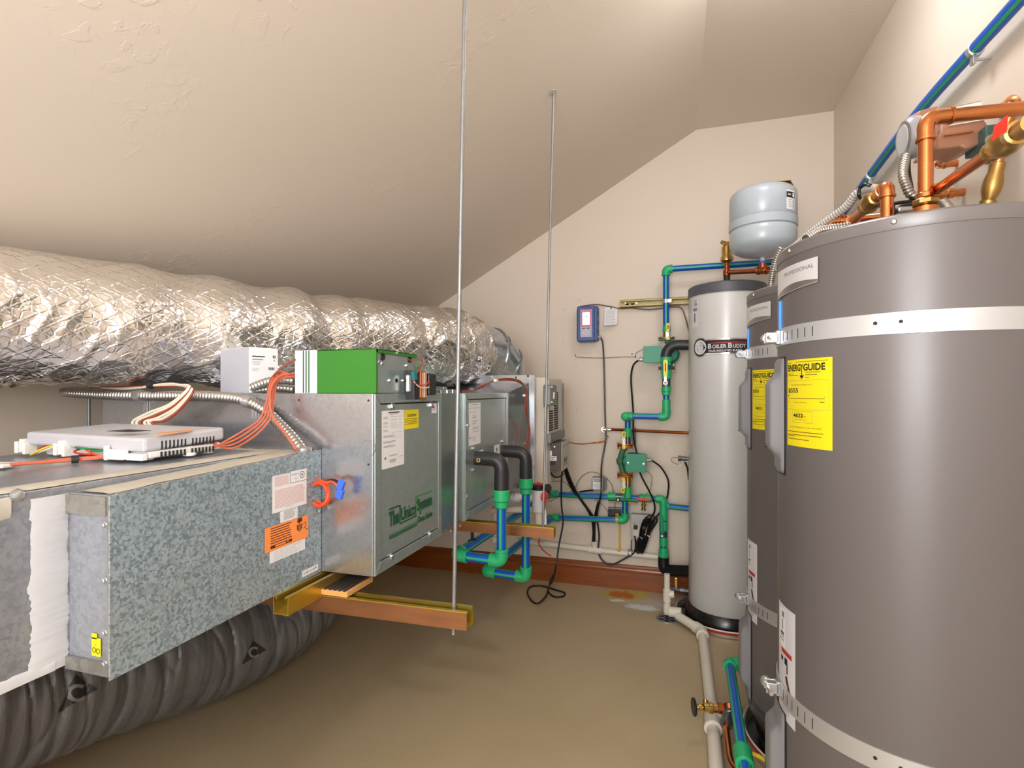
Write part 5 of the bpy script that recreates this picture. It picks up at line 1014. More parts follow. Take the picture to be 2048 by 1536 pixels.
def pump(name_lbl, cx_u, box, fl, yb, vol_u, side):
    root = thing('circulator_pump', name_lbl, 'pump', tuple(cl((box[0]+box[2])/2, (box[1]+box[3])/2, yb)))
    a, b_ = cl(box[0], box[3], yb), cl(box[2], box[1], yb)
    m = MB(); m.box((a.x, yb, a.z), (b_.x, yb+.055, b_.z)); m.build('terminal_box', ['pump_green'], root, bevel=.003)
    m = MB(); m.box((a.x-.002, yb-.0015, a.z-.001), (b_.x+.001, yb+.0005, b_.z+.001)); m.build('box_cover', ['pump_green'], root, bevel=.001)
    c = cl(vol_u, (fl[0]+fl[1])/2, yb+.045)
    q_ = 1.0 if side > 0 else .62; m = MB(); m.lathe([(.020*q_, -.036), (.040*q_, -.032), (.046*q_, -.022), (.046*q_, .010), (.052*q_, .014), (.052*q_, .030), (.040*q_, .040), (.0, .042)], c, (0, 1, 0), 28); m.build('motor_body', ['pump_green'], root)
    f0, f1 = cl(cx_u, fl[0], yb+.045), cl(cx_u, fl[1], yb+.045)
    sg = -1 if vol_u < cx_u+.1 else 1
    m = MB(); m.tube(smooth([f0, f0+V(side*.010, 0, -.015), V(f0.x+side*.026, f0.y, c.z+.012), V(f0.x+side*.026, f0.y, c.z-.012), f1+V(side*.010, 0, .015), f1]), [.016]*17+[.020]*8+[.016]*16, 16); m.build('volute', ['pump_dark_green'], root)
    for f, q in ((f0, 1), (f1, -1)):
        for dz, mt, nm in ((0, 'pump_green' if side > 0 else 'bronze', 'pump_flange'), (q*.010, 'bronze', 'pipe_flange')):
            m = MB(); pr = [(.044*math.cos(t)*(1 if abs(math.cos(t)) > .55 else .9), .022*math.sin(t)) for t in [2*PI*k/16 for k in range(16)]]
            m.prism([(f.x+x, f.y+y, f.z+dz) for x, y in pr], (0, 0, .008)); m.build(nm, [mt], root, bevel=.0015)
        for sx in (-1, 1):
            m = MB(); p = f+V(sx*.037, -.004, q*.004); m.lathe([(.0062, -.016), (.0062, -.010)], p, (0, 0, 1), 6); m.lathe([(.0035, -.012), (.0035, .022)], p, (0, 0, 1), 8); m.lathe([(.0062, .016), (.0062, .022)], p, (0, 0, 1), 6); m.build('flange_bolt', ['bronze' if side < 0 else 'outlet_steel'], root)
    return root, a, b_
pu, a, b_ = pump('upper teal-green circulator pump behind the black insulated elbow', 1333, (1287, 692, 1323, 725), (681, 736), YB-.16, 1340, 1)
m = MB(); p = V(a.x, YB-.13, cl(1283, 719, YB-.13).z); m.tube([p, p+V(-.028, 0, 0)], .0105, 14); m.lathe([(.013, 0), (.013, .010)], p+V(-.010, 0, 0), (-1, 0, 0), 6); m.build('cord_grip', ['relay_grey'], pu)
pd, a, b_ = pump('lower teal-green circulator pump between two bronze flanges', 1250, (1252.5, 909, 1292, 943), (894, 950), YB-.17, 1256, -1)
m = MB(); p = V(b_.x, YB-.14, cl(1296, 920, YB-.14).z); m.tube([p, p+V(.030, 0, 0)], .0085, 14); m.lathe([(.011, 0), (.011, .010)], p+V(.004, 0, 0), (1, 0, 0), 6); m.build('cord_grip', ['relay_grey'], pd)
for u, v in ((1256, 926), (1287, 928)): screw(pd, cl(u, v, YB-.1715), (0, -1, 0), .0035)
cable('sensor_loop', '', '', [cl(1257, 909, YB-.16), cl(1262, 905, YB-.165), cl(1280, 908, YB-.165), cl(1291, 911, YB-.16)], .0022, 'black_cable', parent=pd)
# high supply pipe: right along the wall, down to the upper pump
hp = thing('supply_pipe', 'striped blue pipe across the back wall dropping through a clamp to the upper pump', 'pipe', tuple(cl(1332, 537)))
YU = YB-.115
z1 = PY(1340, 538, YU).z; x1_ = PY(1332, 600, YU).x
pipe_run(hp, [V(x1_, YU, cl(1332, 652, YU).z), V(x1_, YU, z1), V(.745, YU, PY(1550, 524, YU).z+.0), ], .0165, 'ppr', up=(0, -1, 0), bend=1.6)
m = MB(); p = PY(1332, 603, YU); m.lathe([(.0175, -.012), (.0195, -.011), (.0195, .011), (.0175, .012)], p, (0, 0, 1), 20); m.box(p+V(.008, -.024, -.010), p+V(.030, -.016, .010)); m.box(p+V(-.004, .015, -.01), p+V(.004, .075, .01)); m.build('pipe_clamp', ['zinc'], hp, bevel=.001)
uv_ = lambda v: PY(1333, v, YU)
m = MB(); collar(m, uv_(651), uv_(664), .0215); m.build('coupling', ['ppr_green'], hp); m = MB(); collar(m, uv_(663), uv_(681), .019); m.build('union', ['brass_dull'], hp)
handle(hp, 1336, 646, 664, YU-.028, .018); handle(hp, 1336, 673, 680, YU-.026, .020, text=False)
m = MB(); p = PY(1335, 669, YU-.022); m.box(p+V(-.009, -.003, -.018), p+V(.009, .0, .018)); m.lathe([(.006, 0), (.005, .008)], p, (0, -1, 0), 6); m.build('valve_stem', ['silver_lever'], hp)
# insulated elbow from tank and column down to the lower pump
mc = thing('mixing_column', 'green and blue pipe column with a yellow lever below the black insulated elbow', 'pipe', tuple(cl(1333, 760)))
YE = YB-.225; e = lambda u, v: PY(u, v, YE)
m = MB(); c0 = V(.10, 2.945, 0); zt1 = e(1378, 690).z; colx = e(1332.5, 745).x
m.tube(smooth([V(.09, YE, zt1), V(.045, YE, zt1), V(colx+.055, YE, zt1+.001), V(colx+.018, YE, zt1-.012), V(colx, YE, zt1-.045), V(colx, YE, e(1332, 716).z)], 6), [.0275]*31, 22)
for t in (.045, .075, .1): collar(m, V(.09-t, YE, zt1), V(.087-t, YE, zt1), .0288)
m.build('pipe_insulation', ['rubber'], mc)
def seg(a, b_, r, mt, nm): m = MB(); collar(m, V(colx, YE, e(1332, a).z), V(colx, YE, e(1332, b_).z), r); m.build(nm, [mt], mc)
seg(714, 724, .030, 'ppr_green', 'coupling'); seg(723, 731, .025, 'ppr_green', 'coupling'); seg(730, 745, .020, 'ppr_blue', 'pipe'); seg(740, 758, .0255, 'ppr_green', 'coupling'); seg(757, 774, .0215, 'valve_grey', 'valve_body'); seg(773, 784, .0255, 'ppr_green', 'coupling'); seg(783, 791, .022, 'ppr_green', 'coupling'); seg(799, 828, .0215, 'ppr_green', 'sleeve')
a = handle(mc, 1331, 719, 753, YE-.036, .024)
m = MB(); p = e(1331, 766); m.box(p+V(-.007, -.040, 0), p+V(.007, -.036, .034)); m.lathe([(.009, .020), (.009, .034), (.006, .040)], p, (0, -1, 0), 8); m.lathe([(.012, .015), (.012, .03)], p, (0, -1, 0), 16); m.build('valve_stem', ['silver_lever'], mc)
zc1 = e(1330, 834).z; x2 = PY(1251, 834, YE).x; YL = YB-.125
pipe_run(mc, [V(colx, YE, e(1332, 788).z), V(colx, YE, zc1), V(x2, YE, zc1+.002), V(x2, YL, zc1-.002)], .0165, 'ppr', up=(0, -1, .6), bend=1.7)
m = MB(); m.lathe([(.0, -.030), (.016, -.026), (.0235, -.012), (.025, 0), (.023, .012), (.0, .016)], V(x2, YE, zc1), (0, 1, 0), 20); m.build('elbow', ['ppr_green'], mc)
lv = lambda v: PY(1251.5, v, YL); lc = thing('pump_riser', 'short riser with yellow levers above and below the lower pump', 'pipe', tuple(lv(900)))
def seg2(a, b_, r, mt, nm): m = MB(); collar(m, V(x2+.004, YL, lv(a).z), V(x2+.004, YL, lv(b_).z), r); m.build(nm, [mt], lc)
pipe_run(lc, [V(x2+.004, YL, lv(836).z), V(x2+.004, YL, lv(862).z)], .0165, 'ppr', up=(0, -1, 0))
seg2(856, 874, .0215, 'ppr_green', 'coupling'); seg2(873, 892, .016, 'valve_grey', 'valve_body'); seg2(952, 975, .017, 'brass_dull', 'valve_body'); seg2(974, 996, .0205, 'ppr_green', 'coupling')
handle(lc, 1248, 862, 877, YL-.030, .021); handle(lc, 1248, 890, 898, YL-.030, .021, text=False); handle(lc, 1247.5, 955, 962, YL-.032, .021, text=False); handle(lc, 1246, 975, 986, YL-.032, .021)
for v in (883, 968):
    m = MB(); p = PY(1248, v, YL-.028); m.box(p+V(-.008, -.003, -.022), p+V(.008, 0, .022)); m.lathe([(.006, 0), (.005, .009)], p, (0, -1, 0), 6); m.build('valve_stem', ['silver_lever'], lc)
m = MB(); p = PY(1268, 875, YB-.04); m.box(p+V(-.008, 0, -.045), p+V(.010, .038, .055)); m.build('bracket', ['valve_grey'], lc, bevel=.002)
# copper run on wall
cw_ = thing('copper_pipe', 'horizontal copper pipe from the wall valve to the cream tank', 'pipe', tuple(wl(1290, 861)))
a = wl(1223, 859, .05); m = MB(); m.tube([a, V(.115, 2.98, wl(1380, 864, .1).z)], .0085, 16); m.build('pipe', ['copper_aged'], cw_)
m = MB(); b_ = wl(1207, 859, .05); collar(m, b_+V(-.004, 0, 0), b_+V(.018, 0, 0), .012); collar(m, b_+V(.022, 0, 0), b_+V(.046, 0, 0), .0105); m.lathe([(.016, 0), (.016, .004)], wl(1208, 859, .012), (0, -1, 0), 16); m.lathe([(.006, 0), (.006, .04)], wl(1208, 859, .0), (0, -1, 0), 10); m.build('stop_valve', ['steel'], cw_)
# upper and lower blue wall pipes
up_ = thing('return_pipe', 'upper of two striped blue wall pipes, with a teal lever and a red-handled tap', 'pipe', tuple(wl(1200, 992, .08)))
z0 = .545; zE = .552; cx2 = PY(1327, 1010, 3.09).x
pipe_run(up_, [V(-.72, 3.02, z0-.001), V(-.700, 3.09, z0), V(cx2, 3.09, zE), V(cx2, 3.09, PY(1327, 1100, 3.09).z)], .0168, 'ppr', up=(0, -.35, .9), bend=1.7)
hx = lambda u: PY(u, 996, 3.09).x
def hseg(u0, u1, r, mt, nm): m = MB(); collar(m, V(hx(u0), 3.09, zE-.001), V(hx(u1), 3.09, zE), r); m.build(nm, [mt], up_)
hseg(1215, 1232, .0225, 'ppr_green', 'coupling'); hseg(1231, 1246, .0195, 'valve_grey', 'valve_body'); hseg(1245, 1262, .0225, 'ppr_green', 'coupling'); hseg(1278, 1305, .0225, 'ppr_green', 'tee')
m = MB(); a = PY(1237, 998, 3.055); b_ = PY(1277, 1001, 3.05); m.obox((a+b_)/2, (b_-a)*.5, (0, .003, 0), (0, 0, .0075)); m.lathe([(.010, -.004), (.010, .018), (.006, .022)], a, (0, -1, 0), 16); m.build('teal_lever', ['ppr_green_dark'], up_, bevel=.002)
m = MB(); m.lathe([(.005, .020), (.005, .026)], a, (0, -1, 0), 6); m.build('nut', ['steel'], up_)
hb = PY(1287, 1003, 3.06); m = MB(); collar(m, hb+V(0, 0, -.002), hb+V(0, 0, -.016), .009); collar(m, hb+V(0, 0, -.014), hb+V(0, 0, -.028), .012); collar(m, hb+V(0, 0, -.028), hb+V(0, 0, -.040), .008); collar(m, hb+V(0, 0, -.038), hb+V(0, 0, -.050), .012); m.build('drain_tap', ['brass_dull'], up_)
m = MB(); a = PY(1287, 998, 3.035); m.obox(a+V(.022, 0, -.003), (.018, 0, .003), (0, .003, 0), (0, 0, .006)); m.obox(a+V(-.022, 0, -.003), (.018, 0, -.003), (0, .003, 0), (0, 0, .006)); m.lathe([(.009, 0), (.009, .008)], a+V(0, .004, 0), (0, -1, 0), 12); m.build('red_handle', ['red_plastic'], up_, bevel=.002)
vz = lambda v: PY(1327, v, 3.09).z
def vseg(a_, b__, r, mt, nm): m = MB(); collar(m, V(cx2, 3.09, vz(a_)), V(cx2, 3.09, vz(b__)), r); m.build(nm, [mt], up_)
vseg(1010, 1041, .0225, 'ppr_green', 'sleeve'); vseg(1043, 1062, .0235, 'ppr_green', 'coupling'); vseg(1060, 1075, .0215, 'valve_grey', 'valve_body'); vseg(1074, 1092, .0235, 'ppr_green', 'coupling'); vseg(1095, 1106, .026, 'ppr_green', 'coupling'); vseg(1105, 1116, .0285, 'ppr_green', 'coupling')
m = MB(); a = PY(1324, 1070, 3.055); b_ = PY(1323, 1033, 3.050); m.obox((a+b_)/2, (.0085, 0, 0), (0, .003, 0), (b_-a)*.5); m.lathe([(.010, -.004), (.010, .016), (.006, .020)], a, (0, -1, 0), 16); m.build('teal_lever', ['ppr_green_dark'], up_, bevel=.002)
m = MB(); m.lathe([(.006, .018), (.006, .024)], a, (0, -1, 0), 8); m.build('nut', ['steel'], up_)
m = MB(); zb1 = PY(1350, 1142, 3.05).z; m.tube(fillet([V(cx2, 3.09, vz(1114)), V(cx2, 3.085, PY(1327, 1140, 3.085).z), V(.125, 2.98, PY(1378, 1141, 2.98).z)], .055, 10), .030, 22)
for t in (.25, .5, .8): p = V(cx2, 3.085, PY(1327, 1140, 3.085).z).lerp(V(.125, 2.98, PY(1378, 1141, 2.98).z), t); collar(m, p, p+V(.003, -.002, 0), .0312); m.build('pipe_insulation', ['rubber'], up_)
for p in (wl(1117, 989, .08), wl(1202, 992.5, .08)): m = MB(); m.lathe([(.0172, -.0015), (.0178, 0), (.0172, .0015)], V(p.x, 3.09, .5475), (1, 0, 0), 20); m.build('paint_ring', ['paint_white'], up_)
lp_ = thing('return_pipe', 'lower of two striped blue wall pipes, ending in a stained green elbow', 'pipe', tuple(wl(1200, 1037, .08)))
xe = PY(1250, 1037, 3.09).x; ze = PY(1250, 1040, 3.09).z
pipe_run(lp_, [V(-.715, 3.01, .406), V(-.690, 3.09, .405), V(xe, 3.09, ze), V(xe, 3.09, .53)], .0168, 'ppr', up=(0, -.35, .9), bend=1.7)
m = MB(); collar(m, PY(1231, 1039, 3.09), PY(1238, 1039.4, 3.09), .0178); m.build('stained_band', ['stain_yellow'], lp_)
# stub pipe behind tank
sp_ = thing('stub_pipe', 'short blue pipe from a green socket to the cream tank side', 'pipe', tuple(wl(1350, 1014)))
a = PY(1334, 1012, 3.10); pipe_run(sp_, [a, V(.16, 3.075, a.z-.005)], .0165, 'ppr', up=(0, -.3, 1)); m = MB(); collar(m, a+V(-.022, 0, 0), a+V(.012, 0, 0), .0205); m.build('socket', ['ppr_green'], sp_)
sv = thing('relief_valve', 'grey sensor valve with a thin wire at the left of the cream tank', 'valve', tuple(PY(1366, 918, 2.93)))
a = PY(1361, 917, 2.93); m = MB(); collar(m, a, V(.085, 2.93, a.z), .010); collar(m, a+V(-.012, 0, 0), a+V(.006, 0, 0), .015, seg=8); collar(m, a+V(.012, 0, 0), a+V(.024, 0, 0), .013); m.build('valve_body', ['valve_grey'], sv)
cable('thin_wire', '', '', [a, PY(1348, 915, 2.93), PY(1342, 919, 2.93), PY(1348, 926, 2.93), PY(1358, 929, 2.93)], .0015, 'wire_thin', parent=sv)
m = MB(); m.obox(PY(1360, 930, 2.93), (.008, 0, -.002), (0, .001, 0), (.002, 0, .006)); m.build('tag_plate', ['relay_grey'], sv)
m = MB(); m.tube([PY(1370, 924, 2.93), PY(1375, 936, 2.93), PY(1378, 960, 2.95)], .005, 8); m.build('lead', ['black_cable'], sv)
# ================================================================ cream buffer tank
BX_, BY_, BR = .257, 2.90, .185
bt = thing('buffer_tank', 'tall cream buffer tank with a grey lid and a black name badge', 'tank', (BX_, BY_, 0))
m = MB(); m.lathe([(BR-.004, .072), (BR, .080), (BR, 1.642), (BR-.01, 1.645)], (BX_, BY_, 0), (0, 0, 1), 72); m.build('jacket', ['tank_cream'], bt)
m = MB(); m.lathe([(BR+.0045, 1.633), (BR+.0045, 1.640), (BR+.002, 1.642), (BR+.002, 1.680), (BR-.006, 1.687), (0, 1.694)], (BX_, BY_, 0), (0, 0, 1), 72); m.build('lid', ['tank_lid'], bt)
m = MB(); m.lathe([(BR+.018, .012), (BR+.016, .045), (BR-.002, .070), (0, .071)], (BX_, BY_, 0), (0, 0, 1), 64); m.build('base_ring', ['tank_base'], bt)
# name badge
cm = cyl_map(BX_, BY_, BR, 264.9, 0)
zb_c = 1.372; s = Sheet(cm, .003); x0 = -.131
s.disc(x0, zb_c, .048, 'badge_chrome', 0, 40); s.rect(x0+.02, zb_c-.037, .16, zb_c+.037, 'badge_chrome', 0)
s.disc(x0, zb_c, .0425, 'ink', 1, 40); s.rect(x0+.02, zb_c-.031, .155, zb_c+.031, 'ink', 1); s.disc(x0, zb_c, .036, 'badge_chrome', 2, 40); s.disc(x0, zb_c, .0355, 'unico_white', 3, 40)
# small line drawing: plain cylinder on a stand (generic)
for (xa, ya, xb, yb2) in ((.002, .006, .016, .007), (.002, .024, .016, .025), (.002, .006, .003, .025), (.015, .006, .016, .025), (.004, -.024, .005, .006), (.014, -.024, .015, .006), (.003, -.025, .016, -.024), (-.018, .006, -.003, .007), (-.018, -.010, -.004, -.009), (-.019, -.010, -.018, .006), (-.012, -.022, -.011, -.010)):
    s.rect(x0+xa, zb_c+ya, x0+xb, zb_c+yb2, 'ink', 4)
s.rect(x0+.057, zb_c+.0145, .14, zb_c+.0185, 'ink_red', 4)
s.text('B', x0+.045, zb_c-.010, .024, 'unico_white', bold=.03, lvl=5); s.text('OILER', x0+.066, zb_c-.010, .019, 'unico_white', w=.064, bold=.02, lvl=5)
s.text('B', x0+.137, zb_c-.010, .024, 'unico_white', bold=.03, lvl=5); s.text('UDDY', x0+.158, zb_c-.010, .019, 'unico_white', w=.058, bold=.02, lvl=5)
s.text('YOUR INSULATED BUFFER', x0+.045, zb_c-.027, .0105, 'unico_white', w=.155, bold=.02, lvl=5); s.make('name_badge', bt, 'black name badge with white lettering and a round end')
s = Sheet(cyl_map(BX_, BY_, BR, 205, 0), .0008)
s.rect(0, 1.475, .048, 1.625, 'unico_white'); s.lines(.012, .044, 1.612, 5, .007, .0018, 'ink'); s.rect(.030, 1.585, .036, 1.594, 'ink', 1)
for k in range(7): s.rect(.012+.0045*k, 1.556, .0145+.0045*k, 1.571, 'ink', 1)
s.rect(.020, 1.500, .0265, 1.545, 'ink', 1); s.make('spec_sticker', bt, 'white sticker with small print and a bar code')
pan = thing('drain_pan', 'round metal drain pan with red tape under the cream tank', 'pan', (BX_, BY_, 0))
m = MB(); PR = .2466
m.lathe([(PR-.004, .0015), (PR-.001, .003), (PR, .018), (PR, .030), (PR+.0015, .034), (PR-.002, .036), (PR-.006, .034), (PR-.010, .006), (0, .005)], (BX_, BY_, 0), (0, 0, 1), 72, mi=[0, 0, 1, 2, 2, 0, 0, 3]); m.build('pan_body', ['pan_rim', 'red_tape', 'paint_white', 'tank_base'], pan)
# union, tap and drain connection low on the left
dv = thing('drain_valve', 'grey union with a copper end at the foot of the cream tank', 'valve', tuple(PY(1356, 1180, 2.93)))
a = PY(1342, 1178, 2.95); b_ = PY(1372, 1182, 2.93); b_.x = .10
m = MB(); collar(m, a, a.lerp(b_, .45), .0150); collar(m, a.lerp(b_, .4), a.lerp(b_, .62), .0175, seg=8); collar(m, a.lerp(b_, .6), a.lerp(b_, .8), .015); m.build('union', ['valve_grey'], dv)
m = MB(); collar(m, a.lerp(b_, .78), b_, .0120); m.build('copper_end', ['copper_aged'], dv)
m = MB(); p = PY(1352, 1166, 2.94); m.box(p+V(-.007, -.004, -.028), p+V(.007, .004, .028)); m.build('tap_plate', ['brass'], dv, bevel=.002)
fd = thing('floor_pipe', 'cream drain pipe along the floor from the floor drain towards the viewer', 'pipe', tuple(PZ(1420, 1300, 0)))
r_ = .021
P0, P1 = PZ(1356, 1232, .036), PZ(1404, 1262, .030); P2, P3 = PZ(1424, 1424, .024), PZ(1440, 1640, .024)
m = MB(); m.tube([P0, P1], r_, 20); m.build('pipe', ['pvc_cream'], fd)
m = MB(); m.tube([P1, P2, P3], r_, 20); m.build('pipe', ['pvc_cream'], fd)
m = MB(); d0 = (P0-P1).normalized(); d1 = (P2-P1).normalized(); m.tube(fillet([P1+d0*.045, P1, P1+d1*.055], .035, 8), .0265, 20); collar(m, P1+d1*.04, P1+d1*.058, .028); m.build('elbow', ['pvc_cream'], fd)
d2 = (P3-P2).normalized(); m = MB(); collar(m, P2-d2*.03, P2+d2*.10, .0275); collar(m, P2+d2*.085, P2+d2*.105, .030); m.tube([P2+d2*.06, P2+V(.05, .01, .012), P2+V(.09, .02, .014)], .020, 16); m.build('wye', ['pvc_cream'], fd)
m = MB(); a = PZ(1354, 1225, .045); collar(m, a+V(.022, -.004, .002), a+V(-.040, .006, -.002), .025, seg=24); m.build('cup', ['pvc_cream'], fd)
fv = thing('vertical_drain_pipe', 'vertical cream pipe with a tee dropping into the floor drain', 'pipe', tuple(PZ(1332, 1240, 0)))
xd = PZ(1334, 1236, 0); zt2 = PY(1335, 1148, xd.y).z
m = MB(); m.tube([V(xd.x, xd.y, zt2), V(xd.x, xd.y, .02)], .0145, 18); m.build('pipe', ['pvc_cream'], fv)
m = MB(); z = PY(1335, 1192, xd.y).z; collar(m, V(xd.x, xd.y, z+.035), V(xd.x, xd.y, z-.03), .0195); collar(m, V(xd.x, xd.y, z+.01), V(xd.x+.035, xd.y, z+.012), .018); collar(m, V(xd.x, xd.y, .075), V(xd.x, xd.y, .025), .018); m.build('tee', ['pvc_cream'], fv)
dr = thing('floor_drain', 'round grey floor drain under the cream pipes', 'drain', tuple(xd))
m = MB(); m.lathe([(.056, 0), (.054, .003), (.044, .003), (.042, .0012), (0, .001)], (xd.x, xd.y-.01, .0), (0, 0, 1), 32, mi=[0, 0, 0, 1]); m.build('drain_ring', ['relay_grey', 'dark_slot'], dr)
for k in range(6): m = MB(); a = PI*k/3; c = V(xd.x+.026*math.cos(a), xd.y-.01+.026*math.sin(a), .003); m.obox(c, (.014*math.cos(a), .014*math.sin(a), 0), (-.003*math.sin(a), .003*math.cos(a), 0), (0, 0, .0012)); m.build('grate_bar', ['relay_grey'], dr)
# ---- brass air vent, copper tee and expansion tank above the cream tank
EX, EY, ER = .387, 2.65, .1427
av = thing('air_vent', 'brass automatic air vent standing on the cream tank', 'valve', (BX_, BY_, 1.69))
c = V(BX_, BY_, 0); z = lambda v: PY(1454, v, BY_).z
m = MB(); m.lathe([(.016, 1.688), (.016, z(549))], c, (0, 0, 1), 16); m.build('nipple', ['tape_black'], av)
m = MB(); collar(m, c+V(0, 0, z(552)), c+V(0, 0, z(539)), .018); collar(m, c+V(0, 0, z(540)), c+V(0, 0, z(525)), .0115); m.build('copper_tee', ['copper_aged'], av)
m = MB(); m.lathe([(.016, z(526)), (.030, z(522)), (.032, z(516)), (.026, z(512)), (.025, z(494)), (.022, z(493)), (.016, z(489)), (.012, z(484)), (0, z(483))], c, (0, 0, 1), 24); m.build('vent_body', ['brass'], av)
m = MB(); p = c+V(-.022, -.010, z(485)); m.tube([c+V(-.002, 0, z(486)), p], .008, 12); m.lathe([(.010, -.006), (.010, .004), (.004, .006)], p, (-.6, -.8, .3), 14); m.build('vent_cap', ['brass'], av)
ck = thing('copper_pipe', 'aged copper pipe with a tee under the grey expansion tank', 'pipe', (.33, 2.75, 1.72))
zt3 = PY(1525, 541, EY).z; A0 = c+V(0, 0, z(545)); A1 = V(EX, EY, zt3); dd_ = (A1-A0).normalized(); A2 = A1+dd_*.14; 
m = MB(); m.tube([A0+dd_*.01, A1-dd_*.02], .0115, 16); m.build('pipe', ['copper_aged'], ck)
m = MB(); m.tube([A1+dd_*.02, A2], .0115, 16); m.build('pipe', ['copper_aged'], ck)
m = MB(); collar(m, A1-dd_*.030, A1+dd_*.030, .0165); collar(m, A1, A1+V(0, 0, .034), .0155); collar(m, A1+dd_*.022, A1+dd_*.034, .0185); collar(m, A1-dd_*.034, A1-dd_*.022, .0185); m.build('tee', ['copper_aged'], ck)
et = thing('expansion_tank', 'pale grey round expansion tank above the cream tank', 'tank', (EX, EY, 1.75))
zz = lambda v: PY(1525, v, EY).z
m = MB(); m.lathe([(.011, zt3+.025), (.011, 1.765), (.022, 1.768), (.06, 1.772), (.10, 1.784), (.128, 1.802), (.1395, 1.825), (ER-.001, 1.860), (ER-.002, 1.884), (ER-.006, 1.889), (ER+.001, 1.893), (ER+.001, 1.928), (ER-.005, 1.932), (ER-.001, 1.937), (ER-.001, 2.030), (.1385, 2.050), (.122, 2.066), (.09, 2.078), (.05, 2.084), (0, 2.086)], (EX, EY, 0), (0, 0, 1), 64); m.build('tank_shell', ['expansion_grey'], et)
m = MB(); m.lathe([(.011, zt3+.030), (.013, zt3+.034), (.013, zt3+.042), (.011, zt3+.044)], (EX, EY, 0), (0, 0, 1), 8); m.build('thread_tape', ['blue_clip'], et)
m = MB(); m.lathe([(.006, 2.086), (.008, 2.090), (.006, 2.100), (0, 2.101)], (EX+.012, EY-.02, 0), (0, 0, 1), 12); m.build('valve_cap', ['blue_clip'], et)
m = MB(); m.obox((EX+.06, EY-.03, 2.083), (.052, -.02, -.008), (.015, .04, 0), (0, 0, .0012)); m.build('paper_tag', ['brass_dull'], et, label='thin olive tag lying on the tank top')
s = Sheet(cyl_map(EX, EY, ER, 302, 0), .0012); s.rect(0, 1.942, .05, 2.025, 'paper'); s.rect(0, 1.992, .05, 2.018, 'ink', 1); s.rect(.006, 2.003, .024, 2.008, 'paper', 2); s.rect(.034, 1.996, .046, 2.014, 'paper', 2); s.lines(.008, .03, 1.985, 5, .008, .002, 'ink_grey'); s.lines(.034, .048, 1.986, 7, .006, .003, 'ink_grey'); s.make('spec_label', et)

# ================================================================ grey water heaters
HR, HX, HY = .262, .497, 1.369; ZL0, ZL1, ZJ = 1.449, 1.477, .135
def arcslab(m, cx, cy, R, a0, a1, z0, z1, th, mi=0, n=14, taper=None):
    """raised plate on a cylinder between two angles"""
    pr = []; q = taper or (lambda t: (0, 0))
    for k in range(n+1):
        a = math.radians(a0+(a1-a0)*k/n); pr.append(a)
    vs = []
    for a in pr:
        for r in (R, R+th):
            for z in (z0, z1): vs.append((cx+r*math.cos(a), cy+r*math.sin(a), z))
    fs = []
    for k in range(n):
        b = 4*k; c = b+4; fs += [(b+2, b+3, c+3, c+2), (b+1, c+1, c+3, b+3), (b, b+2, c+2, c)]
    fs += [(0, 1, 3, 2), (4*n, 4*n+2, 4*n+3, 4*n+1)]
    m.add(vs, fs, mi, False)
def element_cover(root, z0, z1, ac, name='element_cover'):
    """rounded trapezoid cover, bulging from the jacket"""
    H_ = z1-z0; nz, na = 26, 20; vs = []; hw = .058
    def smst(x): x = max(0, min(1, x)); return x*x*(3-2*x)
    for j in range(nz+1):
        t = j/nz; z = z0+H_*t; e_ = min(t, 1-t)*H_
        bulge = .007+.020*smst((e_-.030)/.030)
        if e_ < .006: bulge *= .35+.65*e_/.006
        for i in range(na+1):
            s_ = -1+2*i/na; edge = (1-abs(s_))*hw; wcut = 1
            b = bulge*min(1, edge/.006)**.5 if bulge < .010 else (.007+(bulge-.007)*smst((edge-.008)/.014))*min(1, edge/.004)**.5
            a = math.radians(ac)+s_*hw/HR; r = HR-.0005+b
            vs.append((HX+r*math.cos(a), HY+r*math.sin(a), z))
    fs = [(j*(na+1)+i, j*(na+1)+i+1, (j+1)*(na+1)+i+1, (j+1)*(na+1)+i) for j in range(nz) for i in range(na)]
    m = MB(); m.add(vs, fs, 0, True); o = m.build(name, ['heater_cover'], root, auto=60)
    m = MB(); arcslab(m, HX, HY, HR-.001, ac-13.6, ac+13.6, z0-.003, z1+.003, .003); m.build('gasket', ['black_plastic'], o)
    for k in range(9):
        m = MB(); a = math.radians(ac-math.degrees(hw*.25/HR)); z = z0+H_*(.20+.03*k); r = HR+.0262
        m.box((HX+r*math.cos(a)-.0008, HY+r*math.sin(a)-.006, z), (HX+r*math.cos(a)+.003, HY+r*math.sin(a)+.006, z+.003))
        if k < 9: m.build('vent_slot', ['dark_slot'], o)
    return o
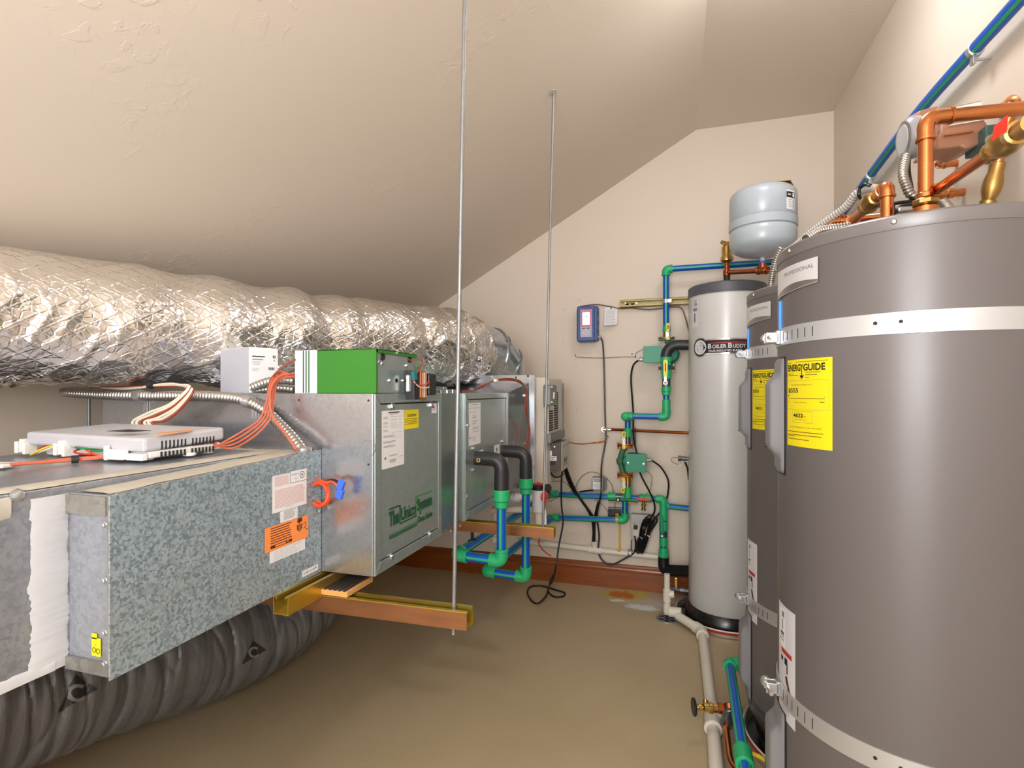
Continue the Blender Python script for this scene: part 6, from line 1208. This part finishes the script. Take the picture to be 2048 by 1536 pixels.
def strap(root, z0, z1, nm='seismic_strap', slots=(189, 208)):
    m = MB(); m.lathe([(HR+.0005, z0), (HR+.0022, z0+.0005), (HR+.0022, z1-.0005), (HR+.0005, z1)], (HX, HY, 0), (0, 0, 1), 96); o = m.build(nm, ['strap_metal'], root)
    for k in range(6):
        a = slots[0]+4.6*k; m = MB(); arcslab(m, HX, HY, HR+.0018, a, a+.42, z0+.010, z1-.010, .0007, n=1); m.build('slot', ['dark_slot'], o)
    for a in (238.5, 247): m = MB(); p = V(HX+(HR+.002)*math.cos(math.radians(a)), HY+(HR+.002)*math.sin(math.radians(a)), (z0+z1)/2+.002); m.lathe([(.0035, 0), (.0035, .0008)], p, (math.cos(math.radians(a)), math.sin(math.radians(a)), 0), 12); m.build('slot', ['dark_slot'], o)
    # tension bracket at the left
    a = math.radians(183.5); d = V(math.cos(a), math.sin(a), 0); tn = V(-math.sin(a), math.cos(a), 0); zc2 = (z0+z1)/2; c = V(HX, HY, zc2)+d*(HR+.002)
    m = MB(); m.obox(c+d*.004-tn*.004, d*.004, tn*.010, (0, 0, .016)); m.obox(c+d*.016+tn*.004, d*.014, tn*.002, (0, 0, .012)); m.obox(c+d*.016-tn*.016, d*.014, tn*.002, (0, 0, .012)); m.build('strap_bracket', ['zinc'], o, bevel=.0015)
    m = MB(); q = c+d*.024; m.tube([q+tn*.030, q-tn*.026], .0048, 12); m.lathe([(.009, 0), (.012, .004), (.012, .012), (.007, .019), (0, .020)], q-tn*.018, -tn, 14); m.build('strap_bolt', ['zinc'], o)
    return o
def water_heater(label):
    t = thing('water_heater', label, 'water heater', (HX, HY, 0))
    m = MB(); m.lathe([(HR-.006, ZJ+.018), (HR, ZJ+.024), (HR, ZL0), (HR-.004, ZL0+.002)], (HX, HY, 0), (0, 0, 1), 128); m.build('jacket', ['heater_paint'], t)
    m = MB(); m.lathe([(HR+.0012, ZL0-.001), (HR+.0018, ZL0), (HR+.0018, ZL1-.006), (HR-.004, ZL1-.001), (HR-.02, ZL1), (.10, ZL1+.001), (0, ZL1+.002)], (HX, HY, 0), (0, 0, 1), 128); m.build('lid', ['heater_lid'], t)
    m = MB(); m.lathe([(HR-.016, ZJ-.035), (HR-.002, ZJ-.022), (HR+.0015, ZJ), (HR+.0015, ZJ+.024), (HR-.003, ZJ+.028)], (HX, HY, 0), (0, 0, 1), 96); m.build('base_ring', ['heater_base'], t)
    m = MB(); m.lathe([(HR-.03, .012), (HR-.022, .06), (HR-.014, ZJ-.033)], (HX, HY, 0), (0, 0, 1), 64); m.build('base_skirt', ['tank_base'], t)
    for k in range(7):
        a = math.radians(195.7+49*k); d = V(math.cos(a), math.sin(a), 0); m = MB(); m.lathe([(.0052, 0), (.0050, .0015), (.0034, .0034), (0, .0040)], V(HX, HY, ZL0+.013)+d*(HR+.0015), d, 14); m.build('lid_screw', ['steel'], t)
    strap(t, 1.257, 1.297); strap(t, .445, .487)
    element_cover(t, .967, 1.228, 178.0); element_cover(t, .145, .425, 178.5)
    # brushed plate near the top with curved lower edge
    s = Sheet(cyl_map(HX, HY, HR, 181, 0), .0035); L = HR*math.radians(34.3); n = 14
    z = s.z; vs = []
    for i in range(n+1):
        x = L*i/n; vs += [s.f_(x, 1.366+.010*(x/L), z), s.f_(x, 1.428, z)]
    s.add(vs, [(2*i, 2*i+2, 2*i+3, 2*i+1) for i in range(n)], s.mi('plate_silver'))
    vs = []
    for i in range(n+1):
        x = L*i/n; k = math.sin(PI*i/n); vs += [s.f_(x, 1.367+.010*(x/L), z+.0004), s.f_(x, 1.372+.010*(x/L)+.010*k, z+.0004)]
    s.add(vs, [(2*i, 2*i+2, 2*i+3, 2*i+1) for i in range(n)], s.mi('conduit'))
    s.text('PROFESSIONAL', L*.30, 1.408, .0085, 'conduit', w=L*.64, lvl=1); s.make('name_plate', t, 'brushed silver plate near the rim')
    m = MB(); arcslab(m, HX, HY, HR, 183.6, 184.8, 1.296, 1.36, .004, n=2); m.build('indicator_strip', ['led_blue'], t, label='lit blue indicator strip')
    # yellow energy label
    s = Sheet(cyl_map(HX, HY, HR, 193.5, 0), .0007); W, Hh, zb = .1295, .187, 1.034
    Y = lambda f: zb+Hh*f
    s.rect(0, zb, W, zb+Hh, 'yellow_paper', 0, 24)
    s.rect(W*.03, Y(.962), W*.14, Y(.967), 'ink_brown', 1); s.rect(W*.27, Y(.967), W*.93, Y(.972), 'ink_brown', 1)
    s.text('ENERG', W*.04, Y(.865), Hh*.080, 'ink', w=W*.35, bold=.028); s.text('Y', W*.385, Y(.865), Hh*.080, 'ink', w=W*.07, bold=.028); s.text('GUIDE', W*.455, Y(.865), Hh*.080, 'ink', w=W*.43, bold=.028)
    s.rect(W*.412, Y(.80), W*.428, Y(.87), 'ink', 2); s.poly([(W*.365, Y(.815)), (W*.42, Y(.772)), (W*.475, Y(.815))], 'ink', 2)
    for x0_, x1_2, y in ((.03, .2, .835), (.03, .32, .815), (.5, .8, .845), (.5, .74, .817), (.5, .58, .785)): s.rect(W*x0_, Y(y), W*x1_2, Y(y+.006), 'ink_brown', 1)
    for y in (.758, .425): s.rect(W*.01, Y(y), W*.945, Y(y)+.0005, 'stem_olive', 1)
    s.rect(W*.945, Y(.425), W*.949, Y(.76), 'stem_olive', 1); s.rect(W*.05, Y(.548), W*.87, Y(.553), 'ink_brown', 1); s.rect(W*.865, Y(.55), W*.868, Y(.585), 'ink_brown', 1)
    s.text('Estimated Yearly Energy Cost', W*.14, Y(.70), Hh*.014, 'ink', w=W*.5, bold=.01); s.text('$555', W*.05, Y(.61), Hh*.062, 'ink', w=W*.28, bold=.016); s.poly([(W*.045, Y(.593)), (W*.06, Y(.565)), (W*.075, Y(.593))], 'ink', 2)
    s.rect(W*.04, Y(.515), W*.075, Y(.52), 'ink', 1); s.rect(W*.78, Y(.51), W*.87, Y(.517), 'ink', 1); s.text('Cost Range of Similar Models', W*.2, Y(.50), Hh*.010, 'ink', w=W*.34)
    for a, b, c_, d_ in ((.17, .275, .65, .279), (.17, .402, .65, .406)): s.rect(W*a, Y(b), W*c_, Y(d_), 'stem_olive', 1)
    for a in (.17, .647): s.rect(W*a, Y(.275), W*(a+.004), Y(.405), 'stem_olive', 1)
    s.text('4622', W*.2, Y(.335), Hh*.046, 'ink', w=W*.25, bold=.025); s.text('kWh', W*.46, Y(.34), Hh*.013, 'ink', w=W*.06); s.text('Estimated Yearly Electricity Use', W*.24, Y(.305), Hh*.010, 'ink', w=W*.3)
    s.text('Your cost will depend on your utility rates and use.', W*.08, Y(.215), Hh*.014, 'ink', w=W*.74, bold=.01)
    for y, x in ((.165, .85), (.13, .82), (.115, .25), (.08, .58)): s.rect(W*.03, Y(y), W*x, Y(y+.007), 'ink_brown', 1)
    s.make('energy_label', t, 'yellow energy label with bold black print')
    # instruction label low on the jacket
    s = Sheet(cyl_map(HX, HY, HR, 181.0, 0), .0007); W = HR*math.radians(19.6); zb, Hh = .4146, .254; Y = lambda f: zb+Hh*f
    s.rect(0, zb, W, zb+Hh, 'unico_white', 0, 14); s.rect(W*.08, Y(.62), W*.52, Y(.97), 'paper', 1, 4)
    s.rect(W*.30, Y(.89), W*.46, Y(.94), 'ink_grey', 2); s.rect(W*.32, Y(.78), W*.38, Y(.87), 'ink_grey', 2); s.rect(W*.22, Y(.735), W*.44, Y(.755), 'ink', 2); s.rect(W*.22, Y(.715), W*.44, Y(.725), 'ink', 2); s.rect(W*.14, Y(.68), W*.44, Y(.69), 'ink_grey', 2)
    s.rect(W*.28, Y(.575), W*.85, Y(.615), 'ink_red', 2, 6); s.rect(W*.25, Y(.50), W*.38, Y(.54), 'ink', 2); s.rect(W*.48, Y(.49), W*.64, Y(.55), 'ink', 2); s.rect(W*.60, Y(.42), W*.65, Y(.50), 'ink', 2)
    s.poly([(W*.52, Y(.39)), (W*.62, Y(.40)), (W*.80, Y(.27)), (W*.82, Y(.21)), (W*.56, Y(.34))], 'ink_brown', 2); s.lines(W*.05, W*.85, Y(.29), 4, Hh*.018, Hh*.005, 'ink_grey', .3); s.lines(W*.3, W*.85, Y(.12), 3, Hh*.02, Hh*.006, 'ink_grey', .3)
    s.make('instruction_label', t, 'white instruction label with a red bar and dark pictograms')
    return t
wh = water_heater('nearest grey water heater, at the right edge, largest in view')
w2 = copy_tree(wh); w2.location = (HX, 1.92, 0); w2['label'] = 'farther grey water heater, mostly hidden behind the nearest one'
for i, (y, lab) in enumerate(((HY, 'metal drain pan under the nearest grey water heater'), (1.92, 'metal drain pan with red tape under the farther grey water heater'))):
    pn = thing('drain_pan', lab, 'pan', (HX, y, 0)); m = MB(); R_ = .274
    m.lathe([(R_-.004, .0015), (R_-.001, .003), (R_, .022), (R_, .036), (R_+.0015, .040), (R_-.002, .042), (R_-.006, .040), (R_-.010, .006), (0, .005)], (HX, y, 0), (0, 0, 1), 72, mi=[0, 0, 1, 2, 2, 0, 0, 3]); m.build('pan_body', ['pan_rim', 'red_tape', 'paint_white', 'tank_base'], pn)

# ================================================================ floor piping at the farther heater
fp = thing('floor_supply_pipe', 'striped blue pipe low beside the heaters running towards the viewer', 'pipe', tuple(PZ(1465, 1330, .12)))
a = PZ(1459, 1326, .155); q0 = PZ(1486, 1508, .155); q1 = PZ(1510, 1660, .155)
pipe_run(fp, [V(a.x+.075, a.y+.005, a.z), a, q0, q1], .0165, 'ppr', up=(1, 0, 1.2), bend=1.5)
m = MB(); d = (q1-q0).normalized(); collar(m, q0-d*.02, q0+d*.05, .0245); m.build('coupling', ['ppr_green'], fp)
gv = thing('gate_valve', 'brass gate valve with a black handwheel beside the cream floor pipe', 'valve', tuple(PZ(1410, 1415, .1)))
Zg = .12; g0 = PZ(1388, 1414, Zg); g1 = PZ(1470, 1418, Zg); dg = (g1-g0).normalized(); L_ = (g1-g0).length
m = MB(); m.lathe([(.006, -.003), (.026, -.004), (.029, 0), (.026, .004), (.006, .003)], g0, dg, 24); 
m.build('handwheel', ['black_plastic'], gv)
m = MB(); pr = [(.006, .0), (.006, .10), (.011, .10), (.011, .18), (.008, .20), (.014, .24), (.014, .36), (.018, .37), (.018, .44), (.015, .46), (.015, .56)]
m.lathe([(r, h*L_) for r, h in pr], g0, dg, 18); p = g0+dg*L_*.3; m.tube([p, p+V(-.002, .02, .012)], .008, 10); m.build('valve_body', ['brass'], gv)
m = MB(); m.tube([g0+dg*L_*.55, g0+dg*L_*1.15], .0135, 16); collar(m, g0+dg*L_*.58, g0+dg*L_*.72, .0165); p = g0+dg*L_*.86; collar(m, p+V(0, 0, .018), p+V(.002, -.028, -.02), .0165); m.build('copper_tee', ['copper_aged'], gv)
p2 = PZ(1452, 1450, .10); m = MB(); m.tube([p+V(0, -.01, -.004), p2], .0195, 16); collar(m, p+V(0, -.012, -.004), p+V(0, -.03, -.008), .021); m.build('flex_union', ['valve_grey'], gv)
m = MB(); p3 = PZ(1456, 1490, .09); p4 = PZ(1462, 1524, .08); p5 = PZ(1480, 1548, .08); m.tube(smooth([p2, p3, p4, p5], 6), .0095, 14); m.build('copper_pipe', ['copper'], gv)
m = MB(); a = PZ(1475, 1512, .10); m.tube(smooth([a, PZ(1500, 1507, .10), PZ(1520, 1514, .10), PZ(1534, 1524, .09)], 6), .006, 8); tag(m.build('yellow_tube', ['handle_yellow']), 'short yellow tube crossing behind the low blue pipe', 'tube')

# ================================================================ right wall pipe with clamps
XW = .770; pts = [V(XW, 3.12, 1.975), V(XW, 2.93, 2.000), V(XW, 2.135, 2.070), V(XW, 1.536, 2.066), V(XW, .9, 2.062)]
rw = thing('wall_pipe', 'long striped blue pipe clamped along the right wall', 'pipe', tuple(pts[2]))
m = MB(); m.tube(smooth(pts, 6), .0168, 24, stripes=PPR, up=(-.6, 0, -.8)); m.build('pipe', ['ppr_blue', 'ppr_green'], rw)
for u, v in ((1950, 108), (1742, 348)):
    p = PX(u, v, XW); z_ = 2.066 if p.y < 2.14 else 2.07-(p.y-2.135)*.088; m = MB(); m.lathe([(.0175, -.009), (.0195, -.008), (.0195, .008), (.0175, .009)], V(XW, p.y, z_), (0, 1, 0), 20); m.obox(V(XW-.004, p.y, z_-.026), (.004, 0, 0), (0, .009, 0), (0, 0, .012)); m.box(V(XW-.002, p.y-.004, z_-.03), V(XR, p.y+.004, z_-.024)); m.build('pipe_clamp', ['zinc'], rw, bevel=.001)
# ================================================================ copper work above the nearest heater
R1, R2 = .0143, .0112
mr = thing('hot_water_riser', 'thick copper riser on the nearest heater, turning right at an elbow', 'pipe', (.529, 1.381, ZL1))
c = V(.529, 1.381, 0); zE_ = PX(1851, 236, .529).z
pipe_run(mr, [c+V(0, 0, ZL1+.001), c+V(0, 0, zE_), V(.80, 1.420, zE_+.008)], R1, 'copper', bend=2.7)
zn = lambda v: H+(785-v)*1.166/1060
for a, b__, r, mt in ((430, 413, .0235, 'copper'), (412, 399, .0255, 'brass_dull'), (398, 386, .018, 'copper')):
    m = MB(); collar(m, c+V(0, 0, max(ZL1+.001, zn(a))), c+V(0, 0, zn(b__)), r, seg=8 if mt == 'brass_dull' else 20); m.build('union', [mt], mr)
# tee branch running to the ball valve
tp = thing('branch_pipe', 'copper branch with a brass ball valve and red lever in front of the riser', 'pipe', (.55, 1.4, 1.6))
b0 = V(.547, 1.405, PX(1868, 386, .547).z); b1 = PX(1985, 304, .56); b1 = V(.562, 1.165, b1.z)
B0 = PY(1866, 386, 1.41); B1 = PY(1988, 300, 1.15); B2 = PY(2060, 247, 1.02)
m = MB(); m.tube([B0, B1], R2, 16); m.build('pipe', ['copper'], tp)
m = MB(); d = (B1-B0).normalized(); m.lathe([(R2*1.3, -.01), (R2*1.35, .012), (R2*1.1, .014)], B0+d*.012, d, 16); m.lathe([(R2*1.25, 0), (R2*1.25, .06)], V(.531, 1.39, B0.z-.004), (B0-V(.531, 1.39, B0.z-.004)).normalized(), 14); m.build('tee', ['copper'], tp)
m = MB(); D = (B2-B1).normalized(); LL = (B2-B1).length; m.lathe([(.014, -.012), (.018, -.008), (.018, .006), (.015, .010), (.0235, .030), (.0250, .045), (.0235, .062), (.017, .078), (.0195, .080), (.0195, .096), (.015, .098), (.015, .14)], B1, D, 18); m.build('ball_valve', ['brass'], tp)
m = MB(); h0 = PY(1986, 268, 1.07); h1 = PY(2014, 246, 1.05); m.obox((h0+h1)/2, (h1-h0)*.5, (.001, 0, .0125), (0, .0018, .0)); m.build('red_lever', ['red_plastic'], tp, bevel=.001)
m = MB(); m.tube([PY(2004, 288, 1.12), PY(1986, 279, 1.13)], .004, 8); m.lathe([(.006, 0), (.006, .008)], PY(1984, 279, 1.135), (-1, -.4, .2), 6); m.build('lever_nut', ['steel'], tp)
# return elbow on top of heater with check valve going to the left
lr = thing('cold_water_riser', 'copper riser with a brass check valve bending down to the left', 'pipe', (.479, 1.45, ZL1))
c2 = V(.479, 1.45, 0); zt4 = PX(1774, 373, .479).z; e1 = V(.479, 1.722, zt4-.004)
pipe_run(lr, [c2+V(0, 0, ZL1+.001), c2+V(0, 0, zt4), e1, e1+V(0, .004, -.07)], R1*.95, 'copper', bend=1.5)
m = MB(); q = V(.479, 1.545, zt4-.001); m.lathe([(.015, -.03), (.019, -.028), (.019, -.014), (.0225, -.010), (.0235, .008), (.021, .022), (.0235, .024), (.0235, .038), (.018, .042), (.018, .056), (.014, .06)], q, (0, 1, 0), 8); m.build('check_valve', ['brass_dull'], lr)
hr_ = thing('header_pipe', 'low copper header behind the lid of the nearest heater', 'pipe', (.55, 1.75, 1.55))
z5 = PY(1700, 441, 1.76).z; pipe_run(hr_, [PY(1654, 470, 1.80), PY(1664, 443, 1.79), PY(1790, 433, 1.70)], R1, 'copper', bend=1.6)
# far riser with check valve at the right
rr_ = thing('recirculation_line', 'copper line with a large brass check valve at the far right by the wall', 'pipe', (.72, 1.5, 1.7))
YR = 1.52; T0 = PY(1958, 440, YR+.03); T1 = PY(1977, 400, YR+.02); T2 = PY(2004, 296, YR); T3 = PY(2024, 212, YR-.02); T4 = PY(1996, 220, YR+.16)
pipe_run(rr_, [T1, T2+(T3-T2)*1.0, PY(2026, 202, YR+.01), T4], R2, 'copper', bend=1.4)
d = (T2-T1).normalized(); m = MB(); m.lathe([(.013, -.05), (.013, -.02), (.016, -.018), (.016, -.002), (.013, .0), (.0185, .018), (.0200, .030), (.0190, .046), (.0150, .062), (.0150, .082), (.012, .084)], T1, d, 20); m.build('check_valve', ['brass_dull'], rr_)
st = thing('wall_stub', 'copper stub elbowed out of the right wall beside the riser', 'pipe', (.7, 1.85, 1.7))
S0 = PX(1928, 384, XR); S1 = PY(1870, 390, S0.y); 
pipe_run(st, [S0, S1, S1+V(-.004, -.06, -.012)], R2, 'copper', bend=1.4)
m = MB(); collar(m, S0.lerp(S1, .35), S0.lerp(S1, .6), .0145); m.build('coupling', ['copper'], st)
st2 = thing('wall_stub', 'copper U bend from the right wall up to a chrome stop valve', 'pipe', (.7, 1.75, 1.9))
U0 = PX(1914, 326, XR); U1 = PY(1877, 330, U0.y); U2 = PY(1908, 300, U0.y-.14)
pipe_run(st2, [U0, U1, U2], R2*.9, 'copper', bend=1.3)
m = MB(); collar(m, U2, U2+(U2-U1).normalized()*.03, .011); collar(m, U2+(U2-U1).normalized()*.02, U2+(U2-U1).normalized()*.045, .0155, seg=8); p = U2+V(-.006, -.01, .006); m.lathe([(.012, 0), (.014, .006), (.010, .010)], p, (-.8, -.4, .3), 8); m.build('stop_valve', ['steel'], st2)
# brown actuator, meter and dark green box
ba = thing('pump_controller', 'brown metal timer and pump housing above the nearest heater', 'pump', (.66, 1.55, 1.85))
YA = 1.60
def flat(poly, y, th, mt, nm, root, bevel=.003, dy=.10, u0=1840, u1=1975, lab=None):
    """plate through pixel polygon on a vertical plane receding to the right by dy"""
    P = [PY(u, v, y+dy*(u-u0)/(u1-u0)) for u, v in poly]; n_ = (P[1]-P[0]).cross(P[2]-P[1]).normalized()
    if n_.y > 0: n_ = -n_
    m = MB(); m.prism(P if True else P, -n_*th); return m.build(nm, [mt], root, bevel=bevel, label=lab)
flat([(1836, 312), (1836, 262), (1840, 221), (1876, 211), (1878, 292)], YA+.0, .035, 'brown_metal', 'end_plate', ba)
flat([(1862, 300), (1880, 262), (1880, 240), (1892, 214), (1966, 199), (1967, 238), (1976, 246), (1976, 262), (1962, 288), (1932, 298), (1922, 292)], YA+.03, .09, 'brown_metal', 'housing', ba, .006, dy=.02)
flat([(1902, 226), (1902, 216), (1963, 203), (1964, 214)], YA+.022, .004, 'paint_white', 'printed_label', ba, .0005, dy=.02)
flat([(1900, 249), (1900, 251), (1972, 239), (1972, 237)], YA+.020, .006, 'paint_white', 'gap_trim', ba, .0005, dy=.02)
flat([(1890, 268), (1890, 271), (1948, 263), (1948, 260)], YA+.020, .006, 'tape_film', 'fold_line', ba, .0005, dy=.02)
flat([(1876, 262), (1877, 252), (1888, 250), (1888, 258), (1884, 268)], YA+.01, .01, 'relay_grey', 'knob', ba)
mt_ = PY(1829, 275, YA-.01); m = MB(); ax = V(-.99, -.02, -.05); m.lathe([(.050, -.006), (.052, .004), (.050, .018), (.044, .024)], mt_, ax, 36); m.build('meter_glass', ['meter_clear'], ba)
m = MB(); m.lathe([(.036, .0245), (.034, .028), (.0, .029)], mt_, ax, 30); m.build('meter_dial', ['meter_face'], ba)
m = MB(); m.lathe([(.0425, .0245), (.043, .026), (.041, .027)], mt_, ax, 30); m.build('meter_rim', ['steel'], ba)
gb2 = thing('junction_box', 'dark green box on the right wall behind the brown housing', 'box', (.8, 1.72, 1.9))
a = PX(1924, 320, .74); b_ = PX(1966, 266, .74)
m = MB(); m.box((.745, b_.y-.0, a.z), (XR, a.y, b_.z+.02)); m.build('box_body', ['box_green_dark'], gb2, bevel=.004); m = MB(); m.box((.79, b_.y-.015, a.z-.012), (XR, a.y+.02, b_.z)); m.build('back_plate', ['tank_base'], gb2, bevel=.002)
# flexible whips and black leads
for lab, pts, r, mt in (('white ribbed conduit rising from the farther heater to the riser elbow', [PY(1556, 540, 1.95), PY(1566, 510, 1.92), PY(1590, 492, 1.88), PY(1640, 452, 1.80), PY(1690, 415, 1.75), PY(1712, 388, 1.72), PY(1735, 377, 1.70), PY(1757, 378, 1.66)], .0115, 'whip_white'),
        ('short ribbed steel conduit at the lid of the farther heater', [PY(1540, 596, 2.0), PY(1543, 560, 2.0), PY(1552, 520, 1.98), PY(1563, 495, 1.96)], .0115, 'conduit'),
        ('ribbed steel conduit lying along the lid rim of the nearest heater', [PY(1612, 478, 1.55), PY(1640, 462, 1.58), PY(1670, 456, 1.60), PY(1700, 452, 1.60)], .0115, 'conduit'),
        ('ribbed steel conduit hanging under the round meter', [PY(1812, 312, 1.58), PY(1806, 345, 1.56), PY(1812, 370, 1.55), PY(1826, 392, 1.55), PY(1868, 396, 1.56), PY(1886, 404, 1.54), PY(1902, 424, 1.50)], .0115, 'conduit')):
    tag(flex('flexible_conduit', pts, r, .0062, mt), lab, 'conduit')
for lab, pts in (('black cable hanging from the meter behind the thick copper riser', [PY(1818, 312, 1.60), PY(1818, 345, 1.58), PY(1823, 375, 1.56), PY(1825, 400, 1.54)]),
        ('black cable looping round the white conduit near the elbow', [PY(1748, 374, 1.68), PY(1732, 369, 1.68), PY(1720, 376, 1.70), PY(1718, 390, 1.70), PY(1723, 400, 1.72)]),
        ('black cables lying across the top of the nearest heater', [PY(1748, 410, 1.60), PY(1764, 412, 1.58), PY(1795, 406, 1.56), PY(1830, 402, 1.54)]),
        ('second black cable drooping over the nearest heater lid', [PY(1786, 412, 1.58), PY(1790, 425, 1.50), PY(1800, 414, 1.50), PY(1828, 408, 1.52)])):
    cable('black_cable', lab, 'cable', pts, .0045, 'black_cable')
m = MB(); p = PY(1813, 420, 1.50); m.obox(p, (.022, .003, 0), (0, .012, 0), (0, 0, .006)); tag(m.build('cable_connector', ['zinc'], bevel=.004), 'small steel cable connector on the heater lid behind the riser', 'connector')
